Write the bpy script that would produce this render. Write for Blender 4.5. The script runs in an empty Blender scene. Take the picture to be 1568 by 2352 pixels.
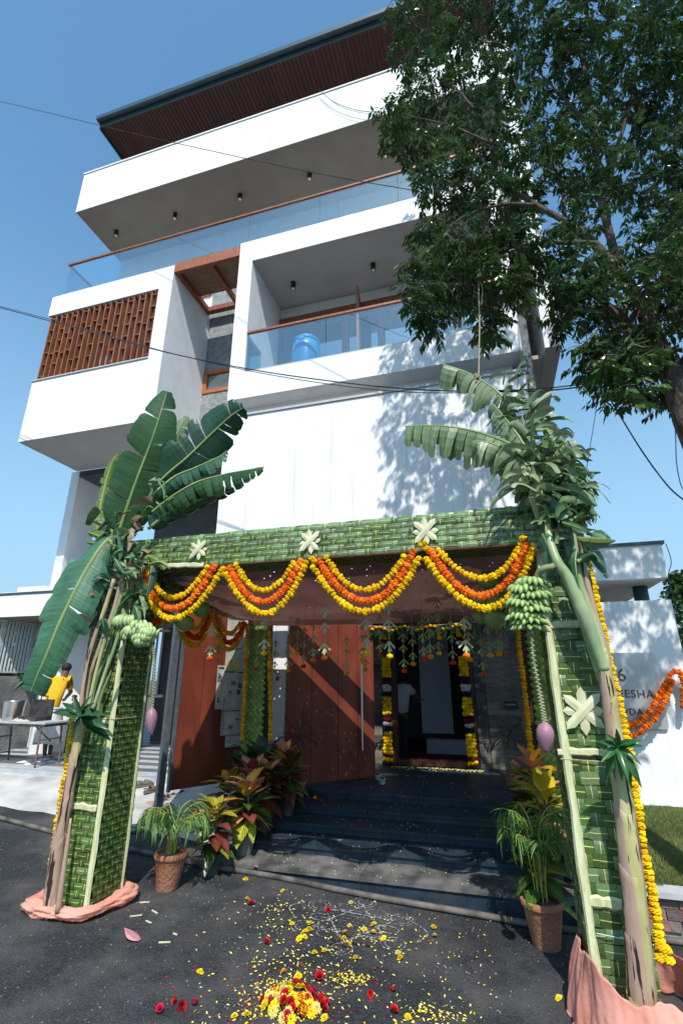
import bpy, math, random
from mathutils import Vector, Matrix, noise as mnoise
R=math.radians
scene=bpy.context.scene
COL=scene.collection
# ---------------------------------------------------------------- camera
CAMH=2.0; PITCH=R(18.96); YAW=R(16.5); FPX=1118.0; CX=784.0; CY=1176.0
cam=bpy.data.cameras.new('camera'); camo=bpy.data.objects.new('camera',cam); COL.objects.link(camo)
cam.sensor_fit='HORIZONTAL'; cam.sensor_width=24.0; cam.lens=24.0*FPX/1568.0
cam.clip_start=0.05; cam.clip_end=3000
camo.location=(0,0,CAMH); camo.rotation_euler=(math.pi/2+PITCH,0,YAW)
scene.camera=camo
scene.render.resolution_x=682; scene.render.resolution_y=1024
# ---------------------------------------------------------------- light
SUN=Vector((0.30,-1.0,1.30)).normalized()      # towards the sun
w=bpy.data.worlds.new('World'); scene.world=w; w.use_nodes=True
nt=w.node_tree; nt.nodes.clear()
sky=nt.nodes.new('ShaderNodeTexSky'); sky.sky_type='NISHITA'; sky.sun_disc=False
sky.sun_elevation=math.asin(SUN.z); sky.sun_rotation=math.atan2(SUN.x,SUN.y)
sky.altitude=0; sky.air_density=1.0; sky.dust_density=0.6; sky.ozone_density=3.0
bg=nt.nodes.new('ShaderNodeBackground'); bg.inputs['Strength'].default_value=0.15
wo=nt.nodes.new('ShaderNodeOutputWorld')
tint=nt.nodes.new('ShaderNodeMix'); tint.data_type='RGBA'; tint.blend_type='MULTIPLY'; tint.inputs[0].default_value=1.0; tint.inputs[7].default_value=(1.12,1.50,1.44,1)
nt.links.new(sky.outputs[0],tint.inputs[6]); wtc=nt.nodes.new('ShaderNodeTexCoord'); wsx=nt.nodes.new('ShaderNodeSeparateXYZ'); nt.links.new(wtc.outputs['Generated'],wsx.inputs[0])
wmr=nt.nodes.new('ShaderNodeMapRange'); wmr.interpolation_type='SMOOTHSTEP'; wmr.inputs['From Min'].default_value=-0.05; wmr.inputs['From Max'].default_value=0.78; wmr.inputs['To Min'].default_value=1.0; wmr.inputs['To Max'].default_value=0.0; nt.links.new(wsx.outputs[2],wmr.inputs[0])
haze=nt.nodes.new('ShaderNodeMix'); haze.data_type='RGBA'; nt.links.new(wmr.outputs[0],haze.inputs[0]); nt.links.new(tint.outputs[2],haze.inputs[6]); haze.inputs[7].default_value=(2.35,3.70,4.95,1)   # pale haze low over the horizon
nt.links.new(haze.outputs[2],bg.inputs[0]); nt.links.new(bg.outputs[0],wo.inputs[0])
sl=bpy.data.lights.new('sun','SUN'); sl.energy=4.3; sl.angle=R(0.5); sl.color=(1.0,0.955,0.89)
so=bpy.data.objects.new('sun',sl); COL.objects.link(so)
so.rotation_euler=SUN.to_track_quat('Z','Y').to_euler(); so.location=(3,-8,14)
vs=scene.view_settings; vs.view_transform='Standard'; vs.look='None'; vs.gamma=1.0; vs.exposure=0.22
vs.use_curve_mapping=False
scene.cycles.diffuse_bounces=2; scene.cycles.transparent_max_bounces=12
# ---------------------------------------------------------------- pixel rays -> world points at a real depth
_fw=Vector((-math.sin(YAW)*math.cos(PITCH),math.cos(YAW)*math.cos(PITCH),math.sin(PITCH)))
_rt=Vector((math.cos(YAW),math.sin(YAW),0)); _up=_rt.cross(_fw)
C0=Vector((0,0,CAMH))
def ray(x,y): return _fw+_rt*((x-CX)/FPX)-_up*((y-CY)/FPX)
def PY(x,y,Y): d=ray(x,y); return C0+d*(Y/d.y)
def PZ(x,y,Z): d=ray(x,y); return C0+d*((Z-CAMH)/d.z)
def PXX(x,y,X): d=ray(x,y); return C0+d*(X/d.x)
def PPL(x,y,p,n):
    d=ray(x,y); return C0+d*((Vector(p)-C0).dot(n)/d.dot(n))
def gz(x):                                             # street surface, falls gently to the right
    x=max(-12.0,min(12.0,x)); return -0.035*(x+0.7)
def PG(x,y,dz=0.0):                                    # pixel -> street surface
    n=Vector((0.035,0,1)); return PPL(x,y,(-0.7,0,dz),n)
# ---------------------------------------------------------------- mesh builder
class MB:
    def __init__(s): s.v=[]; s.f=[]; s.m=[]; s.uv={}; s.mi=0; s.hasuv=False
    def vert(s,p): s.v.append(tuple(p)); return len(s.v)-1
    def face(s,idx,uv=None):
        s.f.append(tuple(idx)); s.m.append(s.mi)
        if uv: s.uv[len(s.f)-1]=uv; s.hasuv=True
    def quad(s,a,b,c,d,uv=None):
        i=len(s.v); s.v+= [tuple(a),tuple(b),tuple(c),tuple(d)]; s.face((i,i+1,i+2,i+3),uv)
    def box(s,x0,x1,y0,y1,z0,z1):
        i=len(s.v)
        s.v+=[(x0,y0,z0),(x1,y0,z0),(x1,y1,z0),(x0,y1,z0),(x0,y0,z1),(x1,y0,z1),(x1,y1,z1),(x0,y1,z1)]
        for q in ((0,3,2,1),(4,5,6,7),(0,1,5,4),(1,2,6,5),(2,3,7,6),(3,0,4,7)): s.face([i+k for k in q])
        return s
    def obox(s,c,ax,ay,az):
        c=Vector(c); ax=Vector(ax); ay=Vector(ay); az=Vector(az); i=len(s.v)
        for dz in (-1,1):
            for dx,dy in ((-1,-1),(1,-1),(1,1),(-1,1)): s.v.append(tuple(c+ax*dx+ay*dy+az*dz))
        for q in ((0,3,2,1),(4,5,6,7),(0,1,5,4),(1,2,6,5),(2,3,7,6),(3,0,4,7)): s.face([i+k for k in q])
        return s
    def prism(s,poly,z0,z1):
        i=len(s.v); n=len(poly)
        s.v+=[(x,y,z0) for x,y in poly]+[(x,y,z1) for x,y in poly]
        s.face([i+n-1-k for k in range(n)]); s.face([i+n+k for k in range(n)])
        for k in range(n): s.face((i+k,i+(k+1)%n,i+n+(k+1)%n,i+n+k))
        return s
    def tube(s,pts,rad,n=8,cap=True,flat=1.0):
        pts=[Vector(p) for p in pts]; i0=len(s.v); ref=None
        for k,p in enumerate(pts):
            if k==0: t=pts[1]-p
            elif k==len(pts)-1: t=p-pts[k-1]
            else: t=pts[k+1]-pts[k-1]
            t=t.normalized() if t.length>1e-9 else Vector((0,0,1))
            if ref is None: ref=Vector((0,0,1)) if abs(t.z)<0.9 else Vector((1,0,0))
            a=(ref-t*ref.dot(t)).normalized(); ref=a; b=t.cross(a)
            r=rad[k] if isinstance(rad,(list,tuple)) else rad
            for j in range(n):
                th=2*math.pi*j/n; s.v.append(tuple(p+a*math.cos(th)*r*flat+b*math.sin(th)*r))
        for k in range(len(pts)-1):
            for j in range(n):
                a=i0+k*n+j; b=i0+k*n+(j+1)%n; s.face((a,b,b+n,a+n))
        if cap:
            s.face([i0+n-1-j for j in range(n)]); e=i0+(len(pts)-1)*n; s.face([e+j for j in range(n)])
        return s
    def lathe(s,prof,c=(0,0,0),n=20,sx=1,sy=1,lean=(0,0)):
        c=Vector(c); i0=len(s.v)
        for r,z in prof:
            for j in range(n):
                th=2*math.pi*j/n; s.v.append((c.x+math.cos(th)*r*sx+lean[0]*z,c.y+math.sin(th)*r*sy+lean[1]*z,c.z+z))
        for k in range(len(prof)-1):
            for j in range(n):
                a=i0+k*n+j; b=i0+k*n+(j+1)%n; s.face((a,b,b+n,a+n))
        s.face([i0+n-1-j for j in range(n)]); e=i0+(len(prof)-1)*n; s.face([e+j for j in range(n)])
        return s
    def grid(s,fn,nu,nv,uv=False):
        i0=len(s.v)
        for a in range(nu+1):
            for b in range(nv+1): s.v.append(tuple(fn(a/nu,b/nv)))
        for a in range(nu):
            for b in range(nv):
                q=(i0+a*(nv+1)+b,i0+(a+1)*(nv+1)+b,i0+(a+1)*(nv+1)+b+1,i0+a*(nv+1)+b+1)
                s.face(q,[(a/nu,b/nv),((a+1)/nu,b/nv),((a+1)/nu,(b+1)/nv),(a/nu,(b+1)/nv)] if uv else None)
        return s
    def blob(s,c,rx,ry,rz,nu=10,nv=7,jit=0.0,rng=random):
        c=Vector(c); i0=len(s.v); s.v.append((c.x,c.y,c.z-rz))
        for a in range(1,nv):
            ph=math.pi*a/nv-math.pi/2
            for b in range(nu):
                th=2*math.pi*(b+0.5*(a%2))/nu; k=1+jit*rng.uniform(-1,1)
                s.v.append((c.x+math.cos(ph)*math.cos(th)*rx*k,c.y+math.cos(ph)*math.sin(th)*ry*k,c.z+math.sin(ph)*rz*k))
        s.v.append((c.x,c.y,c.z+rz)); e=len(s.v)-1
        for b in range(nu): s.face((i0,i0+1+(b+1)%nu,i0+1+b)); s.face((e,e-nu+b,e-nu+(b+1)%nu))
        for a in range(nv-2):
            for b in range(nu):
                p=i0+1+a*nu+b; q=i0+1+a*nu+(b+1)%nu; s.face((p,q,q+nu,p+nu))
        return s
    def mesh(s,name,mats,off=None,smooth=False):
        me=bpy.data.meshes.new(name)
        v=s.v if off is None else [(a-off[0],b-off[1],c-off[2]) for a,b,c in s.v]
        me.from_pydata(v,[],s.f)
        if not isinstance(mats,(list,tuple)): mats=[mats]
        for m in mats: me.materials.append(m)
        if len(mats)>1: me.polygons.foreach_set('material_index',s.m)
        if smooth: me.polygons.foreach_set('use_smooth',[True]*len(s.f))
        if s.hasuv:
            ul=me.uv_layers.new(name='UVMap'); li=0
            for fi,f in enumerate(s.f):
                u=s.uv.get(fi)
                for k in range(len(f)):
                    if u: ul.data[li].uv=u[k]
                    li+=1
        me.update(); return me
    def build(s,name,mats,parent=None,smooth=False,kind=None,loc=None):
        """world-space vertices -> object (child of an unrotated Empty, or top level)"""
        off=None
        if parent is not None: off=parent['_w']
        elif loc is not None: off=loc
        if parent is not None and loc is not None: off=loc
        me=s.mesh(name,mats,off,smooth); o=bpy.data.objects.new(name,me); COL.objects.link(o)
        if parent is not None:
            o.parent=parent
            if loc is not None: o.location=Vector(loc)-Vector(parent['_w'])
        elif loc is not None: o.location=loc
        o['_w']=tuple(off) if off is not None else (0,0,0)
        if kind: o['kind']=kind
        return o
def thing(name,label,cat,loc=(0,0,0),group=None):
    o=bpy.data.objects.new(name,None); COL.objects.link(o); o.location=loc; o.empty_display_size=0.1
    o['_w']=tuple(loc); o['label']=label; o['category']=cat
    if group: o['group']=group
    return o
def tag(o,label,cat,group=None):
    o['label']=label; o['category']=cat
    if group: o['group']=group
    return o
def inst(me,name,p,parent=None,M=None,label=None):
    """shared-mesh object; p world location, M 3x3 orientation/scale"""
    o=bpy.data.objects.new(name,me); COL.objects.link(o)
    p=Vector(p)
    if parent is not None: o.parent=parent; p=p-Vector(parent['_w'])
    m=(M if M is not None else Matrix.Identity(3)).to_4x4(); m.translation=p; o.matrix_local=m
    o['_w']=(0,0,0)
    if label: o['label']=label
    return o
def basis(z,x=None):
    """matrix whose Z axis is z, X axis near x"""
    z=Vector(z).normalized(); x=Vector(x) if x is not None else Vector((1,0,0))
    if abs(x.normalized().dot(z))>0.98: x=Vector((0,1,0))
    x=(x-z*x.dot(z)).normalized(); y=z.cross(x)
    return Matrix((x,y,z)).transposed()
def rotm(rng,k=math.pi): 
    return Matrix.Rotation(rng.uniform(-k,k),3,'Z')@Matrix.Rotation(rng.uniform(-k,k),3,'X')
def spl(pts,n):
    """Catmull-Rom through pts, n samples per span"""
    P=[Vector(p) for p in pts]; P=[P[0]*2-P[1]]+P+[P[-1]*2-P[-2]]; out=[]
    for i in range(1,len(P)-2):
        for k in range(n):
            t=k/n; a,b,c,d=P[i-1:i+3]
            out.append(0.5*((2*b)+(c-a)*t+(2*a-5*b+4*c-d)*t*t+(3*b-a-3*c+d)*t**3))
    out.append(P[-2]); return out
# ---------------------------------------------------------------- materials
def mat(name,c1,c2=None,scale=8,rough=0.7,bump=0.0,bscale=None,spec=0.4,metal=0.0,rnd=0.0,detail=4,
        trans=0.0,stretch=None,contrast=(0.35,0.65),c3=None,s3=2.0,t3=(0.55,0.7),sheen=0,coat=0):
    m=bpy.data.materials.new(name); m.use_nodes=True; t=m.node_tree; N=t.nodes; L=t.links
    b=N['Principled BSDF']; b.inputs['Roughness'].default_value=rough; b.inputs['Metallic'].default_value=metal
    b.inputs['Specular IOR Level'].default_value=spec
    if coat: b.inputs['Coat Weight'].default_value=coat; b.inputs['Coat Roughness'].default_value=0.15
    tc=N.new('ShaderNodeTexCoord'); vec=tc.outputs['Object']
    if stretch:
        mp=N.new('ShaderNodeMapping'); mp.inputs['Scale'].default_value=stretch; L.new(vec,mp.inputs[0]); vec=mp.outputs[0]
    if c2 is None: c2=c1
    nz=N.new('ShaderNodeTexNoise'); nz.inputs['Scale'].default_value=scale; nz.inputs['Detail'].default_value=detail
    L.new(vec,nz.inputs['Vector'])
    cr=N.new('ShaderNodeValToRGB'); cr.color_ramp.elements[0].position=contrast[0]; cr.color_ramp.elements[1].position=contrast[1]
    cr.color_ramp.elements[0].color=(*c1,1); cr.color_ramp.elements[1].color=(*c2,1)
    L.new(nz.outputs[0],cr.inputs[0]); out=cr.outputs[0]
    if c3 is not None:
        n3=N.new('ShaderNodeTexNoise'); n3.inputs['Scale'].default_value=s3; n3.inputs['Detail'].default_value=5; L.new(vec,n3.inputs['Vector'])
        r3=N.new('ShaderNodeValToRGB'); r3.color_ramp.elements[0].position=t3[0]; r3.color_ramp.elements[1].position=t3[1]
        L.new(n3.outputs[0],r3.inputs[0]); mx=N.new('ShaderNodeMix'); mx.data_type='RGBA'
        L.new(r3.outputs[0],mx.inputs[0]); L.new(out,mx.inputs[6]); mx.inputs[7].default_value=(*c3,1); out=mx.outputs[2]
    if rnd:
        oi=N.new('ShaderNodeObjectInfo'); hs=N.new('ShaderNodeHueSaturation')
        mr=N.new('ShaderNodeMapRange'); mr.inputs['To Min'].default_value=1-rnd; mr.inputs['To Max'].default_value=1+rnd
        L.new(oi.outputs['Random'],mr.inputs[0]); L.new(mr.outputs[0],hs.inputs['Value'])
        m2=N.new('ShaderNodeMath'); m2.operation='MULTIPLY_ADD'; m2.inputs[1].default_value=rnd*0.10; m2.inputs[2].default_value=0.5-rnd*0.05
        f=N.new('ShaderNodeMath'); f.operation='FRACT'; g=N.new('ShaderNodeMath'); g.operation='MULTIPLY'; g.inputs[1].default_value=7.13
        L.new(oi.outputs['Random'],g.inputs[0]); L.new(g.outputs[0],f.inputs[0]); L.new(f.outputs[0],m2.inputs[0]); L.new(m2.outputs[0],hs.inputs['Hue'])
        L.new(out,hs.inputs['Color']); out=hs.outputs[0]
    L.new(out,b.inputs['Base Color'])
    if bump:
        nb=N.new('ShaderNodeTexNoise'); nb.inputs['Scale'].default_value=bscale or scale*3; nb.inputs['Detail'].default_value=5
        L.new(vec,nb.inputs['Vector']); bp=N.new('ShaderNodeBump'); bp.inputs['Strength'].default_value=bump
        bp.inputs['Distance'].default_value=0.02; L.new(nb.outputs[0],bp.inputs['Height']); L.new(bp.outputs[0],b.inputs['Normal'])
    if trans:
        tr=N.new('ShaderNodeBsdfTranslucent'); L.new(out,tr.inputs[0]); ms=N.new('ShaderNodeMixShader'); ms.inputs[0].default_value=trans
        L.new(b.outputs[0],ms.inputs[1]); L.new(tr.outputs[0],ms.inputs[2]); L.new(ms.outputs[0],N['Material Output'].inputs[0])
    m['out']=1
    return m
def nodes(m): return m.node_tree.nodes,m.node_tree.links,m.node_tree.nodes['Principled BSDF']
rng=random.Random(5)
M={}
M['white']=mat('white_render',(0.80,0.80,0.80),(0.86,0.86,0.855),scale=3,rough=0.85,bump=0.25,bscale=90,spec=0.2,c3=(0.70,0.71,0.72),s3=0.9,t3=(0.58,0.85))
def streaks(m,col,amt,sx=3.0):
    """thin vertical water marks and fine cracks"""
    N,L,b=nodes(m); src=b.inputs['Base Color'].links[0].from_socket
    tc=N.new('ShaderNodeTexCoord'); mp=N.new('ShaderNodeMapping'); mp.inputs['Scale'].default_value=(sx,sx,0.06); L.new(tc.outputs['Object'],mp.inputs[0])
    n=N.new('ShaderNodeTexNoise'); n.inputs['Scale'].default_value=6; n.inputs['Detail'].default_value=3; L.new(mp.outputs[0],n.inputs['Vector'])
    r=N.new('ShaderNodeValToRGB'); r.color_ramp.elements[0].position=0.60; r.color_ramp.elements[1].position=0.72
    r.color_ramp.elements[1].color=(amt,amt,amt,1); r.color_ramp.elements[0].color=(0,0,0,1); L.new(n.outputs[0],r.inputs[0])
    x=N.new('ShaderNodeMix'); x.data_type='RGBA'; L.new(r.outputs[0],x.inputs[0]); L.new(src,x.inputs[6]); x.inputs[7].default_value=(*col,1); L.new(x.outputs[2],b.inputs['Base Color'])
streaks(M['white'],(0.56,0.56,0.545),0.6)
M['darkwood']=mat('dark_polished_teak',(0.055,0.018,0.009),(0.095,0.030,0.014),scale=5,rough=0.4,stretch=(6,6,0.8),spec=0.4)
M['soffit']=mat('shaded_tan_soffit',(0.27,0.235,0.20),(0.30,0.265,0.23),scale=2,rough=0.9,spec=0.15,bump=0.08,bscale=60)  # tan paint darkened, so the underside shade sits in its colour
M['soffit2']=mat('light_shaded_soffit',(0.40,0.385,0.37),(0.44,0.425,0.41),scale=2,rough=0.9,spec=0.15)  # same, with weaker underside shade in the colour
M['greywall']=mat('grey_textured_stone_cladding',(0.20,0.22,0.23),(0.33,0.34,0.34),scale=9,rough=0.8,bump=0.7,bscale=22,spec=0.25,detail=8)
M['slate']=mat('dark_slate',(0.09,0.10,0.11),(0.17,0.18,0.19),scale=14,rough=0.7,bump=0.5,detail=7)
M['shadegrey']=mat('interior_shade_grey',(0.085,0.085,0.09),(0.115,0.115,0.12),scale=2,rough=0.85,spec=0.2)  # interior shade put into a dark grey wall colour
M['capgrey']=mat('grey_coping_metal',(0.42,0.43,0.44),(0.5,0.5,0.5),scale=10,rough=0.5)
M['wood']=mat('stained_teak',(0.23,0.075,0.030),(0.36,0.13,0.055),scale=5,rough=0.45,stretch=(6,6,0.8),spec=0.45,bump=0.1,rnd=0.12)
M['woodorange']=mat('orange_teak_window_frame',(0.42,0.12,0.035),(0.52,0.17,0.055),scale=5,rough=0.4,stretch=(2,6,6),spec=0.45)
M['ply']=mat('plywood_sheet',(0.23,0.13,0.075),(0.34,0.20,0.115),scale=3,rough=0.7,stretch=(1,5,1),detail=7,c3=(0.17,0.10,0.06),s3=4)
M['soffwood']=mat('dark_red_soffit_board',(0.055,0.018,0.014),(0.085,0.028,0.020),scale=6,rough=0.55,stretch=(8,1,1),rnd=0.18)
M['gutter']=mat('dark_teal_roof_sheet',(0.020,0.055,0.070),(0.030,0.075,0.095),scale=5,rough=0.35,spec=0.6)
M['black']=mat('black_metal',(0.012,0.012,0.013),(0.02,0.02,0.02),rough=0.4,spec=0.5)
M['steel']=mat('brushed_steel',(0.45,0.46,0.47),(0.6,0.6,0.6),scale=20,rough=0.28,metal=1.0,stretch=(1,1,12))
M['greysteel']=mat('grey_painted_steel',(0.085,0.10,0.115),(0.14,0.155,0.17),scale=12,rough=0.4,metal=0.3,spec=0.5,bump=0.1)
M['darksteel']=mat('dark_scratched_steel',(0.04,0.04,0.045),(0.10,0.09,0.085),scale=10,rough=0.5,metal=0.4)
M['fencesteel']=mat('pale_grey_fence_paint',(0.66,0.68,0.68),(0.76,0.77,0.76),scale=6,rough=0.45)
M['redgate']=mat('red_oxide_gate_sheet',(0.135,0.027,0.014),(0.235,0.052,0.024),scale=3,rough=0.42,spec=0.35,detail=6,stretch=(1,1,0.5),c3=(0.12,0.026,0.014),s3=1.2)
M['asphalt']=None
M['concrete']=mat('dusty_concrete',(0.40,0.39,0.37),(0.56,0.55,0.52),scale=2.2,rough=0.9,bump=0.35,bscale=40,detail=8,c3=(0.26,0.26,0.25),s3=1.3,t3=(0.5,0.75))
M['plaster']=mat('rough_cement_plaster',(0.22,0.215,0.205),(0.38,0.37,0.35),scale=3,rough=0.95,bump=0.8,bscale=25,detail=9,c3=(0.13,0.13,0.125),s3=1.6,t3=(0.48,0.7))
M['bandlight']=mat('light_grey_paving_stone',(0.36,0.37,0.38),(0.46,0.47,0.48),scale=5,rough=0.6,detail=7)
M['banddark']=mat('dark_grey_paving_stone',(0.10,0.11,0.12),(0.15,0.16,0.17),scale=5,rough=0.55,detail=7)
M['redcloth']=mat('orange_red_cloth',(0.5,0.06,0.02),rough=0.8)
def glassmat(name,tint,base,gain,rough=0.0,spec=(0.95,0.98,1)):
    m=bpy.data.materials.new(name); m.use_nodes=True; N=m.node_tree.nodes; L=m.node_tree.links; N.remove(N['Principled BSDF'])
    t=N.new('ShaderNodeBsdfTransparent'); t.inputs[0].default_value=(*tint,1)
    g=N.new('ShaderNodeBsdfGlossy'); g.inputs['Roughness'].default_value=rough; g.inputs[0].default_value=(*spec,1)
    f=N.new('ShaderNodeLayerWeight'); f.inputs[0].default_value=0.5
    p=N.new('ShaderNodeMath'); p.operation='POWER'; p.inputs[1].default_value=3; L.new(f.outputs['Facing'],p.inputs[0])
    q=N.new('ShaderNodeMath'); q.operation='MULTIPLY_ADD'; q.inputs[1].default_value=gain; q.inputs[2].default_value=base; L.new(p.outputs[0],q.inputs[0])
    x=N.new('ShaderNodeMixShader'); L.new(q.outputs[0],x.inputs[0]); L.new(t.outputs[0],x.inputs[1]); L.new(g.outputs[0],x.inputs[2])
    L.new(x.outputs[0],N['Material Output'].inputs[0]); return m
M['glass']=glassmat('balustrade_glass',(0.84,0.93,0.96),0.13,0.8)
M['winglass']=glassmat('window_glass',(0.45,0.52,0.56),0.28,0.6)
# ---- asphalt
def asphalt():
    m=mat('fresh_asphalt',(0.015,0.017,0.021),(0.044,0.046,0.052),scale=55,rough=0.8,bump=0.9,bscale=110,detail=6,contrast=(0.38,0.62),spec=0.35)
    N,L,b=nodes(m); src=b.inputs['Base Color'].links[0].from_socket; tc=N.new('ShaderNodeTexCoord')
    n=N.new('ShaderNodeTexNoise'); n.inputs['Scale'].default_value=1.1; n.inputs['Detail'].default_value=7; n.inputs['Roughness'].default_value=0.65; L.new(tc.outputs['Object'],n.inputs['Vector'])
    r=N.new('ShaderNodeValToRGB'); r.color_ramp.elements[0].position=0.42; r.color_ramp.elements[1].position=0.66
    r.color_ramp.elements[0].color=(0,0,0,1); r.color_ramp.elements[1].color=(0.62,0.62,0.62,1); L.new(n.outputs[0],r.inputs[0])
    x=N.new('ShaderNodeMix'); x.data_type='RGBA'; L.new(r.outputs[0],x.inputs[0]); L.new(src,x.inputs[6]); x.inputs[7].default_value=(0.145,0.137,0.126,1)
    v=N.new('ShaderNodeTexVoronoi'); v.inputs['Scale'].default_value=75; L.new(tc.outputs['Object'],v.inputs['Vector'])
    r2=N.new('ShaderNodeValToRGB'); r2.color_ramp.elements[0].position=0.05; r2.color_ramp.elements[1].position=0.22; r2.color_ramp.elements[0].color=(1,1,1,1); r2.color_ramp.elements[1].color=(0,0,0,1); L.new(v.outputs['Distance'],r2.inputs[0])
    sp=N.new('ShaderNodeSeparateColor'); L.new(v.outputs['Color'],sp.inputs[0]); gt=N.new('ShaderNodeMath'); gt.operation='GREATER_THAN'; gt.inputs[1].default_value=0.62; L.new(sp.outputs[0],gt.inputs[0])
    mu=N.new('ShaderNodeMath'); mu.operation='MULTIPLY'; L.new(r2.outputs[0],mu.inputs[0]); L.new(gt.outputs[0],mu.inputs[1])
    y=N.new('ShaderNodeMix'); y.data_type='RGBA'; L.new(mu.outputs[0],y.inputs[0]); L.new(x.outputs[2],y.inputs[6]); y.inputs[7].default_value=(0.24,0.235,0.225,1)
    L.new(y.outputs[2],b.inputs['Base Color']); return m
M['asphalt']=asphalt()
M['granite']=mat('worn_black_granite',(0.010,0.022,0.034),(0.022,0.042,0.060),scale=7,rough=0.5,spec=0.35,bump=0.15,bscale=60,detail=8,c3=(0.045,0.05,0.055),s3=2.6,t3=(0.53,0.82),rnd=0.12)
streaks(M['granite'],(0.10,0.10,0.10),0.4,5)
M['dust']=mat('dusty_first_step',(0.050,0.052,0.054),(0.17,0.165,0.155),scale=5,rough=0.7,spec=0.35,bump=0.2,bscale=70,detail=10,rnd=0.1)
M['earth']=mat('earth',(0.10,0.08,0.06),(0.15,0.12,0.09),scale=4,rough=0.95)
# ================================================================= GROUND
def sheet(name,x0,x1,y0,y1,zf,nx,ny,m,**k):
    b=MB(); b.grid(lambda u,v:(x0+(x1-x0)*u,y0+(y1-y0)*v,zf(x0+(x1-x0)*u,y0+(y1-y0)*v)),nx,ny); return b.build(name,m,**k)
sheet('ground',-900,900,-900,900,lambda x,y:-0.9 if abs(x)<800 else -0.9,6,6,M['earth'],kind='structure')
sheet('road',-40,40,-30,5.56,lambda x,y:gz(x)+0.012*mnoise.noise(Vector((x*0.6,y*0.6,0))),160,90,M['asphalt'],kind='structure')
# road carries on beside the steps, left part reaches the concrete apron
APY=6.35
sheet('road_margin',-40,-3.06,5.56,6.75,lambda x,y:gz(x)+0.012*mnoise.noise(Vector((x*0.6,y*0.6,0)))+0.0,90,8,M['asphalt'],kind='structure')
def apz(x,y):
    t=(y-6.3)/1.4; return gz(x)+0.004+(0.375-gz(x))*max(0,min(1,t))*0.98
def apron():
    b=MB(); n=60
    for i in range(n):
        xa=-14+(14-3.08)*i/n; xb=-14+(14-3.08)*(i+1)/n
        for j in range(10):
            def pt(x,t):
                ys=6.42+0.10*mnoise.noise(Vector((x*1.7,3,0)))+0.05*mnoise.noise(Vector((x*6,7,0))) -(0.25 if x>-5 else 0)*min(1,(x+5)/1.5)
                y=ys+(7.72-ys)*t; z0=gz(x)+0.003
                return (x,y,z0+(0.385-z0)*t+0.02*min(1,t*8)+0.006*mnoise.noise(Vector((x*3,y*3,1))))
            b.quad(pt(xa,j/10),pt(xb,j/10),pt(xb,(j+1)/10),pt(xa,(j+1)/10))
    return b.build('concrete_apron',M['concrete'],kind='structure')
apron()
b=MB(); b.box(-16,-3.1,7.72,16,-0.9,0.485); b.build('yard_floor',M['banddark'],kind='structure')
yardtop=thing('yard_paving','','',(-9,7.7,0.485)); del yardtop['label']; del yardtop['category']; yardtop['kind']='structure'
for i in range(17):                                     # alternating light and dark stone bands
    y0=7.70+i*0.27
    for (xa,xb) in ((-16,-11.0),(-11.0,-9.0),(-9.0,-7.0),(-7.0,-5.1),(-5.1,-3.12)):
        b=MB(); b.box(xa+0.004,xb-0.004,y0+(0 if i else -0.015),y0+0.262,0.487,0.505+0.002*(i%2)); b.build('paving_stone',M['bandlight'] if i%2==0 else M['banddark'],yardtop)
b=MB(); b.box(-16,-3.1,7.69,7.715,0.30,0.485); b.build('yard_edge',M['bandlight'],kind='structure')
# ---- entrance steps
st=thing('entrance_steps','','',(-1.2,5.56,0)); del st['label']; del st['category']; st['kind']='structure'
SX0,SX1=-3.04,0.72
SY=[5.56,6.02,6.47,6.90,7.38]; SZ=[0.145,0.240,0.335,0.425,0.52]
for k in range(5):
    y0=SY[k]; y1=SY[k+1] if k<4 else 7.97; z1=SZ[k]; zl=(SZ[k-1] if k else -0.9)
    xs=[SX0,(-1.45,-1.30,-0.9,-1.7,-1.1)[k],SX1]
    m=M['dust'] if k==0 else M['granite']
    for a,c in zip(xs[:-1],xs[1:]):
        b=MB(); b.box(a+0.003,c-0.003,y0-0.025,y1+0.02,z1-0.032,z1+rng.uniform(-0.001,0.001)); b.build('tread_slab',m,st)
        b=MB(); b.box(a+0.003,c-0.003,y0,y0+0.03,zl-0.3 if k==0 else zl-0.0,z1-0.033); b.build('riser_slab',M['granite'],st)
b=MB(); b.box(SX0+0.01,SX1-0.01,5.60,7.9,-0.9,0.10); b.box(SX0+0.02,SX1-0.02,6.06,7.9,0.10,0.2); b.box(SX0+0.02,SX1-0.02,6.52,7.9,0.2,0.30); b.box(SX0+0.02,SX1-0.02,6.95,7.9,0.30,0.39); b.build('step_core',M['granite'],st)
# ---- platform
pf=thing('entrance_platform','','',(-1.2,8,0.5)); del pf['label']; del pf['category']; pf['kind']='structure'
for i,xa in enumerate((-3.06,-2.1,-1.15,-0.2)):
    for j,(ya,yb) in enumerate(((7.975,8.9),(8.905,9.95))):
        b=MB(); b.box(xa,xa+0.945 if i<3 else 1.3,ya,yb,0.45,0.518-0.001*((i+j)%2)); b.build('floor_slab',M['granite'],pf)
b=MB(); b.box(-3.06,1.3,7.9,9.95,-0.9,0.449); b.build('platform_core',M['granite'],pf)
b=MB(); b.box(0.725,0.86,5.5,9.9,-0.9,0.56); sw=b.build('step_side_wall',M['concrete'],kind='structure')
# ================================================================= HOUSE
house=thing('modern_house','tall white modern house with cantilevered balconies, glass railings and dark red flat roof','house',(-3,9,0.5))
def hb(name,m,*bx,parent=house,**k):
    b=MB()
    for q in bx: b.box(*q)
    return b.build(name,m,parent,**k)
W=M['white']
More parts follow.
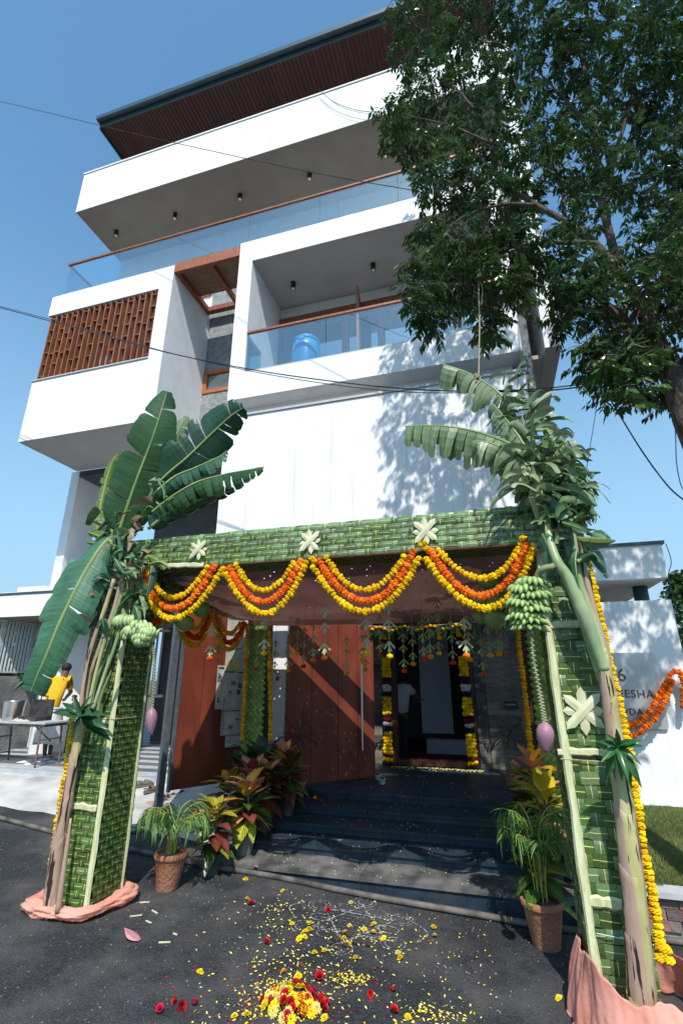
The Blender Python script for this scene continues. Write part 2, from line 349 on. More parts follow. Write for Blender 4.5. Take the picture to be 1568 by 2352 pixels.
# plain blank wall over the entrance, with fine vertical expansion joints
def blankwall():
    xs=[-4.92,-4.1,-3.2,-2.35,-1.55,-0.75,0.05,1.04]
    for a,c in zip(xs[:-1],xs[1:]):
        hb('wall_panel',W,(a+(0.004 if a>-4.9 else 0),c-(0.004 if c<1 else 0),8.02,8.5,3.6,7.20))
    hb('wall_core',W,(-4.90,1.02,8.03,8.48,3.62,7.19))
blankwall()
hb('coping',M['capgrey'],(-4.94,1.06,7.99,8.5,7.205,7.255))
hb('recess_wall',W,(-4.80,0.88,8.42,9.8,7.26,7.63)); 
# balcony frame right
hb('balcony_slab',W,(-4.92,1.04,8.0,9.85,7.63,8.27))
hb('balcony_top_slab',W,(-4.92,1.04,8.0,9.85,11.387,12.02))
hb('balcony_side_wall',W,(-4.92,-4.57,8.0,9.85,8.272,11.385)); hb('balcony_side_wall',W,(0.80,1.04,8.0,9.85,8.272,11.385))
hb('balcony_back_wall',W,(-4.565,0.795,9.71,9.84,10.9,11.384))
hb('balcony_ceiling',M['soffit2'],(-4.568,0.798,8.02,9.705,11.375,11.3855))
# teak doors at the balcony back
def doors():
    xs=[-4.55,-3.65,-2.75,-1.85,-0.95,-0.05,0.79]
    hb('door_head',M['wood'],(-4.56,0.79,9.60,9.71,10.82,10.98))
    for a,c in zip(xs[:-1],xs[1:]):
        b=MB()
        b.box(a,a+0.09,9.62,9.70,8.28,10.81); b.box(c-0.09,c-0.004,9.62,9.70,8.28,10.81); b.box(a+0.09,c-0.09,9.625,9.695,8.28,8.42); b.box(a+0.09,c-0.09,9.625,9.695,10.70,10.81)
        d=b.build('balcony_door',M['wood'],house)
        p=MB(); p.box(a+0.09,c-0.09,9.655,9.665,8.42,10.70); p.build('pane',M['winglass'],d)
    hb('curtain',M['bandlight'],(-4.5,0.7,9.80,9.82,8.3,10.7))
    q=PY(803,760,9.3)
    b=MB(); b.obox((-2.32,9.30,9.62),(0.03,0.0,0),(-0.045,0.30,0),(0,0,1.33)); b.build('open_door_leaf',M['wood'],house)
doors()
# left box with slatted screen
BX0,BX1=-10.6,-6.75
hb('box_lower_wall',W,(BX0,BX1-0.152,8.0,8.15,7.48,9.18),(BX0,BX0+0.15,8.151,9.85,7.48,9.18))
hb('box_floor',W,(BX0+0.151,BX1-0.153,8.151,9.85,7.48,7.66))
hb('box_top_band',W,(BX0,BX1-0.152,8.0,9.85,11.25,11.88))
hb('box_side_wall',W,(BX1-0.15,BX1,8.0,9.85,7.482,11.88))
hb('box_pier',W,(-7.13,BX1-0.152,8.0,8.15,9.182,11.248))
hb('box_back_wall',M['greywall'],(-9.1,BX1-0.153,9.70,9.84,7.662,11.248))
hb('box_sill',M['capgrey'],(BX0-0.03,-7.132,7.97,8.16,9.182,9.215)); hb('box_inner_window',M['wood'],(-9.3,-9.1,9.65,9.8,9.2,11.2))
# underside sheet, its shade put into the colour
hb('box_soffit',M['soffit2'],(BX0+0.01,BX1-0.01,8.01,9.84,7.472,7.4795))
scr=[]
for i in range(20):
    x=-10.50+i*0.1755
    b=MB(); b.box(x-0.016,x+0.016,8.03,8.15,9.216,11.248); b.build('screen_slat',M['wood'],house)
    if i<19:
        r2=random.Random(i*7+1); z=9.35+0.33*((i*2)%3)
        while z<11.15:
            if (i%2==0) or r2.random()<0.45:
                b=MB(); b.box(x+0.017,x+0.1585,8.045,8.135,z-0.012,z+0.012); b.build('screen_rung',M['wood'],house)
            z+=0.36 if i%2==0 else 0.62
for j in range(6):
    b=MB(); b.box(-10.56,-10.44,8.42+j*0.25,8.45+j*0.25,9.216,11.248); b.build('screen_slat',M['wood'],house)
# recess between the boxes with pergola, stone wall and small window
hb('recess_stone_wall',M['greywall'],(-6.748,-4.925,9.72,9.84,PY(490,1015,9.72).z,9.16),(-6.748,-4.925,9.72,9.84,9.87,13.0))
hb('recess_stone_jamb',M['greywall'],(-5.35,-4.925,9.72,9.84,9.161,9.869))
def smallwin():
    x0,x1,z0,z1=-6.74,-5.36,9.165,9.865; t=0.10
    b=MB(); b.box(x0,x0+t,9.69,9.80,z0,z1); b.box(x1-t,x1,9.69,9.80,z0,z1); b.box(x0+t,x1-t,9.692,9.80,z0,z0+t); b.box(x0+t,x1-t,9.692,9.80,z1-t,z1)
    f=b.build('window_frame',M['woodorange'],house); p=MB(); p.box(x0+t,x1-t,9.75,9.76,z0+t,z1-t); p.build('pane',M['winglass'],f)
smallwin()
hb('pergola_beam',M['wood'],(-6.745,-4.925,8.0,8.10,11.66,11.95)); hb('pergola_beam',M['wood'],(-6.745,-4.925,9.45,9.60,11.66,11.80))
hb('pergola_beam',M['wood'],(-6.745,-6.64,8.101,9.449,11.66,11.80)); hb('pergola_beam',M['wood'],(-5.82,-5.72,8.101,9.449,11.66,11.80))
hb('pergola_beam',M['wood'],(-5.03,-4.925,8.101,9.449,11.66,11.80))
hb('pergola_sheet',M['ply'],(-6.745,-4.925,8.101,9.05,11.802,11.825))
# third floor
hb('third_floor_slab',W,(BX0+0.02,1.4,9.86,12.5,11.5,11.9))
hb('third_floor_wall',W,(-10.45,1.3,9.86,10.0,11.9,14.97))
def win3(a,c,z0,z1,leaf=1):
    b=MB(); t=0.09; y=9.80
    b.box(a,a+t,y,9.858,z0,z1); b.box(c-t,c,y,9.858,z0,z1); b.box(a+t,c-t,y,9.856,z1-t,z1); b.box(a+t,c-t,y,9.856,z0,z0+t)
    for k in range(1,leaf+1):
        if leaf>1 and k<leaf: xm=a+(c-a)*k/leaf; b.box(xm-0.05,xm+0.05,y,9.855,z0+t,z1-t)
    f=b.build('window_frame',M['wood'],house); p=MB(); p.box(a+t,c-t,9.83,9.84,z0+t,z1-t); p.build('pane',M['winglass'],f)
for a,c in ((-8.2,-6.9),(-6.3,-4.6)): win3(a,c,12.6,14.2,2)
for a,c in ((-4.0,-2.9),(-2.5,-0.9),(-0.5,0.9)): win3(a,c,11.92,14.3,2)
# parapet slab above
hb('roof_parapet',W,(-10.51,1.42,8.0,8.2,14.98,16.5)); hb('roof_slab',W,(-10.51,1.42,8.201,13,14.98,15.4))
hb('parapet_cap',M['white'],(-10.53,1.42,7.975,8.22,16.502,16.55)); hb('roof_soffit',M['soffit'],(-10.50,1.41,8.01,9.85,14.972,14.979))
for i in range(13):
    x=-10.0+i*0.86+0.2*math.sin(i*3.1); hb('expansion_strip',W,(x,x+0.018,7.996,7.9995,14.98,16.5))
hb('fourth_floor_wall',W,(-8.5,1.2,11,11.2,15.4,18.1)); hb('roof_end_wall',W,(-10.51,-10.36,8.201,13,15.41,16.5))
# flat roof with dark boards
hb('roof_deck',M['gutter'],(-10.02,1.6,7.78,14,18.14,18.26)); hb('roof_gutter',M['gutter'],(-10.06,1.6,7.60,7.779,18.16,18.31)); hb('roof_fascia',M['gutter'],(-10.02,1.6,7.74,7.778,18.0,18.159))
hb('roof_verge',M['gutter'],(-10.06,-10.021,7.78,14,17.99,18.27))
x=-10.015; 
while x<1.5:
    b=MB(); b.box(x+0.006,x+0.112,7.785,12.5,18.085,18.138); b.build('soffit_board',M['soffwood'],house); x+=0.118
# fin box and slate strip at the right
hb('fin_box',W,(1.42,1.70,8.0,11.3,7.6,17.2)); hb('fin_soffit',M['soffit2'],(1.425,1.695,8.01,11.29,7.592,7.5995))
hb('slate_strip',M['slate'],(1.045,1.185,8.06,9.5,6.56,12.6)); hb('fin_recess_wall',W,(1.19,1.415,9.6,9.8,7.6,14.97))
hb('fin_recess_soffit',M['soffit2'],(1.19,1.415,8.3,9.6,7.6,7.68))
# glass railings
def rail(x0,x1,y,zb,zt,joints,ret=None):
    xs=[x0]+joints+[x1]
    for a,c in zip(xs[:-1],xs[1:]):
        b=MB(); b.box(a+0.006,c-0.006,y,y+0.012,zb,zt); b.build('glass_panel',M['glass'],house)
    b=MB(); b.box(x0-0.02,x1,y-0.025,y+0.037,zt,zt+0.05); b.build('handrail',M['wood'],house)
    b=MB(); b.box(x0,x1,y-0.012,y+0.022,zb-0.02,zb+0.015); b.build('glass_channel',M['capgrey'],house)
j3=[PY(x,y,8.03).x for x,y in ((418,560),(572,530),(735,480),(913,430))]
rail(-10.31,1.4,8.03,11.90,12.93,[-8.6]+j3)
b=MB(); b.box(-10.33,-10.28,8.07,9.8,12.93,12.98); b.build('handrail',M['wood'],house)
b=MB(); b.box(-10.32,-10.308,8.07,9.8,11.9,12.93); b.build('glass_panel',M['glass'],house)
j2=[PY(x,y,8.03).x for x,y in ((748,760),(850,740),(945,720))]+[-0.35,0.35]
rail(-4.56,0.80,8.03,8.30,9.30,[PY(748,780,8.03).x,PY(946,740,8.03).x,-0.3])
b=MB(); b.box(-4.565,-4.553,8.05,8.7,8.3,9.3); b.build('glass_panel',M['glass'],house)
# downlights
em=bpy.data.materials.new('lamp_lens'); em.use_nodes=True; em.node_tree.nodes['Principled BSDF'].inputs['Base Color'].default_value=(0.9,0.8,0.6,1)
def dl(x,y,z):
    b=MB(); b.lathe([(0.062,-0.19),(0.062,0)],(x,y,z),14); o=b.build('downlight',M['black'],house); c=MB(); c.lathe([(0.03,-0.194),(0.045,-0.1905)],(x,y,z),12); c.build('lens',em,o)
for x in (-9.79,-7.73,-5.61,-3.53,-1.43,0.5): dl(x,8.87,14.972)
for x in (-3.89,-1.85,0.0): dl(x,8.9,11.375)
# second floor level terrace under the boxes
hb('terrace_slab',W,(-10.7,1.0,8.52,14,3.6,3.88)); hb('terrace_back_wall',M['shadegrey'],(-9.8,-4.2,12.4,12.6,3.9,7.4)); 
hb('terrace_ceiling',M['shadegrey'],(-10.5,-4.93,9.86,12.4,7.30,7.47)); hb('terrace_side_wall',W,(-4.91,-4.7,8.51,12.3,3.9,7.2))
hb('column',W,(-10.77,-10.50,9.86,10.70,0.5,7.47))
b=MB(); b.box(-10.4,-7.5,9.95,9.962,3.9,5.0); b.build('glass_panel',M['glass'],house)
led=bpy.data.materials.new('warm_light_strip'); led.use_nodes=True; _b=led.node_tree.nodes['Principled BSDF']; _b.inputs['Emission Color'].default_value=(1,0.62,0.3,1); _b.inputs['Emission Strength'].default_value=0.9
a=PZ(434,1171.6,7.28);c=PZ(454,1184,7.28);d=PZ(505,1175,7.28)
b=MB(); b.tube([a,c,d],0.03,6); b.build('light_strip',led,house)
# entrance: porch ceiling, door wall, cladding, frame, hall
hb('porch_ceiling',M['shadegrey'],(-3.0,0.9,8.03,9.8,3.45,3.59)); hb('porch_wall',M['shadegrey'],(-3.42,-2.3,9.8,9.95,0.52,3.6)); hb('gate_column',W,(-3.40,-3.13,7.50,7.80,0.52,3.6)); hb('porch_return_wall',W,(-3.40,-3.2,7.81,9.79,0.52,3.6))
M['clad']=mat('beige_stone_cladding',(0.13,0.11,0.09),(0.22,0.19,0.16),scale=5,rough=0.7,stretch=(1,1,5),bump=0.5,bscale=20,rnd=0.35,detail=7)
M['claddark']=mat('dark_stone_cladding',(0.05,0.05,0.055),(0.12,0.115,0.11),scale=6,rough=0.6,bump=0.5,rnd=0.3)
def clad(x0,x1,y,z0,z1,h,wmin,wmax,seed,dark=0.2):
    r=random.Random(seed); z=z0
    while z<z1-0.02:
        hh=min(h*r.uniform(0.7,1.2),z1-z); x=x0
        while x<x1-0.01:
            ww=min(r.uniform(wmin,wmax),x1-x)
            b=MB(); b.box(x+0.002,x+ww-0.002,y-r.uniform(0.004,0.022),y+0.04,z+0.002,z+hh-0.002); b.build('stone',M['claddark'] if r.random()<dark else M['clad'],house); x+=ww
        z+=hh
clad(-2.28,-1.93,9.80,0.52,3.3,0.13,0.12,0.3,3,0.45); clad(-0.36,-0.17,9.80,0.52,3.3,0.10,0.08,0.19,4,0.5); clad(-0.16,0.50,9.80,0.52,3.3,0.30,0.4,0.66,5,0.0)
hb('side_panel',M['darkwood'],(0.51,0.95,9.74,9.9,0.52,3.4))
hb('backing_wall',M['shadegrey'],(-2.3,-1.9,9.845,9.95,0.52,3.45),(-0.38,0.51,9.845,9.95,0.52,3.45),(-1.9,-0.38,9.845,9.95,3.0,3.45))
hb('door_frame',M['darkwood'],(-1.92,-1.80,9.70,9.90,0.53,3.08),(-0.50,-0.37,9.70,9.90,0.53,3.08),(-1.80,-0.50,9.70,9.90,2.96,3.08),(-1.80,-0.50,9.72,9.90,0.53,0.62))
M['hallred']=mat('dark_red_carpet',(0.06,0.010,0.008),(0.09,0.016,0.012),scale=30,rough=0.95)
M['dark']=mat('darkened_hall_wall',(0.016,0.012,0.011),(0.022,0.017,0.015),rough=0.5)  # near black: darkness of the unlit hall put into its wall colour
M['panelwhite']=mat('shaded_white_panel',(0.30,0.32,0.36),(0.33,0.35,0.39),rough=0.6)  # white panel greyed, hall shade put into its colour
hb('hall_floor',M['hallred'],(-4.5,1.5,9.951,15,0.45,0.53)); hb('hall_back_wall',M['dark'],(-4.5,1.5,14,14.1,0.53,3.5)); hb('hall_side_wall',M['dark'],(-4.5,-4.4,9.96,14,0.53,3.5)); hb('hall_side_wall',M['dark'],(1.3,1.4,9.96,14,0.53,3.5)); hb('hall_ceiling',M['dark'],(-4.5,1.5,9.96,14,3.44,3.55))
a=PY(966,1600,11.5); c=PY(1036,1600,11.5)
hb('hall_partition',M['panelwhite'],(a.x,c.x,11.5,11.6,0.9,3.4)); hb('hall_plinth',M['panelwhite'],(a.x+0.1,c.x+0.4,11.3,11.6,0.53,0.80))
hb('name_board',M['black'],(0.12,0.36,9.74,9.772,1.50,1.62))
b=MB()
for k in range(5): b.box(0.155+k*0.036,0.178+k*0.036,9.735,9.739,1.56,1.585)
b.build('board_lettering',M['bandlight'],house)
# ================================================================= barrel, left side buildings
def barrel():
    t=thing('plastic_drum','sky blue plastic drum standing behind the lower balcony glass','drum',(-3.38,8.62,8.27))
    m=mat('blue_plastic',(0.03,0.30,0.62),(0.05,0.36,0.68),rough=0.35,spec=0.5,trans=0.15)
    b=MB(); b.lathe([(0.27,0),(0.30,0.03),(0.32,0.25),(0.33,0.5),(0.32,0.75),(0.29,0.92),(0.25,0.97)],(-3.38,8.62,8.272),28); b.build('body',m,t,smooth=True)
    b=MB(); b.lathe([(0.27,0.955),(0.285,0.965),(0.285,1.0),(0.25,1.03),(0.05,1.035)],(-3.38,8.62,8.272),28); b.build('lid',m,t,smooth=False)
    b=MB(); b.tube([(-3.38+0.3*math.cos(a),8.62+0.3*math.sin(a),9.20) for a in [i*math.pi/10 for i in range(21)]],0.016,6); b.build('rim_ring',m,t)
    b=MB(); b.box(-3.45,-3.31,8.305,8.335,9.12,9.19); b.build('handle',m,t)
barrel()
# compound porch on the left with flat white roof
lp=thing('porch_roof','low white flat roof slab with dark coping over the yard at left','roof slab',(-11,9,3.3))
b=MB(); b.box(-10.75,-7.2,8.3,11.5,3.29,3.77); b.build('fascia_slab',W,lp); b=MB(); b.box(-10.77,-7.18,8.28,11.5,3.772,3.815); b.build('dark_coping',M['gutter'],lp)
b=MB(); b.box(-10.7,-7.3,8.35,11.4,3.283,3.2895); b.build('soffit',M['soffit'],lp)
a=PY(41,1351,10.5); b=MB(); b.box(a.x,-8.4,10.5,11.4,3.82,a.z+0.02); b.build('roof_upstand',W,lp)
fn=thing('slat_fence','pale grey vertical steel slat fence on the plastered yard wall','fence',(-10.54,10,2.15))
for i in range(44):
    y=8.15+i*0.088
    wide=(i%9==5)
    b=MB(); b.box(-10.56,-10.52 ,y,y+(0.075 if wide else 0.032),2.17,3.28); b.build('post' if wide else 'slat',M['fencesteel'],fn)
b=MB(); b.box(-10.57,-10.51,8.0,12.1,2.13,2.169); b.build('rail',M['fencesteel'],fn)
pw=MB(); pw.grid(lambda u,v:(-10.52+0.015*mnoise.noise(Vector((u*9,v*4,2))),7.75+4.8*u,0.505+1.56*v),30,12); pw.box(-10.72,-10.53,7.75,12.55,0.5,2.06)
tag(pw.build('plastered_wall',M['plaster'],loc=(-10.6,10,0.5)),'rough grey cement plaster wall under the slat fence','wall')
aw=MB(); d1=Vector((0.62,0.78,0)).normalized(); n1=Vector((0.78,-0.62,0)); c0=Vector((-9.47,8.95,0))
aw.obox(c0+d1*0.55+Vector((0,0,1.89))-n1*-0.0+Vector((-0.08,0.06,0)),d1*0.55,n1*0.10,(0,0,1.39))
aw.box(-8.78,-8.55,9.8,11.4,0.507,3.28)
tag(aw.build('angled_wall',W,loc=(-9.2,9.3,0.5)),'white painted wall pier behind the man in the yellow shirt','wall')
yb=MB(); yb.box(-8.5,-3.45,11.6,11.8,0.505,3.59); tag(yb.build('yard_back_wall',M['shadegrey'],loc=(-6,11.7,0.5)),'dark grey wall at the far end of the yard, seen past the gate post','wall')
bw=thing('barred_window','grey barred window in the yard wall between pillar and gate post','window',(-6,11.5,1.6))
a=PY(338,1490,11.5); c=PY(372,1560,11.5)
b=MB(); b.box(a.x-0.9,c.x+0.05,11.5,11.59,1.55,1.62); b.box(a.x-0.9,c.x+0.05,11.5,11.59,3.2,3.27); b.build('frame',M['fencesteel'],bw)
for i in range(9):
    x=a.x-0.85+i*0.16
    b=MB(); b.box(x,x+0.04,11.48,11.52,1.6,3.2); b.build('bar',M['fencesteel'],bw)
# ================================================================= RIGHT SIDE
M['lawnbase']=mat('lawn_soil',(0.05,0.07,0.02),(0.10,0.12,0.035),scale=6,rough=0.95,detail=8)
M['grass']=mat('grass_blade',(0.09,0.14,0.03),(0.20,0.23,0.06),scale=2,rough=0.6,trans=0.35,detail=6,rnd=0.0,c3=(0.24,0.22,0.10),s3=1.5)
def lz(y): return 0.30+(y-5.6)*0.055
b=MB(); b.grid(lambda u,v:(0.87+9*u,5.62+2.5*v,lz(5.62+2.5*v)+0.02*mnoise.noise(Vector((u*20,v*6,0)))),40,16); b.build('lawn',M['lawnbase'],kind='structure')
def grass():
    r=random.Random(11); b=MB()
    for i in range(26000):
        x=0.95+r.random()**1.6*3.2; y=5.66+r.random()*2.4; z=lz(y)
        h=r.uniform(0.02,0.05); a=r.uniform(0,6.28); l=r.uniform(0.3,1.3)*h; wd=0.0035
        dx,dy=math.cos(a)*l,math.sin(a)*l; px,py=-math.sin(a)*wd,math.cos(a)*wd
        i0=len(b.v); b.v+=[(x-px,y-py,z),(x+px,y+py,z),(x+dx,y+dy,z+h)]; b.face((i0,i0+1,i0+2))
    o=b.build('grass',M['grass'],kind='stuff'); tag(o,'short mown grass of the small lawn below the name plate wall','grass')
grass()
b=MB(); b.box(0.87,12,5.46,5.66,0.262,0.305); tag(b.build('stone_coping',M['capgrey'],loc=(2,5.5,0.28)),'grey stone coping along the front edge of the lawn','coping')
M['brickdirt']=mat('muddy_brick',(0.20,0.085,0.06),(0.28,0.14,0.10),scale=9,rough=0.95,bump=0.8,rnd=0.25,detail=8,c3=(0.16,0.15,0.14),s3=5,t3=(0.45,0.6))
rw=thing('lawn_retaining_wall','low muddy brick and cement wall holding up the lawn','wall',(2,5.5,0))
b=MB(); b.box(0.87,12,5.53,5.62,-0.9,0.261); b.build('cement_core',M['plaster'],rw)
for row in range(3):
    x=0.88+(row%2)*0.11
    while x<3.0:
        b=MB(); b.box(x,x+0.20,5.505+rng.uniform(0,0.012),5.56,0.02+row*0.08,0.092+row*0.08); b.build('brick',M['brickdirt'],rw); x+=0.215
sgw=MB(); sgw.box(0.55,2.55,8.1,8.35,-0.5,3.085); tag(sgw.build('name_wall',W,loc=(1.5,8.2,0.4)),'white boundary wall carrying the steel name plate','wall')
fr=thing('side_porch_roof','white fascia of the low flat roof above the name plate wall','roof slab',(1.7,8.6,3.9))
b=MB(); b.box(0.7,2.66,8.35,11.5,3.45,3.97); b.build('fascia_slab',W,fr); b=MB(); b.box(0.7,2.70,8.32,11.5,3.972,4.02); b.build('dark_coping',M['gutter'],fr)
M['greencol']=mat('dark_green_column',(0.05,0.10,0.09),(0.07,0.13,0.115),scale=20,rough=0.5)
b=MB(); b.lathe([(0.11,0.3),(0.11,3.449)],(2.45,9.1,0),20); b.build('column',M['greencol'],fr,smooth=True)
for i in range(16):
    b=MB(); b.box(1.05+i*0.075,1.09+i*0.075,10.6,10.63,2.2,3.449); b.build('screen_bar',M['fencesteel'],fr)
b=MB(); b.box(0.9,2.2,10.64,10.66,2.2,3.449); b.build('screen_back',M['slate'],fr)
# name plate (slanted bottom edge as photographed is pure perspective)
pl=thing('name_plate','brushed steel name plate with dark raised letters on the white wall','name plate',(1.6,8.07,1.9))
M['plate']=mat('satin_steel_plate',(0.40,0.42,0.42),(0.62,0.62,0.60),scale=1.5,rough=0.30,metal=0.6,spec=0.5)
tr=PY(1501,1499,8.07); br=PY(1534,1676,8.07)
x1=2.19; x0=x1-1.10; z1=tr.z; z0=br.z
b=MB(); rr=0.05; pts=[]
for cx,cz,a0 in ((x1-rr,z0+rr,-90),(x1-rr,z1-rr,0),(x0+rr,z1-rr,90),(x0+rr,z0+rr,180)):
    for k in range(5): a=R(a0+k*22.5); pts.append((cx+rr*math.cos(a),cz+rr*math.sin(a)))
n=len(pts); b.v+=[(x,8.055,z) for x,z in pts]+[(x,8.075,z) for x,z in pts]
b.face(range(n)); b.face([2*n-1-k for k in range(n)])
for k in range(n): b.face((k,k+n,(k+1)%n+n,(k+1)%n))
b.build('plate',M['plate'],pl)
M['bronze']=mat('dark_bronze_letter',(0.07,0.045,0.03),(0.11,0.07,0.045),rough=0.4,metal=0.4)
def text(s,x,y,z,size,m,parent,name='letters',align='RIGHT',ext=0.006,rot=(math.pi/2,0,0),space=1.08):
    cu=bpy.data.curves.new(name,'FONT'); cu.body=s; cu.size=size; cu.extrude=ext; cu.align_x=align; cu.space_character=space; cu.resolution_u=3
    tmp=bpy.data.objects.new('t',cu); COL.objects.link(tmp); dg=bpy.context.evaluated_depsgraph_get(); me=bpy.data.meshes.new_from_object(tmp.evaluated_get(dg)); bpy.data.objects.remove(tmp)
    me.materials.clear(); me.materials.append(m); me.name=name
    o=bpy.data.objects.new(name,me); COL.objects.link(o); o.parent=parent; o.rotation_euler=rot; o.location=Vector((x,y,z))-Vector(parent['_w']); o['_w']=(0,0,0); return o
p=PY(1455,1568,8.05); text('56',PY(1440,1564,8.05).x,8.047,PY(1440,1564,8.05).z,0.24,M['bronze'],pl)
text('DEESHA',PY(1503,1602,8.05).x,8.047,PY(1503,1603,8.05).z,0.148,M['bronze'],pl)
text('OWDA',PY(1478,1643,8.05).x,8.047,PY(1478,1643,8.05).z,0.120,M['bronze'],pl)
# fix: rows of letters keep below each other
wl=MB(); q=PY(1580,1610,7.98); wl.box(2.52,2.60,7.95,8.09,1.78,2.12)
tag(wl.build('wall_lamp',M['black'],loc=(2.56,8.05,1.9)),'small black wall lamp at the corner of the name plate wall','wall lamp')
# ================================================================= WIRES
M['wire']=mat('black_cable',(0.012,0.014,0.02),(0.02,0.022,0.03),rough=0.5)
def wire(pts,r,label,name='overhead_wire',m='wire',grp='overhead cables',cat='cable',n=5):
    P=spl(pts,n); b=MB(); b.tube(P,r,5); o=b.build(name,M[m],loc=tuple(P[0])); tag(o,label,cat,grp); return o
def W_(l,Y): return [PY(x,y,Y) for x,y in l]
wire([PY(-60,222,6.6),PY(0,232,6.5),PY(230,287,6.3),PY(410,329,6.2),PY(710,394,6),PY(975,441,5.9),PY(1300,500,5.8)],0.007,'thin upper cable crossing the whole facade from the sky at left into the tree')
L2=[(-60,690),(0,706),(190,757),(370,806),(575,848),(784,878),(950,894),(1104,899),(1229,898),(1320,890),(1379,880)]
wire(W_(L2,6.2),0.010,'thick lower cable sagging from the left edge to the junction right of the house')
wire([p+Vector((0,0.03,0.006+0.05*math.sin(i*0.9))) for i,p in enumerate(W_(L2,6.2))],0.007,'slimmer strand twined along the thick lower cable')
wire(W_([(1104,898),(1229,893),(1320,884),(1379,878),(1429,866),(1500,850),(1620,815)],6.2),0.007,'short cable rising from the banana leaf to the tree at right')
wire(W_([(1379,880),(1400,915),(1470,1030),(1530,1112),(1568,1147),(1620,1185)],6.2),0.009,'cable dropping steeply from the junction to the right edge')
wire(W_([(1379,880),(1368,945),(1345,1085),(1320,1250)],6.8),0.005,'thin straight wire dropping behind the right banana plant')
wire(W_([(1288,762),(1320,780),(1350,796),(1375,800)],6.5),0.005,'thin wire leaving the fin of the house towards the tree')
wire(W_([(1346,748),(1347,780),(1356,798),(1376,802),(1362,770),(1350,740)],6.0),0.006,'loose loop of wire hanging from the tree over the sky')
wire(W_([(1545,900),(1551,1000),(1553,1060),(1562,1110),(1575,1135)],5.5),0.005,'thin wire hanging at the right edge beside the trunk')
wire(W_([(732,205),(770,235),(820,252),(870,258)],7.9),0.007,'slack wire hanging on the white roof parapet')
wire(W_([(732,205),(775,240),(820,256),(872,262)],7.88),0.005,'second slack wire just under the first on the roof parapet')
ins=MB(); a=PY(1112,899,6.18); c=PY(1160,898,6.18)
for k in range(5): p=a+(c-a)*k/4; ins.blob(p,0.035,0.02,0.022,8,6)
tag(ins.build('cable_joint',M['wire'],loc=tuple(a)),'taped joint on the lower cable beside the banana leaf','cable joint')
wire([PY(1529,1250,8.3),PY(1541,1290,8.1),PY(1534,1325,8.1),PY(1546,1365,8.05),PY(1555,1382,8.05)],0.006,'black wire dangling from the roof corner above the name plate wall')
# hose along the foot of the steps
hp=[(-60,1868),(0,1879),(131,1914),(295,1950),(400,1972),(480,1990),(560,2002),(660,2020),(784,2046),(900,2068),(1000,2085),(1100,2102),(1190,2118),(1260,2131),(1400,2146),(1530,2160),(1620,2172)]
M['pipe']=mat('dusty_black_pipe',(0.05,0.045,0.04),(0.16,0.14,0.12),scale=7,rough=0.75,detail=7)
P=spl([PG(x,y,0.03) for x,y in hp],5); b=MB(); b.tube(P,0.026,10); tag(b.build('water_pipe',M['pipe'],smooth=True,loc=tuple(P[0])),'dusty black pipe lying on the asphalt along the foot of the steps','pipe')
# ================================================================= WOVEN LEAF CANOPY
M['frond']=mat('woven_coconut_leaf',(0.035,0.085,0.016),(0.125,0.205,0.045),scale=7,rough=0.38,spec=0.5,rnd=0.38,stretch=(1.0,6,1),bump=0.2,bscale=30,detail=6,trans=0.12)
M['frond2']=mat('woven_coconut_leaf_bluish',(0.060,0.125,0.045),(0.205,0.290,0.130),scale=7,rough=0.33,spec=0.6,rnd=0.35,stretch=(1.0,6,1),bump=0.2,bscale=30,detail=6,trans=0.1)
M['frondbright']=mat('fresh_palm_leaf',(0.14,0.25,0.035),(0.24,0.36,0.07),scale=6,rough=0.45,rnd=0.22,stretch=(1,5,1),bump=0.15,trans=0.3)
M['midrib']=mat('pale_midrib',(0.58,0.55,0.16),(0.72,0.68,0.30),scale=20,rough=0.5,rnd=0.2)
M['palebark']=mat('pale_leaf_stalk',(0.50,0.52,0.26),(0.66,0.66,0.42),scale=8,rough=0.6,stretch=(6,6,1),bump=0.3,detail=6,rnd=0.1)
M['weavecore']=mat('dark_bamboo_core',(0.02,0.03,0.012),(0.035,0.045,0.02),rough=0.9)
M['paleleaf']=mat('cream_palm_leaf',(0.62,0.62,0.36),(0.78,0.76,0.54),scale=6,rough=0.5,stretch=(1,5,1),rnd=0.06,trans=0.15)
def stripmesh(nm,m1,seed):
    r=random.Random(seed); b=MB(); xs=[-0.515,-0.46,-0.18,0.18,0.46,0.515]; zs=[-0.9,0.15,1.0,1.0,0.15,-0.9]
    zs=[z+r.uniform(-0.15,0.15) for z in zs]; tw=r.uniform(-0.25,0.25)
    rows=[(-0.5,-0.25),(-0.028,0.12),(0.028,0.12),(0.5,-0.25)]
    i0=0
    for x,z in zip(xs,zs):
        for (y,dz) in rows: b.v.append((x,y+r.uniform(-0.015,0.015),z+dz+tw*y*2))
    for i in range(5):
        for j in range(3):
            b.mi=1 if j==1 else 0
            q=i*4+j; b.face((q,q+4,q+5,q+1))
    return b.mesh(nm,[m1,M['midrib']])
SM=[stripmesh('leaf_strip',M['frond'],i) for i in range(3)]+[stripmesh('leaf_strip',M['frond2'],i+9) for i in range(3)]
SMB=[stripmesh('leaf_strip',M['frondbright'],i+20) for i in range(3)]
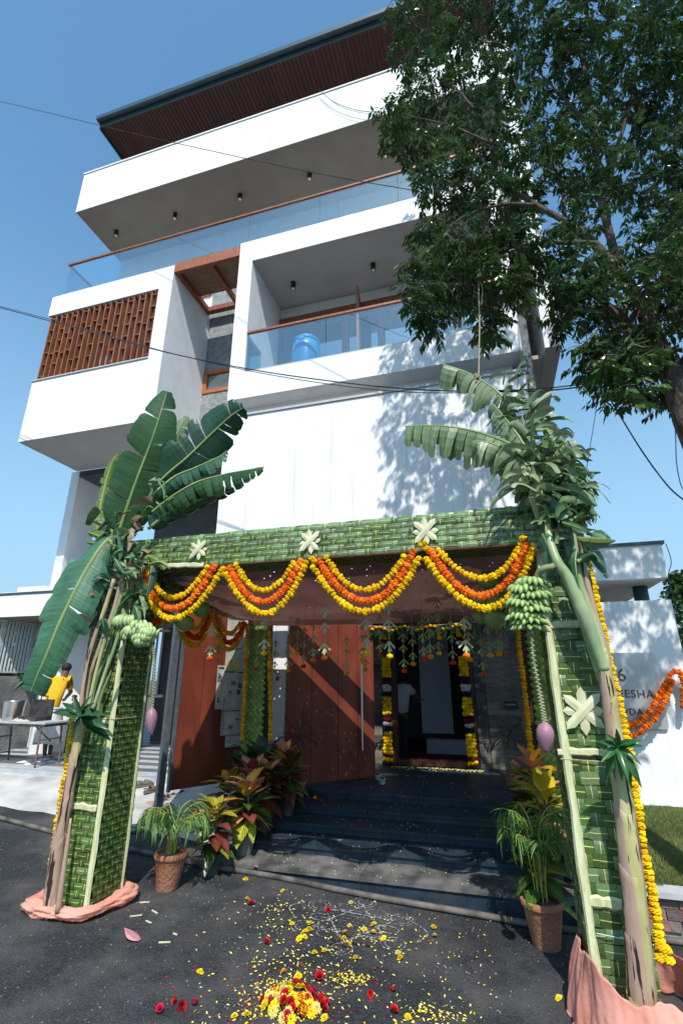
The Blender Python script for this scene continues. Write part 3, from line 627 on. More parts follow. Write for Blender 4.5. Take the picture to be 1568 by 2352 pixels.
def weave_list(O,U,V,N,w,h,a,c,hv,r,bulge=0.007,edge=0.0):
    O=Vector(O);U=Vector(U);V=Vector(V);N=Vector(N); out=[]; nr=int(h/hv); per=a+c
    for k in range(nr):
        y=(k+0.5)*hv; x=-per/2*(k%2)-r.uniform(0,0.01)
        j=0
        while x<w:
            for typ,wd in (('h',a),('v',c)):
                x0=max(x,0); x1=min(x+wd,w)
                if x1-x0>0.02:
                    cc=O+U*((x0+x1)/2)+V*(y+r.uniform(-.004,.004))+N*(0.004 if typ=='h' else 0.0035)
                    an=r.uniform(-0.05,0.05); ux=U*math.cos(an)+V*math.sin(an); vx=V*math.cos(an)-U*math.sin(an)
                    if typ=='h': m=Matrix((ux*(x1-x0)*1.0,vx*hv*r.uniform(0.93,1.02),N*bulge)).transposed()
                    else: m=Matrix((vx*hv*1.05,-ux*(x1-x0)*r.uniform(0.98,1.06),N*bulge)).transposed()
                    out.append((cc,m))
                x+=wd
    return out
def diag_list(O,U,V,N,w,h,s,l,r,bulge=0.006):
    """45 degree plain weave"""
    O=Vector(O);U=Vector(U);V=Vector(V);N=Vector(N); A=(U+V).normalized(); B=(V-U).normalized(); out=[]; n=int((w+h)/s)+2
    for i in range(-n,n):
        for j in range(-n,n):
            p=A*(i*s)+B*(j*s); x=p.dot(U); y=p.dot(V)
            if 0.012<x<w-0.012 and 0.02<y<h-0.02 and (i+j)%2==0 or (0.012<x<w-0.012 and 0.02<y<h-0.02 and (i+j)%2==1):
                if (i+j)%2==0: m=Matrix((A*s*1.25,B*s*0.95,N*bulge)).transposed()
                else: m=Matrix((B*s*1.25,-A*s*0.95,N*bulge)).transposed()
                out.append((O+p+N*r.uniform(0,0.003),m))
    return out
def place_strips(lst,parent,meshes,r,limit=300):
    extra=MB()
    for k,(p,m) in enumerate(lst):
        me=r.choice(meshes)
        if k<limit: inst(me,'leaf_strip',p,parent,m)
        else:
            i0=len(extra.v); 
            for v in me.vertices: extra.v.append(tuple(p+m@v.co))
            for f in me.polygons: extra.mi=f.material_index; extra.face([i0+q for q in f.vertices])
    if extra.v: extra.build('fine_leaf_weave',[meshes[0].materials[0],M['midrib']],parent,kind='stuff')
def wavy_strip(pts,w,t,n,seed,side,out):
    """flattened stalk following pts"""
    r=random.Random(seed); P=spl(pts,n); b=MB(); i0=0; s=Vector(side); o=Vector(out)
    for k,p in enumerate(P):
        ww=w*(1+0.12*math.sin(k*1.7+seed)+r.uniform(-.06,.06))/2; q=p+s*r.uniform(-.004,.004)
        for a,c in ((-1,0),(-0.6,1),(0.6,1),(1,0)): b.v.append(tuple(q+s*ww*a+o*t*c))
    for k in range(len(P)-1):
        for j in range(3): a=k*4+j; b.face((a,a+1,a+5,a+4))
        b.face((k*4+3,k*4,k*4+4,k*4+7))
    b.face((0,3,2,1)); e=(len(P)-1)*4; b.face((e,e+1,e+2,e+3)); return b
CF=4.17                                                        # front plane of the canopy
ex=Vector((1,0,0)); ey=Vector((0,1,0)); ez=Vector((0,0,1))
def pillar(name,label,x0,x1,y0,y1,z0,z1,faces,seed,corner=None,diag=False):
    t=thing(name,label,'pillar',((x0+x1)/2,(y0+y1)/2,z0)); r=random.Random(seed)
    b=MB(); b.box(x0+0.012,x1-0.012,y0+0.012,y1-0.012,z0,z1); b.build('bamboo_core',M['weavecore'],t)
    lst=[]
    for f in faces:
        if diag:
            if f=='front': lst+=diag_list((x0,y0,z0),ex,ez,-ey,x1-x0,z1-z0,0.062,0.1,r)
            if f=='left': lst+=diag_list((x0,y1,z0),-ey,ez,-ex,y1-y0,z1-z0,0.07,0.1,r)
        else:
            if f=='front': lst+=weave_list((x0,y0,z0),ex,ez,-ey,x1-x0,z1-z0,*((0.128,0.075,0.082) if x0>0 else (0.088,0.050,0.056)),r,0.006)
            if f=='right': lst+=weave_list((x1,y0,z0),ey,ez,ex,y1-y0,z1-z0,0.080,0.046,0.056,r,0.005)
            if f=='left': lst+=weave_list((x0,y1,z0),-ey,ez,-ex,y1-y0,z1-z0,0.12,0.07,0.09,r,0.005)
    place_strips(lst,t,SMB if diag else (SM[:3]+SM[:3]+SM[4:5] if x0<0 else SM),r)
    return t
PLX0,PLX1=-3.92,-3.46; PRX0,PRX1=0.42,0.80
zl=gz(-3.7); zr=gz(0.6)
pL=pillar('woven_leaf_pillar','left front pillar clad in woven green coconut leaves with a banana trunk tied at its side',PLX0,PLX1,CF,CF+0.42,zl-0.05,3.1,('front','right'),1)
pR=pillar('woven_leaf_pillar','right front pillar clad in woven green coconut leaves with a cream leaf star on it',PRX0,PRX1,CF,CF+0.42,zr-0.05,3.1,('front','left'),2)
pBL=pillar('woven_leaf_pillar','rear left pillar of bright diagonally woven palm leaf between two marigold strings',-3.62,-3.28,7.06,7.3,0.505,2.9,('front',),3,diag=True)
pBR=pillar('woven_leaf_pillar','rear right pillar of bright diagonally woven palm leaf behind the right banana flower',0.43,0.80,6.95,7.25,0.3,2.9,('front',),4,diag=True)
# pale corner stalks and bands
def corner(par,x,y,z0,z1,seed,sx=1,w=0.055): 
    wavy_strip([(x,y-0.012,z0),(x+0.004,y-0.014,(z0*2+z1)/3),(x-0.006,y-0.012,(z0+z1*2)/3),(x,y-0.012,z1)],w,0.018,6,seed,(sx,0,0),(0,-1,0)).build('corner_stalk',M['palebark'],par)
corner(pL,PLX1-0.02,CF,zl,3.0,3); corner(pL,PLX1+0.005,CF+0.40,zl,2.9,4,w=0.03)
corner(pR,PRX0+0.025,CF,zr,3.0,5,w=0.06)
def band(par,x0,x1,z,y,seed,w=0.05):
    wavy_strip([(x0,y-0.016,z),((x0+x1)/2,y-0.02,z+0.006),(x1,y-0.016,z-0.004)],w,0.012,6,seed,(0,0,1),(0,-1,0)).build('leaf_band',M['palebark'],par)
def zb(x,y): return PY(x,y,CF-0.02).z
band(pL,PLX0+0.02,PLX1-0.05,zb(235,1656),CF,1); band(pL,PLX0+0.02,PLX1-0.05,zb(210,1857),CF,2,0.06)
band(pR,PRX0-0.01,PRX1,zb(1290,1436),CF,3,0.055); band(pR,PRX0-0.03,PRX1,zb(1320,1729),CF,4,0.05); band(pR,PRX0+0.05,PRX1-0.02,zb(1375,2075),CF,5,0.07)
M['string']=mat('jute_string',(0.35,0.25,0.15),(0.5,0.38,0.25),scale=40,rough=0.9)
def strg(name,par,pts,r=0.004,m=None): b=MB(); b.tube(pts,r,5); return b.build(name,m or M['string'],par)
strg('tie_string',pL,[(PLX0,CF-0.03,zb(200,1652)),(PLX1+0.02,CF-0.03,zb(260,1652)),(PLX1+0.03,CF+0.2,zb(260,1652)),(PLX1+0.03,CF+0.42,zb(260,1652)+0.01)])
strg('tie_string',pR,[(PRX0-0.02,CF-0.03,zb(1330,1745)),(PRX1,CF-0.03,zb(1330,1745)-0.01)])
M['nylon']=mat('pale_blue_nylon',(0.45,0.62,0.72),(0.5,0.68,0.78),rough=0.4)
strg('nylon_string',pR,[(PRX0+0.06,CF-0.035,zb(1350,2140)),(PRX1,CF-0.035,zb(1430,2160))],0.003,M['nylon'])
# beams
bt=thing('woven_leaf_beam','front beam of woven green coconut leaves spanning the whole canopy','beam',(-1.5,CF,3.07)); r=random.Random(8)
b=MB(); b.box(-3.90,0.80,CF+0.01,CF+0.44,3.085,3.375); b.build('bamboo_core',M['weavecore'],bt)
lst=weave_list((-3.92,CF,3.065),ex,ez,-ey,4.72,0.330,0.105,0.060,0.055,r,0.006)
place_strips(lst,bt,SM[3:]+SM[:2],r)
under=weave_list((-3.9,CF+0.44,3.08),ex,-ey,-ez,4.8,0.44,0.10,0.05,0.055,r,0.005)
place_strips(under,bt,SM[:3],r,0)
b=wavy_strip([(-3.55,CF-0.02,3.075),(-3.0,CF-0.02,3.085),(-2.65,CF-0.02,3.07)],0.05,0.012,8,4,(0,0,1),(0,-1,0)); b.build('pale_leaf_edge',M['paleleaf'],bt)
b=MB(); b.tube([(-3.8,CF+0.0,3.055),(-1.5,CF-0.005,3.06),(0.8,CF,3.055)],0.012,6); b.build('bamboo_pole',M['darkwood'],bt)
def sidebeam(label,x0,x1,y0,y1,z0,z1,seed):
    t=thing('woven_leaf_beam',label,'beam',((x0+x1)/2,(y0+y1)/2,z0)); r=random.Random(seed)
    b=MB(); b.box(x0+.01,x1-.01,y0,y1,z0+.01,z1); b.build('bamboo_core',M['weavecore'],t)
    if x1-x0>y1-y0: L=weave_list((x0,y0,z0),ex,ez,-ey,x1-x0,z1-z0,0.1,0.06,0.07,r); L+=weave_list((x0,y1,z0),ex,-ey,-ez,x1-x0,y1-y0,0.1,0.05,0.06,r,0.005)
    else:
        L=weave_list((x1,y0,z0),ey,ez,ex,y1-y0,z1-z0,0.1,0.06,0.07,r) if x0<-2 else weave_list((x0,y1,z0),-ey,ez,-ex,y1-y0,z1-z0,0.1,0.06,0.07,r)
        L+=weave_list((x0,y1,z0),ex,-ey,-ez,x1-x0,y1-y0,0.09,0.06,0.07,r,0.005)
    place_strips(L,t,SM[:3],r,290)
sidebeam('woven leaf side beam running back from the left front pillar',-3.78,-3.46,CF+0.45,7.05,2.88,3.12,12)
sidebeam('woven leaf side beam running back from the right front pillar',0.46,0.78,CF+0.45,6.94,2.88,3.12,13)
sidebeam('rear crossbeam of woven leaves between the two rear pillars',-3.6,0.8,7.06,7.24,2.9,3.08,14)
# ceiling cloth, perforated
def clothmat():
    m=mat('perforated_brown_sheet',(0.13,0.060,0.050),(0.24,0.115,0.095),scale=1.6,rough=0.4,spec=0.5,detail=6,trans=0.28,bump=0.25,bscale=4)
    N=m.node_tree.nodes; L=m.node_tree.links; out=N['Material Output'].inputs[0]; src=out.links[0].from_socket
    tc=N.new('ShaderNodeTexCoord'); v=N.new('ShaderNodeTexVoronoi'); v.inputs['Scale'].default_value=13; L.new(tc.outputs['Object'],v.inputs['Vector'])
    lt=N.new('ShaderNodeMath'); lt.operation='LESS_THAN'; lt.inputs[1].default_value=0.12; L.new(v.outputs['Distance'],lt.inputs[0])
    tr=N.new('ShaderNodeBsdfTransparent'); x=N.new('ShaderNodeMixShader'); L.new(lt.outputs[0],x.inputs[0]); L.new(src,x.inputs[1]); L.new(tr.outputs[0],x.inputs[2]); L.new(x.outputs[0],out); return m
M['cloth']=clothmat()
def cz(u,v):
    x=-3.50+4.0*u; y=4.60+2.42*v; sag=0.10*math.sin(math.pi*u)+0.05*math.sin(math.pi*2.5*u)**2*(1-v)
    z=3.125-0.29*v-0.14*math.sin(math.pi*v)*0.6-sag*(0.35+0.65*math.sin(math.pi*v))*0.5+0.02*mnoise.noise(Vector((x*2,y*2,0)))
    if v>0.96: z-=0.06
    return (x,y,z)
b=MB(); b.grid(cz,60,36); tag(b.build('canopy_cloth',M['cloth'],smooth=True,loc=(-1.5,5.8,3)),'brown perforated sheet stretched as a ceiling under the leaf canopy','canopy sheet')
# ================================================================= leaf stars
def star(label,x,y,size,Y,seed,par_name='leaf_star'):
    p=PY(x,y,Y); t=thing(par_name,label,'leaf star',tuple(p),'cream palm leaf stars'); r=random.Random(seed)
    for k,(ang,l) in enumerate(((0.05,0.86),(math.pi/2+0.05,1.0),(-0.72,1.0),(0.82,1.08))):   # four crossing strips give eight points
        ang+=r.uniform(-.08,.08); d=Vector((math.cos(ang),0,math.sin(ang))); s=Vector((-math.sin(ang),0,math.cos(ang))); h=0.010+0.007*k; w=size*0.19; L=size*l
        b=MB(); y=Vector((0,-1,0)); out=[-d*L,-d*L*0.72-s*w,d*L*0.72-s*w,d*L,d*L*0.72+s*w,-d*L*0.72+s*w]
        top=[p+q+y*(h+(0.004 if i in (0,3) else 0.0)) for i,q in enumerate(out)]; c1=p-d*L*0.5+y*(h+0.006); c2=p+d*L*0.5+y*(h+0.006); b.v=[tuple(q) for q in top+[c1,c2]]
        b.face((0,1,6)); b.face((1,2,7,6)); b.face((2,3,7)); b.face((3,4,7)); b.face((4,5,6,7)); b.face((5,0,6)); o=b.build('leaf_strip',M['paleleaf'],t); o.modifiers.new('s','SOLIDIFY').thickness=0.003
star('cream leaf star on the beam, leftmost of three above the marigold swags',458,1263,0.115,CF-0.01,1)
star('cream leaf star in the middle of the front beam',713,1245,0.125,CF-0.01,2)
star('cream leaf star near the right end of the front beam',977,1221,0.135,CF-0.01,3)
star('large cream leaf star on the face of the right front pillar',1338,1633,0.165,CF-0.01,4)
# ================================================================= MARIGOLDS
def petalmat(name,c1,c2): 
    return mat(name,c1,c2,scale=60,rough=0.7,spec=0.2,rnd=0.22,detail=2,contrast=(0.3,0.7),trans=0.12)
M['mY']=petalmat('yellow_marigold',(0.86,0.46,0.004),(0.95,0.66,0.008)); M['mO']=petalmat('orange_marigold',(0.82,0.13,0.008),(0.95,0.25,0.02))
M['mA']=petalmat('amber_marigold',(0.80,0.34,0.003),(0.90,0.50,0.006)); M['mR']=petalmat('red_orange_marigold',(0.62,0.05,0.004),(0.78,0.10,0.01))
def marig(seed,m,n=16,k=10):
    r=random.Random(seed); b=MB(); i0=0
    b.v.append((0,0,-0.42))
    for a in range(1,k):
        ph=math.pi*a/k-math.pi/2
        for j in range(n):
            th=2*math.pi*(j+0.5*(a%2))/n; q=1+0.17*r.uniform(-1,1)+(0.13 if (j+a)%2 else -0.10)
            b.v.append((math.cos(ph)*math.cos(th)*0.5*q,math.cos(ph)*math.sin(th)*0.5*q,math.sin(ph)*0.40*(1+0.12*r.uniform(-1,1))))
    b.v.append((0,0,0.36)); e=len(b.v)-1
    for j in range(n): b.face((0,1+(j+1)%n,1+j)); b.face((e,e-n+j,e-n+(j+1)%n))
    for a in range(k-2):
        for j in range(n):
            p=1+a*n+j; q=1+a*n+(j+1)%n; b.face((p,q,q+n)); b.face((p,q+n,p+n))
    return b.mesh('marigold',m)
MG={c:[marig(i+s*10,M[c]) for i in range(4)] for s,c in enumerate(('mY','mO','mA','mR'))}
def garland(pts,d,c,label,group=None,seed=0,sp=0.70,name='marigold_garland',n=14,string=True,double=0):
    P=spl(pts,n); t=thing(name,label,'garland',tuple(P[0]),group); r=random.Random(seed)
    L=[0]
    for a,b_ in zip(P[:-1],P[1:]): L.append(L[-1]+(b_-a).length)
    s=0; k=0; N=0
    while s<L[-1] and N<298:
        while k<len(L)-2 and L[k+1]<s: k+=1
        f=(s-L[k])/max(1e-6,L[k+1]-L[k]); p=P[k].lerp(P[k+1],min(1,f)); tg=(P[k+1]-P[k]).normalized()
        m=basis(tg,Vector((r.uniform(-1,1),r.uniform(-1,1),r.uniform(-1,1))))@Matrix.Rotation(r.uniform(-.35,.35),3,'X')
        sc=d*r.uniform(0.84,1.18); m=m@Matrix.Diagonal((sc*r.uniform(0.95,1.15),sc*r.uniform(0.95,1.15),sc*r.uniform(0.8,1.1)))
        inst(r.choice(MG[c]),'marigold',p+Vector((r.uniform(-1,1),r.uniform(-1,1),r.uniform(-1,1)))*d*0.06,t,m); s+=d*sp*r.uniform(0.9,1.1); N+=1
    b=MB(); b.tube(P[::max(1,n//3)]+[P[-1]],0.004,4); b.build('thread',M['string'],t)
    return t
def hang(a,b,c,n=9):
    """parabola-like curve through a (left top), b (lowest) and c (right top)"""
    a,b,c=Vector(a),Vector(b),Vector(c); out=[]
    tb=(b-a).dot(c-a)/(c-a).length_squared
    for i in range(n):
        t=i/(n-1)
        la=(t-tb)*(t-1)/((0-tb)*(0-1)); lb=(t-0)*(t-1)/((tb)*(tb-1)); lc=(t-0)*(t-tb)/((1)*(1-tb)); out.append(a*la+b*lb+c*lc)
    return out
ox,oy,k=306,1163.75,0.46875
Z=lambda l,Y=CF-0.055:[PY(ox+a*k,oy+b_*k,Y) for a,b_ in l]
sw=[('leftmost',[(28,320),(195,548),(437,305)],[(42,312),(205,498),(402,285)],[(68,300),(190,446),(372,283)]),
    ('second',[(455,330),(640,522),(850,262)],[(472,300),(620,465),(825,252)],[(503,285),(625,410),(795,262)]),
    ('third',[(880,295),(1120,512),(1405,240)],[(908,265),(1130,462),(1378,210)],[(945,250),(1135,408),(1335,232)])]
for nm,o,m_,i_ in sw:
    garland(hang(*Z(o,CF-0.075)),0.056,'mY','yellow marigold strand, outermost of the %s swag under the front beam'%nm,'marigold swags on the front beam',1,0.72)
    garland(hang(*Z(m_,CF-0.065)),0.060,'mO','orange marigold strand in the middle of the %s swag under the front beam'%nm,'marigold swags on the front beam',2,0.55)
    garland(hang(*Z(i_,CF-0.055)),0.053,'mY','yellow marigold strand, innermost of the %s swag under the front beam'%nm,'marigold swags on the front beam',3,0.72)
Q=lambda l,Y=CF-0.06:[PY(784+a/2,1176+b_/2,Y) for a,b_ in l]
nm='rightmost'
garland(hang(*Q([(388,215),(655,442),(885,150)],CF-0.075)),0.056,'mY','yellow marigold strand, outermost of the rightmost swag under the front beam','marigold swags on the front beam',4,0.72)
garland(hang(*Q([(408,178),(645,385),(855,148)],CF-0.065)),0.060,'mO','orange marigold strand in the middle of the rightmost swag under the front beam','marigold swags on the front beam',5,0.55)
garland(hang(*Q([(445,175),(625,305),(832,130)],CF-0.055)),0.053,'mY','yellow marigold strand, innermost of the rightmost swag under the front beam','marigold swags on the front beam',6,0.72)
for q,(x,y) in enumerate(((512,1306),(514,1320),(716,1283),(722,1290),(966,1252),(974,1248),(980,1260),(1200,1236))):
    o=inst(MG['mY'][q%4],'marigold',PY(x,y,CF-0.08),None,Matrix.Diagonal((0.06,0.06,0.06))); tag(o,'yellow marigold pinned '+('where the two leftmost swags meet, upper one','where the two leftmost swags meet, lower one','where the two middle swags meet, left one','where the two middle swags meet, right one','below the right leaf star on the beam, left of three','below the right leaf star on the beam, middle of three','below the right leaf star on the beam, right of three','on top of the right end of the rightmost swag')[q],'marigold','pinned marigolds on the front beam')
# long hanging strings
z5=lambda l:[(1286+a*.3123,1225+b_*.3123) for a,b_ in l]
pts=[(1345,1242)]+z5([(205,130),(225,250),(255,400),(290,560),(320,660),(340,790),(375,940),(400,1080),(440,1220),(465,1360),(490,1500),(530,1700),(560,1900),(585,2050)])+[(1483,1967),(1494,2020),(1503,2060),(1513,2127),(1519,2174),(1525,2205)]
garland([PY(x-4,y,4.42-0.01*i) for i,(x,y) in enumerate(pts)],0.060,'mY','long yellow marigold string hanging down the outer side of the right front pillar',None,7,0.62,n=8)
for i,(x,y) in enumerate(((1516,2175),(1526,2180),(1520,2192),(1532,2206),(1512,2199))): 
    o=inst(MG['mY'][i%4],'marigold',PY(x,y,4.22),None,Matrix.Diagonal((0.075,0.075,0.065))); tag(o,'yellow marigold in the tuft ending the string beside the right pillar','marigold','marigold tuft at the foot of the right string')
pts=[(172,1600),(168,1640),(164,1679),(158,1720),(153,1761),(146,1800),(142,1819),(135,1864),(130,1900),(124,1950),(115,1994)]
garland([PY(x,y,4.30) for x,y in pts],0.052,'mY','long yellow marigold string hanging left of the left banana trunk',None,8,0.66,n=8)
garland([PY(x,y,6.98) for x,y in ((567.7,1436),(565,1500),(562,1580),(559,1640),(555,1699))],0.056,'mA','amber marigold string along the left edge of the rear left pillar','marigold strings on the rear pillars',9,0.66)
garland([PY(x,y,6.98) for x,y in ((617,1440),(618,1500),(620,1580),(621,1640),(620,1702))],0.056,'mA','amber marigold string along the right edge of the rear left pillar','marigold strings on the rear pillars',10,0.66)
garland([PY(x,y,6.88) for x,y in ((1188,1440),(1192,1490),(1197,1531),(1206,1600),(1212,1660),(1218,1720),(1228,1795))],0.060,'mA','amber marigold string along the rear right pillar above the crotons','marigold strings on the rear pillars',11,0.66)
# swags under the left side beam
zz=lambda l,X:[PXX(343+a*.2734,1347.5+b_*.2734,X) for a,b_ in l]
for i,(pp,c,d,l) in enumerate((([(225,290),(350,492),(515,235)],'mA',0.058,'outer amber strand of the first swag'),([(275,330),(370,428),(490,225)],'mR',0.062,'red orange strand of the first swag'),([(330,320),(395,355),(465,235)],'mA',0.052,'inner amber strand of the first swag'),
      ([(530,235),(660,528),(812,300)],'mA',0.058,'outer amber strand of the second swag'),([(545,240),(665,470),(795,300)],'mR',0.062,'red orange strand of the second swag'),([(575,250),(670,395),(765,300)],'mA',0.052,'inner amber strand of the second swag'),
      ([(20,375),(70,345),(110,270)],'mA',0.055,'amber strand end showing left of the coconuts'),([(30,300),(70,280),(112,230)],'mR',0.060,'red strand end showing left of the coconuts'))):
    garland(hang(*zz(pp,-3.40)),d,c,'shaded marigolds, '+l+' under the left side beam','marigold swags on the left side beam',20+i,0.66)
# orange garland on the name wall
G=lambda l,Y:[PY(1286+a*.3123,1225+b_*.3123,Y) for a,b_ in l]
garland(G([(480,1425),(560,1400),(650,1320),(710,1230),(770,1120),(810,1040),(850,1015),(890,1035),(905,1100),(912,1200),(905,1290)],7.93),0.070,'mO','upper orange marigold string looped over the lamp of the name wall','orange strings on the name wall',40,0.55)
garland(G([(485,1500),(560,1480),(640,1420),(720,1330),(765,1240),(800,1150),(830,1080)],7.9),0.068,'mO','lower orange marigold string sagging across the steel name plate','orange strings on the name wall',41,0.55)
# door garlands: banded yellow, white, red and navy flowers
M['mW']=petalmat('white_flowers',(0.55,0.50,0.42),(0.72,0.68,0.60)); M['mD']=petalmat('deep_red_flowers',(0.12,0.006,0.01),(0.2,0.01,0.015)); M['mN']=petalmat('navy_ribbon',(0.008,0.010,0.04),(0.012,0.015,0.06))
for c in ('mW','mD','mN'): MG[c]=[marig(77+i,M[c]) for i in range(3)]
def doorg(lab,x_top,x_bot,y0,y1,seed):
    Y=9.62; t=thing('door_garland',lab,'garland',tuple(PY(x_top,y0,Y)),'banded garlands on the door posts'); r=random.Random(seed)
    seg=[('mY',.0,.065),('mD',.07,.085),('mW',.105,.13),('mN',.14,.15),('mY',.22,.36),('mN',.37,.385),('mD',.40,.42),('mW',.43,.48),('mN',.49,.51),('mY',.525,.64),('mN',.655,.665),('mD',.675,.70),('mW',.71,.73),('mN',.745,.765),('mY',.78,.92),('mD',.935,.95),('mY',.96,.985)]
    a=PY(x_top,y0,Y); b_=PY(x_bot,y1,Y); L=(b_-a).length
    for c,f0,f1 in [('mY',-0.2,-0.09)]+seg:
        f=f0
        while f<=f1:
            p=a.lerp(b_,f)
            for dx in (-0.052,0.0,0.052):
                m=rotm(r)@Matrix.Diagonal((0.075,0.075,0.075)); inst(r.choice(MG[c]),'flower',p+Vector((dx+r.uniform(-.01,.01),r.uniform(-.03,.0),r.uniform(-.01,.01))),t,m)
            f+=0.026
doorg('banded yellow, red and white flower garland on the left post of the main door',885,892,1452,1757,1)
doorg('banded yellow, red and white flower garland on the right post of the main door',1056,1087,1445,1766,2)
# ================================================================= BANANA PLANTS
def bananaleafmat(name,c1,c2,rib=0.25,trans=0.22,c3=None,sc=(0.8,110,1)):
    m=mat(name,c1,c2,scale=2.5,rough=0.36,spec=0.5,detail=5,trans=trans,c3=c3,s3=2.2,t3=(0.55,0.75),rnd=0.12)
    N,L,b=nodes(m); tc=N.new('ShaderNodeTexCoord'); mp=N.new('ShaderNodeMapping'); mp.inputs['Scale'].default_value=sc; L.new(tc.outputs['UV'],mp.inputs[0])
    n=N.new('ShaderNodeTexNoise'); n.inputs['Scale'].default_value=1.0; n.inputs['Detail'].default_value=3; L.new(mp.outputs[0],n.inputs['Vector'])
    bp=N.new('ShaderNodeBump'); bp.inputs['Strength'].default_value=0.45; bp.inputs['Distance'].default_value=0.004; L.new(n.outputs[0],bp.inputs['Height']); L.new(bp.outputs[0],b.inputs['Normal'])
    src=b.inputs['Base Color'].links[0].from_socket; r=N.new('ShaderNodeMapRange'); r.inputs['From Min'].default_value=0.35; r.inputs['From Max'].default_value=0.65; r.inputs['To Min'].default_value=1-rib; r.inputs['To Max'].default_value=1+rib; L.new(n.outputs[0],r.inputs[0])
    h=N.new('ShaderNodeHueSaturation'); L.new(r.outputs[0],h.inputs['Value']); L.new(src,h.inputs['Color']); L.new(h.outputs[0],b.inputs['Base Color']); return m
M['banL']=bananaleafmat('banana_leaf',(0.022,0.085,0.028),(0.055,0.14,0.045))
M['banD']=bananaleafmat('dark_banana_leaf',(0.010,0.050,0.026),(0.024,0.080,0.040),0.2,0.12)
M['banT']=bananaleafmat('teal_banana_leaf',(0.035,0.12,0.065),(0.075,0.19,0.10),0.25,0.15)
M['banW']=bananaleafmat('wilted_banana_leaf',(0.13,0.21,0.09),(0.27,0.34,0.18),0.3,0.2,c3=(0.07,0.12,0.05))
M['banY']=bananaleafmat('yellowed_banana_leaf',(0.12,0.20,0.03),(0.22,0.28,0.06),0.3,0.3)
M['banB']=bananaleafmat('dried_banana_leaf',(0.16,0.11,0.06),(0.30,0.23,0.15),0.3,0.1)
M['ribW']=bananaleafmat('wilted_leaf_ribbon',(0.16,0.235,0.10),(0.34,0.40,0.23),0.28,0.22,sc=(16,0.8,1),c3=(0.07,0.13,0.05))
M['ribG']=bananaleafmat('green_leaf_ribbon',(0.06,0.13,0.045),(0.15,0.24,0.09),0.28,0.2,sc=(16,0.8,1))
M['ribL']=mat('banana_midrib',(0.20,0.28,0.09),(0.30,0.38,0.14),scale=4,rough=0.4)
M['trunk']=mat('banana_pseudostem',(0.34,0.34,0.10),(0.52,0.46,0.24),scale=4,rough=0.5,stretch=(3,3,0.5),bump=0.3,detail=8,c3=(0.40,0.27,0.20),s3=2.2,t3=(0.42,0.52))
def trunkspots(m):
    N,L,b=nodes(m); src=b.inputs['Base Color'].links[0].from_socket; tc=N.new('ShaderNodeTexCoord'); mp=N.new('ShaderNodeMapping'); mp.inputs['Scale'].default_value=(26,26,2.2); L.new(tc.outputs['Object'],mp.inputs[0])
    n=N.new('ShaderNodeTexNoise'); n.inputs['Scale'].default_value=1; n.inputs['Detail'].default_value=7; L.new(mp.outputs[0],n.inputs['Vector']); r=N.new('ShaderNodeValToRGB')
    r.color_ramp.elements[0].position=0.565; r.color_ramp.elements[1].position=0.60; L.new(n.outputs[0],r.inputs[0]); x=N.new('ShaderNodeMix'); x.data_type='RGBA'
    L.new(r.outputs[0],x.inputs[0]); L.new(src,x.inputs[6]); x.inputs[7].default_value=(0.035,0.016,0.018,1); L.new(x.outputs[2],b.inputs['Base Color'])
trunkspots(M['trunk'])
M['stemG']=mat('pale_green_leaf_stalk',(0.20,0.29,0.12),(0.36,0.43,0.24),scale=3,rough=0.4,stretch=(3,3,0.5),detail=6,bump=0.15,c3=(0.42,0.42,0.16),s3=2)
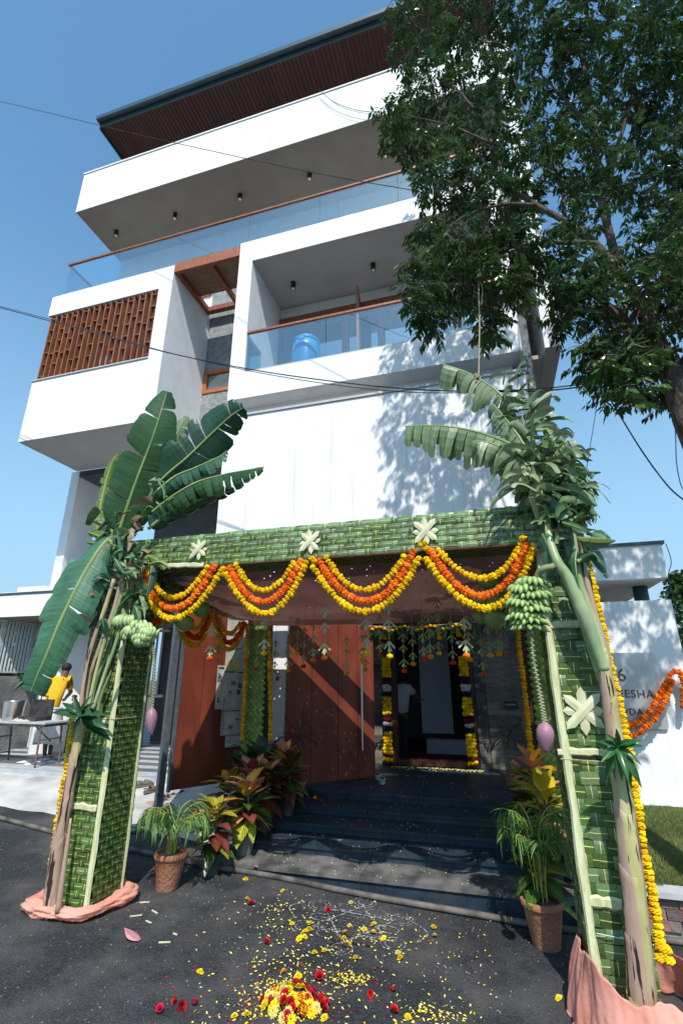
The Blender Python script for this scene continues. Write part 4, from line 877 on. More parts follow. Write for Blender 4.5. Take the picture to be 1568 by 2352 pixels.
def bleaf(par,pts,W,F,seed,m,fold=0.25,tear=0.35,drop=0.0,prof=None,lag=0.25,jit=0.25,n=10,maxs=0.22,rib=0.016,ragged=0.0,name='leaf',curl=0.35,cols=4):
    r=random.Random(seed); P=spl(pts,n); K=len(P)-1; F=Vector(F)
    prof=prof or (lambda t:max(0.06,math.sin(math.pi*min(1,0.06+0.94*t)**0.75))**0.55)
    fr=[]
    for k,p in enumerate(P):
        T=(P[min(K,k+1)]-P[max(0,k-1)]).normalized(); S=T.cross(F); S=S.normalized() if S.length>1e-4 else Vector((1,0,0)); fr.append((p,T,S,S.cross(T)))
    def at(t):
        x=t*K; i=min(K-1,int(x)); f=x-i; a=fr[i]; c=fr[i+1]; return a[0].lerp(c[0],f),a[1].lerp(c[1],f),a[2].lerp(c[2],f),a[3].lerp(c[3],f)
    b=MB(); tot=sum((q-p).length for p,q in zip(P[:-1],P[1:]))
    for side in (-1,1):
        t=0.02
        while t<0.985:
            l=r.uniform(0.05,maxs) if r.random()<tear*2 else r.uniform(maxs*0.8,maxs*1.8); t1=min(0.99,t+l)
            if t1>0.95: t1=0.99
            dj=r.uniform(-jit,jit); dl=r.uniform(-0.12,0.12); dd=drop*r.uniform(0.7,1.3); ws=1-r.uniform(0,0.15+ragged); nn=max(2,int((t1-t)*tot/0.05)+1)
            i0=len(b.v); tw=r.uniform(-0.3,0.3)*(1 if jit>0.3 else 0.2)
            for a in range(nn+1):
                u=a/nn; tt=t+(t1-t)*u; p,T,S,Nn=at(tt); w=W*prof(tt)*ws*(1-0.10*(a in (0,nn)))*(1+0.03*r.uniform(-1,1))
                shrink=(1.0-0.10*min(1,l/0.1))
                for c in range(cols+1):
                    q=c/cols; rr=w*q; an=fold+dj*q+curl*q*q+tw*(u-0.5)*q
                    uu=(u-0.5)*(t1-t)*tot*(-0.10*q*q if tear>0.2 else 0)
                    v=p+S*(side*rr*math.cos(an))-Nn*(rr*math.sin(an))+T*((lag+dl*q)*rr+uu); v.z-=dd*q*q*w
                    b.v.append(tuple(v))
            for a in range(nn):
                for c in range(cols):
                    q=i0+a*(cols+1)+c; ta=t+(t1-t)*a/nn; tb=t+(t1-t)*(a+1)/nn; b.face((q,q+1,q+cols+2,q+cols+1),[(c/cols,ta),((c+1)/cols,ta),((c+1)/cols,tb),(c/cols,tb)])
            t=t1+ (0.004 if tear>0.05 else 0)
    o=b.build(name,m,par,smooth=False)
    rb=MB(); rb.tube([p-Nn*0.004 for p,T,S,Nn in fr],[rib*(1-0.8*k/K)+0.002 for k in range(K+1)],6); rb.build('midrib',M['ribL'],par if name!='leaf' else par)
    return o
A=lambda l,Y=4.05:[PY(x,y,Y) if not isinstance(Y,(list,tuple)) else PY(x,y,Y[i]) for i,(x,y) in enumerate(l)]
CAMD=Vector((0.45,-0.85,-0.05))
# ---- left plant
bl=thing('banana_plant','left banana plant with broad dark green leaves tied to the left front pillar','banana plant',tuple(PG(130,2085)))
def trunk(par,pts,rads,n=14): b=MB(); P=spl(pts,6); rr=[]; K=len(P)-1; m=len(rads)-1
def mk_trunk(par,pts,rads,seed,name='trunk',m='trunk'):
    P=spl(pts,8); K=len(P)-1; r=random.Random(seed); rr=[]
    for k in range(K+1):
        x=k/K*(len(rads)-1); i=min(len(rads)-2,int(x)); rr.append((rads[i]*(1-(x-i))+rads[i+1]*(x-i))*(1+0.035*(k%4==0)))
    b=MB(); b.tube(P,rr,14); b.build(name,M[m],par,smooth=True)
    if name=='trunk':                                          # dried sheath edges wrapped round the stem
        for q in range(3,K-2,7):
            T=(P[q+1]-P[q-1]).normalized(); mm=basis(T); b=MB(); a0=r.uniform(0,6.28)
            for lay,(dz,k_) in enumerate(((-0.14,1.005),(-0.05,1.04),(0.0,1.075),(0.006,1.02))):
                for j in range(13): th=a0+j/12*4.6; b.v.append(tuple(P[q]+mm@Vector((math.cos(th)*rr[q]*k_,math.sin(th)*rr[q]*k_,dz+0.02*math.sin(j*0.9+a0)+0.035*math.sin(j*0.45)))))
            for lay in range(3):
                for j in range(12): g=lay*13+j; b.face((g,g+1,g+14,g+13))
            b.build('stem_sheath',M['trunk'],par,smooth=True)
mk_trunk(bl,[PY(114,2098,4.08),PY(131,1960,4.08),PY(152,1850,4.08),PY(172,1740,4.08),PY(192,1640,4.08),PY(212,1560,4.1)],[0.062,0.056,0.050,0.045,0.040,0.034],1)
b=MB(); b.tube(spl([PY(132,2098,4.02),PY(146,2000,4.02),PY(163,1880,4.03)],6),[0.022]*6+[0.02,0.02,0.018,0.018,0.015,0.012,0.01],8); b.build('loose_sheath',M['trunk'],bl,smooth=True)
for i,(l,rd) in enumerate(([(192,1640),(205,1560),(232,1480),(262,1400),(285,1310)],[(200,1640),(222,1540),(248,1450),(278,1370),(290,1280)],[(186,1640),(196,1560),(212,1480),(240,1400),(262,1330)],[(212,1640),(236,1560),(262,1500),(285,1420)]) and [([(192,1640),(205,1560),(232,1480),(262,1400),(285,1310)],.022),([(200,1640),(222,1540),(248,1450),(278,1370),(290,1280)],.018),([(184,1640),(194,1560),(212,1480),(240,1400),(262,1330)],.02),([(210,1640),(240,1550),(262,1490),(285,1410)],.016)]):
    b=MB(); b.tube(spl(A(l,4.0-0.03*i),5),rd,8); b.build('leaf_stalk',M['stemG'] if i%2 else M['trunk'],bl,smooth=True)
for i,(l,w,m) in enumerate((([(205,1640),(222,1560),(250,1500),(262,1440)],0.06,'banD'),([(218,1660),(232,1600),(255,1540)],0.05,'banW'),([(232,1575),(245,1530),(252,1495)],0.045,'banB'))):
    bleaf(bl,A(l,4.06),w,CAMD,60+i,M[m],fold=0.5,tear=0.3,jit=0.5)
L1=[(272,1225),(290,1170),(318,1090),(345,1020),(365,960),(384,896)]
bleaf(bl,A(L1,[4.0,3.98,3.95,3.92,3.9,3.9]),0.30,(0.55,-0.8,-0.25),1,M['banL'],fold=0.10,tear=0.22,jit=0.10,curl=0.15,maxs=0.26,lag=0.30)
L2=[(330,1150),(378,1095),(430,1050),(490,992),(530,955),(560,935)]
bleaf(bl,A(L2,[4.1,4.12,4.15,4.2,4.2,4.2]),0.30,(0.2,-0.75,-0.6),2,M['banD'],fold=0.15,tear=0.25,jit=0.18,curl=0.2,lag=0.3)  # shadow on this leaf put into its darker leaf colour
L3=[(350,1175),(395,1140),(450,1108),(510,1090),(560,1080),(606,1072)]
bleaf(bl,A(L3,[4.0,3.98,3.95,3.95,3.9,3.9]),0.19,(0.3,-0.95,0.5),3,M['banL'],fold=0.35,tear=0.5,jit=0.25,curl=0.35,maxs=0.10,lag=0.15,drop=0.25)
bleaf(bl,A([(340,1215),(385,1180),(430,1160),(480,1140),(540,1125)],4.05),0.17,(0.2,-0.8,-0.4),4,M['banD'],fold=0.3,tear=0.4,jit=0.3,maxs=0.12)
bleaf(bl,A([(320,1190),(350,1110),(385,1040),(412,985),(430,955)],4.25),0.19,(0.2,-0.9,0.2),5,M['banW'],fold=0.25,tear=0.5,jit=0.5)
bleaf(bl,A([(345,1140),(400,1095),(445,1075),(500,1050),(520,1035)],4.02),0.13,(0.2,-0.9,0.4),15,M['banT'],fold=0.4,tear=0.5,jit=0.5,maxs=0.1,drop=0.3)
bleaf(bl,A([(222,1235),(228,1180),(240,1120),(255,1070),(272,1040)],4.1),0.12,(0.4,-0.9,0.1),6,M['banY'],fold=0.3,tear=0.3,jit=0.3)
bleaf(bl,A([(262,1225),(240,1205),(215,1195),(196,1190)],3.98),0.075,(0.1,-1,-0.2),7,M['banW'],fold=0.5,tear=0.2,jit=0.3)
bleaf(bl,A([(262,1250),(238,1236),(212,1226),(200,1222)],4.0),0.07,(0.1,-1,-0.2),8,M['banY'],fold=0.2,tear=0.2,jit=0.3)
bleaf(bl,A([(265,1262),(240,1252),(215,1247),(198,1245)],4.02),0.06,(0.1,-1,-0.2),9,M['banT'],fold=0.2,tear=0.4,jit=0.3)
# the big drooping lower left leaf
L4=[(262,1225),(228,1262),(190,1322),(158,1385),(132,1440),(108,1500),(86,1550),(70,1590)]
pf4=lambda t:(0.25+2.0*t)*(t<0.18)*1.0+(0.61 if t<0.18 else 0)*0+((1.0-0.15*abs(t-0.35)) if 0.18<=t<0.52 else 0)+((0.72-0.40*(t-0.52)) if t>=0.52 else 0)
bleaf(bl,A(L4,[4.0,3.9,3.8,3.72,3.68,3.66,3.66,3.68]),0.275,(0.40,-0.95,0.10),10,M['banT'],fold=0.12,tear=0.14,jit=0.10,curl=0.20,maxs=0.34,lag=0.35,prof=pf4,rib=0.018,n=8)
bleaf(bl,A([(250,1240),(275,1262),(300,1278),(322,1288),(338,1292)],3.95),0.06,(0.1,-0.9,0.5),11,M['banT'],fold=0.5,tear=0.2,jit=0.3)
bleaf(bl,A([(118,1480),(90,1520),(62,1555),(30,1585)],3.85),0.055,(0.2,-0.9,0.1),12,M['banL'],fold=0.5,tear=0.2,jit=0.3)
bleaf(bl,A([(150,1430),(130,1470),(112,1510),(100,1530)],3.95),0.12,(0.3,-0.9,0.1),13,M['banD'],fold=0.3,tear=0.4,jit=0.5)
def clump(par,n,region,Y,seed,mats,size=(0.10,0.26),down=0.5):
    """torn, crumpled pieces of leaf round the knot"""
    r=random.Random(seed)
    for i in range(n):
        x,y=region(r); p=PY(x,y,Y+r.uniform(-0.16,0.16)); a=r.uniform(0,6.28); d=Vector((math.cos(a),r.uniform(-.4,.4),math.sin(a)*0.8-down)).normalized(); l=r.uniform(*size)
        q=p+d*l*0.5+Vector((0,0,r.uniform(-.02,.04))); e=p+d*l+Vector((r.uniform(-.03,.03),r.uniform(-.03,.03),-r.uniform(0,.08)))
        bleaf(par,[p,q,e],l*r.uniform(0.18,0.38),(r.uniform(-.5,.7),-1,r.uniform(-.5,.8)),seed*100+i,M[r.choice(mats)],fold=r.uniform(0.1,0.7),tear=0.3,jit=0.5,n=3,maxs=0.5,rib=0.004,name='torn_leaf',curl=r.uniform(0,0.9),cols=2)
def ribbons(par,n,region,Y,seed,mats,ln=(0.2,0.42),wd=(0.022,0.05)):
    """long torn leaf ribbons that leave the knot and droop"""
    r=random.Random(seed)
    for i in range(n):
        x,y=region(r); p=PY(x,y,Y+r.uniform(-0.15,0.15)); a=r.uniform(0,6.28); d=Vector((math.cos(a),r.uniform(-.7,.3),math.sin(a)*0.5+0.25)).normalized(); l=r.uniform(*ln); k=r.uniform(0.3,0.9)
        w0=r.uniform(*wd); b=MB(); P=spl([p,p+d*l*0.35,p+d*l*0.65-Vector((0,0,l*0.18*k)),p+d*l*0.80-Vector((0,0,l*0.50*k))],4); K=len(P)-1; sv=Vector((r.uniform(-1,1),r.uniform(-.6,.6),r.uniform(-.6,.6))); tw=r.uniform(-1.2,1.2); i0=0
        for q,pp in enumerate(P):
            T=(P[min(K,q+1)]-P[max(0,q-1)]).normalized(); S=T.cross(sv).normalized(); N_=S.cross(T); an=tw*q/K; S2=S*math.cos(an)+N_*math.sin(an); N2=N_*math.cos(an)-S*math.sin(an); w=w0*(0.75+0.35*math.sin(math.pi*min(1,q/K+0.15)))*(1 if q<K else 0.7)
            for c in (-1,-0.35,0.35,1): b.v.append(tuple(pp+S2*w*c+N2*w*0.35*abs(c)*(1 if i%2 else -1)))
        for q in range(K):
            for c in range(3): g=q*4+c; b.face((g,g+1,g+5,g+4),[(c/3,q/K),((c+1)/3,q/K),((c+1)/3,(q+1)/K),(c/3,(q+1)/K)])
        b.build('torn_leaf',M[r.choice(mats)],par,smooth=True)
ribbons(bl,40,lambda r:(r.gauss(285,30),r.uniform(1150,1400)),4.0,21,['ribG','ribW','banB','ribG'],(0.12,0.26),(0.02,0.045))
clump(bl,60,lambda r:(r.gauss(285,28),r.uniform(1170,1420)),4.02,1,['banD','banW','banT','banL','banD','banB'],down=0.5)
clump(bl,16,lambda r:(r.uniform(215,345),r.uniform(1210,1300)),3.95,2,['banD','banW','banT','banY'],down=0.4)
clump(bl,12,lambda r:(r.uniform(330,400),r.uniform(1080,1170)),3.95,3,['banD','banW','banT'],size=(0.08,0.18))
# ---- right plant
br=thing('banana_plant','right banana plant with shredded grey green leaves arching over the right pillar','banana plant',tuple(PG(1470,2300)))
mk_trunk(br,[PY(1478,2345,3.98),PY(1466,2180,3.98),PY(1450,2010,3.98),PY(1432,1850,3.99),PY(1412,1700,4.0),PY(1395,1580,4.0),PY(1378,1490,4.02)],[0.080,0.074,0.067,0.060,0.054,0.048,0.042],2)
b=MB(); b.tube(spl([PY(1494,2345,4.0),PY(1482,2180,4.0),PY(1464,2000,4.0),PY(1444,1850,4.02),PY(1422,1700,4.03)],6),[0.034]*20+[0.03,0.026,0.02,0.015,0.01],10); b.build('loose_sheath',M['trunk'],br,smooth=True)
mk_trunk(br,[PY(1388,1540,4.0),PY(1362,1470,3.97),PY(1335,1400,3.92),PY(1305,1330,3.9),PY(1280,1290,3.9),PY(1262,1240,3.95),PY(1256,1190,4.0)],[0.040,0.044,0.050,0.042,0.034,0.027,0.024],3,'leaf_stalk','stemG')
for l,rd,m in (([(1396,1580),(1378,1480),(1352,1400),(1330,1340),(1318,1260),(1308,1190)],.034,'stemG'),([(1402,1600),(1392,1500),(1368,1420),(1345,1330),(1328,1255),(1310,1185)],.024,'trunk'),([(1380,1560),(1345,1450),(1322,1380),(1300,1335)],.03,'stemG')):
    b=MB(); b.tube(spl(A(l,4.04),5),rd,8); b.build('leaf_stalk',M[m],br,smooth=True)
R2=[(1258,1180),(1248,1110),(1228,1050),(1205,1000),(1178,945),(1150,905),(1115,878),(1070,853),(1016,835)]
bleaf(br,A(R2,[4.05,4.05,4.05,4.05,4.1,4.1,4.15,4.2,4.2]),0.19,(0.1,-0.6,0.9),31,M['banW'],fold=0.8,tear=0.5,jit=0.6,drop=0.9,maxs=0.035,lag=0.2,curl=0.5,n=6,prof=lambda t:0.8+0.35*math.sin(t*9) if t<0.8 else 0.75)
R1=[(1250,1150),(1222,1080),(1180,1025),(1120,998),(1054,982),(990,976),(930,978)]
bleaf(br,A(R1,[4.05,4.0,3.95,3.95,3.95,3.95,4.0]),0.21,(0.0,-0.7,0.8),32,M['banW'],fold=0.7,tear=0.5,jit=0.22,drop=0.8,maxs=0.05,lag=0.15,curl=0.4,n=7,prof=lambda t:0.95 if t<0.75 else 0.95-1.6*(t-0.75))
for i,(l,W_r,mm) in enumerate(([([(1268,1180),(1262,1120),(1245,1060),(1225,1010),(1200,960)],0.17,'banW'),([(1275,1175),(1288,1100),(1282,1040),(1258,990),(1228,950)],0.17,'banW'),
      ([(1278,1175),(1305,1110),(1318,1070),(1312,1035),(1290,1005)],0.16,'banT'),([(1280,1178),(1312,1135),(1335,1110),(1345,1100),(1350,1112)],0.15,'banW'),
      ([(1275,1180),(1310,1165),(1338,1160),(1358,1172),(1366,1195)],0.13,'banW'),([(1262,1180),(1240,1130),(1220,1090),(1205,1060)],0.14,'banL'),([(1265,1185),(1245,1150),(1228,1130),(1212,1122)],0.12,'banL')])):
    bleaf(br,A(l,4.0+0.05*(i%3)),W_r,(random.Random(i).uniform(-.5,.5),-0.8,0.6),40+i,M[mm],fold=0.55,tear=0.5,jit=0.6,drop=0.5,maxs=0.07,curl=0.6,n=8,lag=0.3)
ribbons(br,90,lambda r:(r.gauss(1236,30),r.gauss(1070,62)),4.0,22,['ribW','ribW','ribG'],(0.22,0.45),(0.012,0.034))
ribbons(br,80,lambda r:(r.gauss(1284,22),r.gauss(1115,62)),4.0,23,['ribW','ribW','ribG'],(0.12,0.26),(0.012,0.034))
ribbons(br,34,lambda r:(r.gauss(1175,22),r.gauss(950,40)),4.1,24,['ribW','ribG'],(0.14,0.30),(0.012,0.03))
clump(br,14,lambda r:(r.gauss(1250,38),r.gauss(1090,60)),3.98,5,['banW','banW','banL','banT'],size=(0.14,0.32),down=0.35)
clump(br,20,lambda r:(r.gauss(1298,30),r.uniform(1040,1270)),4.0,6,['banW','banL','banT','banD'],size=(0.12,0.30),down=0.55)
clump(br,12,lambda r:(r.uniform(1290,1360),r.uniform(1130,1260)),4.0,7,['banW','banL','banY'],size=(0.12,0.28),down=0.5)
bleaf(br,A([(1305,1200),(1325,1185),(1345,1172),(1364,1160)],3.95),0.05,(0,-1,.3),90,M['banY'],fold=0.4,jit=0.2)
bleaf(br,A([(1325,1290),(1345,1275),(1362,1272),(1372,1280)],3.95),0.055,(0,-1,.3),91,M['banL'],fold=0.3,jit=0.2)
for i,(l,W_r,mm) in enumerate((([(1250,1140),(1215,1075),(1170,1035),(1120,1015),(1085,1012)],0.17,'banW'),([(1262,1150),(1225,1060),(1190,1000),(1160,960),(1130,925)],0.16,'banW'),([(1270,1160),(1262,1075),(1290,1020),(1322,1010)],0.15,'banW'),([(1275,1165),(1300,1095),(1332,1068),(1350,1078)],0.15,'banL'))):
    bleaf(br,A(l,3.9+0.03*i),W_r,(0.1,-0.85,0.7),140+i,M[mm],fold=0.5,tear=0.5,jit=0.45,drop=0.8,maxs=0.06,curl=0.5,n=8,lag=0.2,prof=lambda t:0.9 if t<0.8 else 0.9-2.2*(t-0.8))
# rope from the tree
rp=thing('hanging_rope','brown rope hanging from the tree and holding up the tip of the right banana leaf','rope',tuple(PY(1100,640,4.2)))
b=MB(); b.tube(spl(A([(1101,600),(1099,660),(1101,740),(1100,800),(1099,862)],4.2),5),0.007,6); b.build('rope',M['string'],rp)
b=MB(); b.tube(spl(A([(1103,640),(1108,670),(1104,700),(1109,690)],4.18),5),0.005,5); b.build('loose_end',M['string'],rp)
b=MB()
for k in range(12):
    r=random.Random(k); p=PY(1099+r.uniform(-8,8),868+r.uniform(-10,12),4.17); a=r.uniform(0,6.28); b.obox(p,Vector((math.cos(a),0,math.sin(a)))*0.022,Vector((0,1,0))*0.004,Vector((-math.sin(a),0,math.cos(a)))*0.010)
b.build('dry_knot',M['banB'],rp)
# ---- leaf rosettes tied on both trunks
M['mango']=mat('mango_leaf',(0.025,0.10,0.02),(0.05,0.16,0.04),scale=6,rough=0.3,spec=0.55,rnd=0.3,trans=0.15)
M['mangoD']=mat('dark_mango_leaf',(0.012,0.055,0.02),(0.025,0.085,0.03),scale=6,rough=0.3,spec=0.5,rnd=0.3,trans=0.1)
def leafmesh(nm,m,w=0.30,bend=0.25,fold=0.12,seed=0,nl=7):
    """unit length leaf along +Y, pointing outwards, bending down"""
    b=MB(); r=random.Random(seed)
    for i in range(nl+1):
        t=i/nl; ww=w*0.5*math.sin(math.pi*(0.04+0.93*t)**0.85); z=-bend*t*t; 
        for s in (-1,-0.5,0,0.5,1): b.v.append((s*ww,t,z+abs(s)*fold*ww*2+0.015*r.uniform(-1,1)*(abs(s)==1)))
    for i in range(nl):
        for j in range(4): q=i*5+j; b.face((q,q+1,q+6,q+5),[(j/4,i/nl),((j+1)/4,i/nl),((j+1)/4,(i+1)/nl),(j/4,(i+1)/nl)])
    return b.mesh(nm,m,smooth=True)
def leafdir(d,upv,l,wd=1.0):
    d=Vector(d).normalized(); upv=Vector(upv); x=d.cross(upv); x=x.normalized() if x.length>1e-3 else Vector((1,0,0)); z=x.cross(d)
    return Matrix((x*l*wd,d*l,z*l)).transposed()
LMg=[leafmesh('leaf',M['mango'],0.27,b_,0.25,i) for i,b_ in enumerate((0.15,0.35,0.5))]; LMgD=[leafmesh('leaf',M['mangoD'],0.27,b_,0.25,i) for i,b_ in enumerate((0.15,0.35,0.5))]
def rosette(label,x,y,Y,spec,meshes,seed):
    c=PY(x,y,Y); t=thing('leaf_bunch',label,'leaf bunch',tuple(c)); r=random.Random(seed)
    for dx,dy,dep in spec:
        e=PY(x+dx,y+dy,Y+dep); d=e-c; inst(r.choice(meshes),'leaf',c,t,leafdir(d,Vector((0,-0.8,0.5)),d.length))
    b=MB(); b.blob(c,0.018,0.018,0.02,8,6); b.build('stem_knot',M['mangoD'],t)
rosette('dark green mango leaf bunch tied on the left banana trunk',187,1642,3.92,[(-70,-10,-.1),(-45,-32,-.1),(-22,-45,-.05),(5,-42,-.1),(22,-30,-.1),(36,-12,-.1),(-28,48,-.1),(40,16,-.12),(48,28,-.1),(52,45,-.05),(15,-8,-.2),(-35,20,-.15)],LMgD,1)
rosette('fresh green mango leaf bunch tied on the right banana trunk',1418,1715,3.86,[(-42,-15,-.1),(-20,-28,-.1),(25,-15,-.1),(42,-20,-.1),(55,-5,-.1),(58,75,-.12),(38,85,-.1),(25,60,-.15),(12,68,-.1),(-28,70,-.05),(-36,30,-.1),(48,25,-.1),(0,-35,-.1)],LMg,2)
# ================================================================= FRUIT
M['banana']=mat('green_banana',(0.20,0.32,0.08),(0.33,0.46,0.16),scale=5,rough=0.42,spec=0.4,rnd=0.15,detail=3)
M['bananaP']=mat('pale_green_banana',(0.28,0.38,0.15),(0.42,0.52,0.24),scale=5,rough=0.42,spec=0.4,rnd=0.12,detail=3)
M['tip']=mat('banana_tip',(0.03,0.025,0.015),(0.06,0.05,0.03),rough=0.8)
M['blossom']=mat('banana_blossom',(0.15,0.07,0.12),(0.32,0.17,0.22),scale=5,rough=0.5,stretch=(1,1,0.5),detail=5,spec=0.4)
M['blossomP']=mat('pink_banana_blossom',(0.38,0.14,0.17),(0.55,0.25,0.28),scale=5,rough=0.5,stretch=(1,1,0.5),detail=5)
M['bract']=mat('banana_bract',(0.22,0.10,0.14),(0.42,0.22,0.27),scale=5,rough=0.45,stretch=(1,1,0.4),detail=5)
M['stalk']=mat('banana_stalk',(0.16,0.18,0.08),(0.27,0.27,0.15),scale=12,rough=0.7,rnd=0.1)
def banana_mesh(m,seed,curve=0.22):
    r=random.Random(seed); b=MB(); n=9; P=[];rr=[]
    for i in range(n):
        t=i/(n-1); P.append((0,t*0.95,curve*math.sin(math.pi*t*0.9)*0.9)); rr.append([0.05,0.11,0.165,0.19,0.195,0.185,0.155,0.10,0.035][i])
    b.mi=0; b.tube(P,rr,7); b.mi=1; b.tube([P[-1],(0,1.0,P[-1][2]-0.01)],[0.028,0.022],6); return b.mesh('banana',[m,M['tip']],smooth=True)
BM=[banana_mesh(M['banana'],i,c) for i,c in enumerate((0.18,0.26,0.12))]; BMP=[banana_mesh(M['bananaP'],i,c) for i,c in enumerate((0.18,0.26,0.12))]
def bunch(label,hands,meshes,stalk,bl,blm,seed,Ls=0.12,sc_r=0.017):
    c=PY(*hands[0][:2],3.9); t=thing('banana_bunch',label,'banana bunch',tuple(c)); r=random.Random(seed)
    for (x,y,Y,n,rx,dirx,dirz,L,*sp_) in hands:
        sp=sp_[0] if sp_ else 1.0
        p0=PY(x,y,Y)
        for k in range(n):
            f=(k/(max(1,n-1))-0.5)*2; a=f*1.15
            d=Vector((math.sin(a)*sp+dirx,-math.cos(a)*0.85*sp,dirz+0.1*r.uniform(-1,1))).normalized(); q=p0+Vector((f*rx,0.03*abs(f),0.0))
            inst(r.choice(meshes),'banana',q,t,leafdir(d,Vector((0,-0.2,1)) if dirz<0.3 else Vector((0,-1,0.2)),L*r.uniform(0.85,1.1)))
    b=MB(); b.tube(spl(stalk[0],5),stalk[1],8); b.build('main_stalk',M['stalk'],t,smooth=True)
    P=spl(stalk[2],8); rb=MB()
    for k,p in enumerate(P):                                 # ridged scar rings
        tg=(P[min(len(P)-1,k+1)]-P[max(0,k-1)]).normalized(); m=basis(tg)
    n=46
    for k in range(n):
        x=k/(n-1)*(len(P)-1); i=min(len(P)-2,int(x)); p=P[i].lerp(P[i+1],x-i); tg=(P[i+1]-P[i]).normalized(); mm=basis(tg)
        s=1 if k%2 else -1; a=p+mm@Vector((s*0.008,0,0)); ring=MB()
        i0=len(rb.v)
        for (z,q) in ((-0.008,0.6),(0.0,1.0),(0.007,0.55)):
            for j in range(8):
                th=j*math.pi/4; rb.v.append(tuple(a+mm@Vector((math.cos(th)*sc_r*q,math.sin(th)*sc_r*q,z))))
        for g in range(2):
            for j in range(8): rb.face((i0+g*8+j,i0+g*8+(j+1)%8,i0+g*8+8+(j+1)%8,i0+g*8+8+j))
    rb.build('scarred_stalk',M['stalk'],t); sb=MB(); sb.tube(P,sc_r*0.62,7); sb.build('stalk_core',M['stalk'],t)
    # blossom: overlapping bracts
    top=Vector(bl[0]); bot=Vector(bl[1]); L=(bot-top).length; mm=basis(top-bot); w=bl[2]
    bl_o=None
    b=MB(); i0=0
    prof=[(0.12,0),(0.52,-0.05),(0.85,-0.16),(1.0,-0.31),(0.94,-0.48),(0.72,-0.66),(0.44,-0.82),(0.17,-0.95),(0.03,-1.0)]
    for q,z in prof:
        for j in range(16): th=j*math.pi/8; k=1+0.05*math.cos(3*th); b.v.append(tuple(top+mm@Vector((math.cos(th)*w*q*k*0.9,math.sin(th)*w*q*k*0.9,z*L*0.97))))
    for g in range(len(prof)-1):
        for j in range(16): b.face((g*16+j,g*16+(j+1)%16,g*16+16+(j+1)%16,g*16+16+j))
    b.build('blossom',blm,t,smooth=True)
    for s,th0,ln in ((1,-0.6,0.93),(-1,-2.5,0.88),(1,-1.5,0.80)):
        b=MB(); n1,n2=8,6
        for g in range(n1+1):
            f=g/n1; idx=min(len(prof)-2,int(f*ln*(len(prof)-1))); ff=f*ln*(len(prof)-1)-idx; q=prof[idx][0]*(1-ff)+prof[idx+1][0]*ff; z=prof[idx][1]*(1-ff)+prof[idx+1][1]*ff
            for j in range(n2+1):
                th=th0+(j/n2-0.5)*2.1*(1-0.75*f**3); b.v.append(tuple(top+mm@Vector((math.cos(th)*w*(q+0.07+0.18*f*f),math.sin(th)*w*(q+0.07+0.18*f*f),z*L))))
        for g in range(n1):
            for j in range(n2): q=g*(n2+1)+j; b.face((q,q+1,q+n2+2,q+n2+1))
        b.build('bract',M['bract'],t,smooth=True)
rY=3.93
hands=[]
for i,(x,y,n,rx) in enumerate(((1222,1334,8,0.05),(1206,1352,9,0.06),(1218,1370,10,0.07),(1204,1386,10,0.07),(1220,1402,9,0.065),(1208,1418,9,0.06),(1220,1432,7,0.05),(1216,1446,5,0.035))):
    hands.append((x,y-6,rY+0.03,n,rx*0.85,-0.10+0.05*(i%2),(-0.75,-0.6,-0.5,-0.5,-0.45,-0.4,-0.35,-0.3)[i],0.118))
bunch('large bunch of green bananas hanging before the right front pillar above a purple blossom',hands,BM,
    ([PY(1280,1290,3.95),PY(1268,1302,3.9),PY(1250,1306,3.88),PY(1234,1325,3.93),PY(1222,1400,3.98),PY(1219,1460,3.97)],0.026,[PY(1219,1455,3.97),PY(1226,1520,3.95),PY(1237,1580,3.94),PY(1245,1625,3.93),PY(1251,1662,3.93)]),
    (PY(1251,1660,3.93),PY(1253,1733,3.93),0.054),M['blossom'],4,sc_r=0.013)
hands=[(283,1412,3.9,8,0.080,0,-1,0.125,0.25),(284,1418,3.93,6,0.07,0,-1,0.11,0.3),(303,1436,3.9,7,0.05,-0.1,-1,0.12,0.35),(297,1448,3.92,6,0.03,-0.2,-1,0.10,0.4)]
for i,(x,y,n,rx) in enumerate(((312,1432,6,0.05),(322,1438,8,0.06),(330,1447,9,0.065),(325,1460,9,0.06),(332,1468,8,0.055),(322,1478,7,0.045),(345,1458,6,0.03))):
    hands.append((x+2,y-8 if i<4 else y+8,3.9,n,rx*1.1,0.05,-1.0 if i<4 else 0.9,0.10,0.5))
bunch('bunch of pale green bananas on the left front pillar above a pink blossom',hands,BMP,
    ([PY(278,1395,3.95),PY(290,1420,3.95),PY(318,1450,3.96),PY(345,1470,3.95),PY(351,1480,3.94)],0.022,[PY(350,1478,3.94),PY(354,1510,3.94),PY(354,1550,3.94),PY(351,1590,3.94),PY(348.5,1628,3.94)]),
    (PY(348.6,1627,3.94),PY(347,1690,3.94),0.044),M['blossomP'],5,sc_r=0.011)
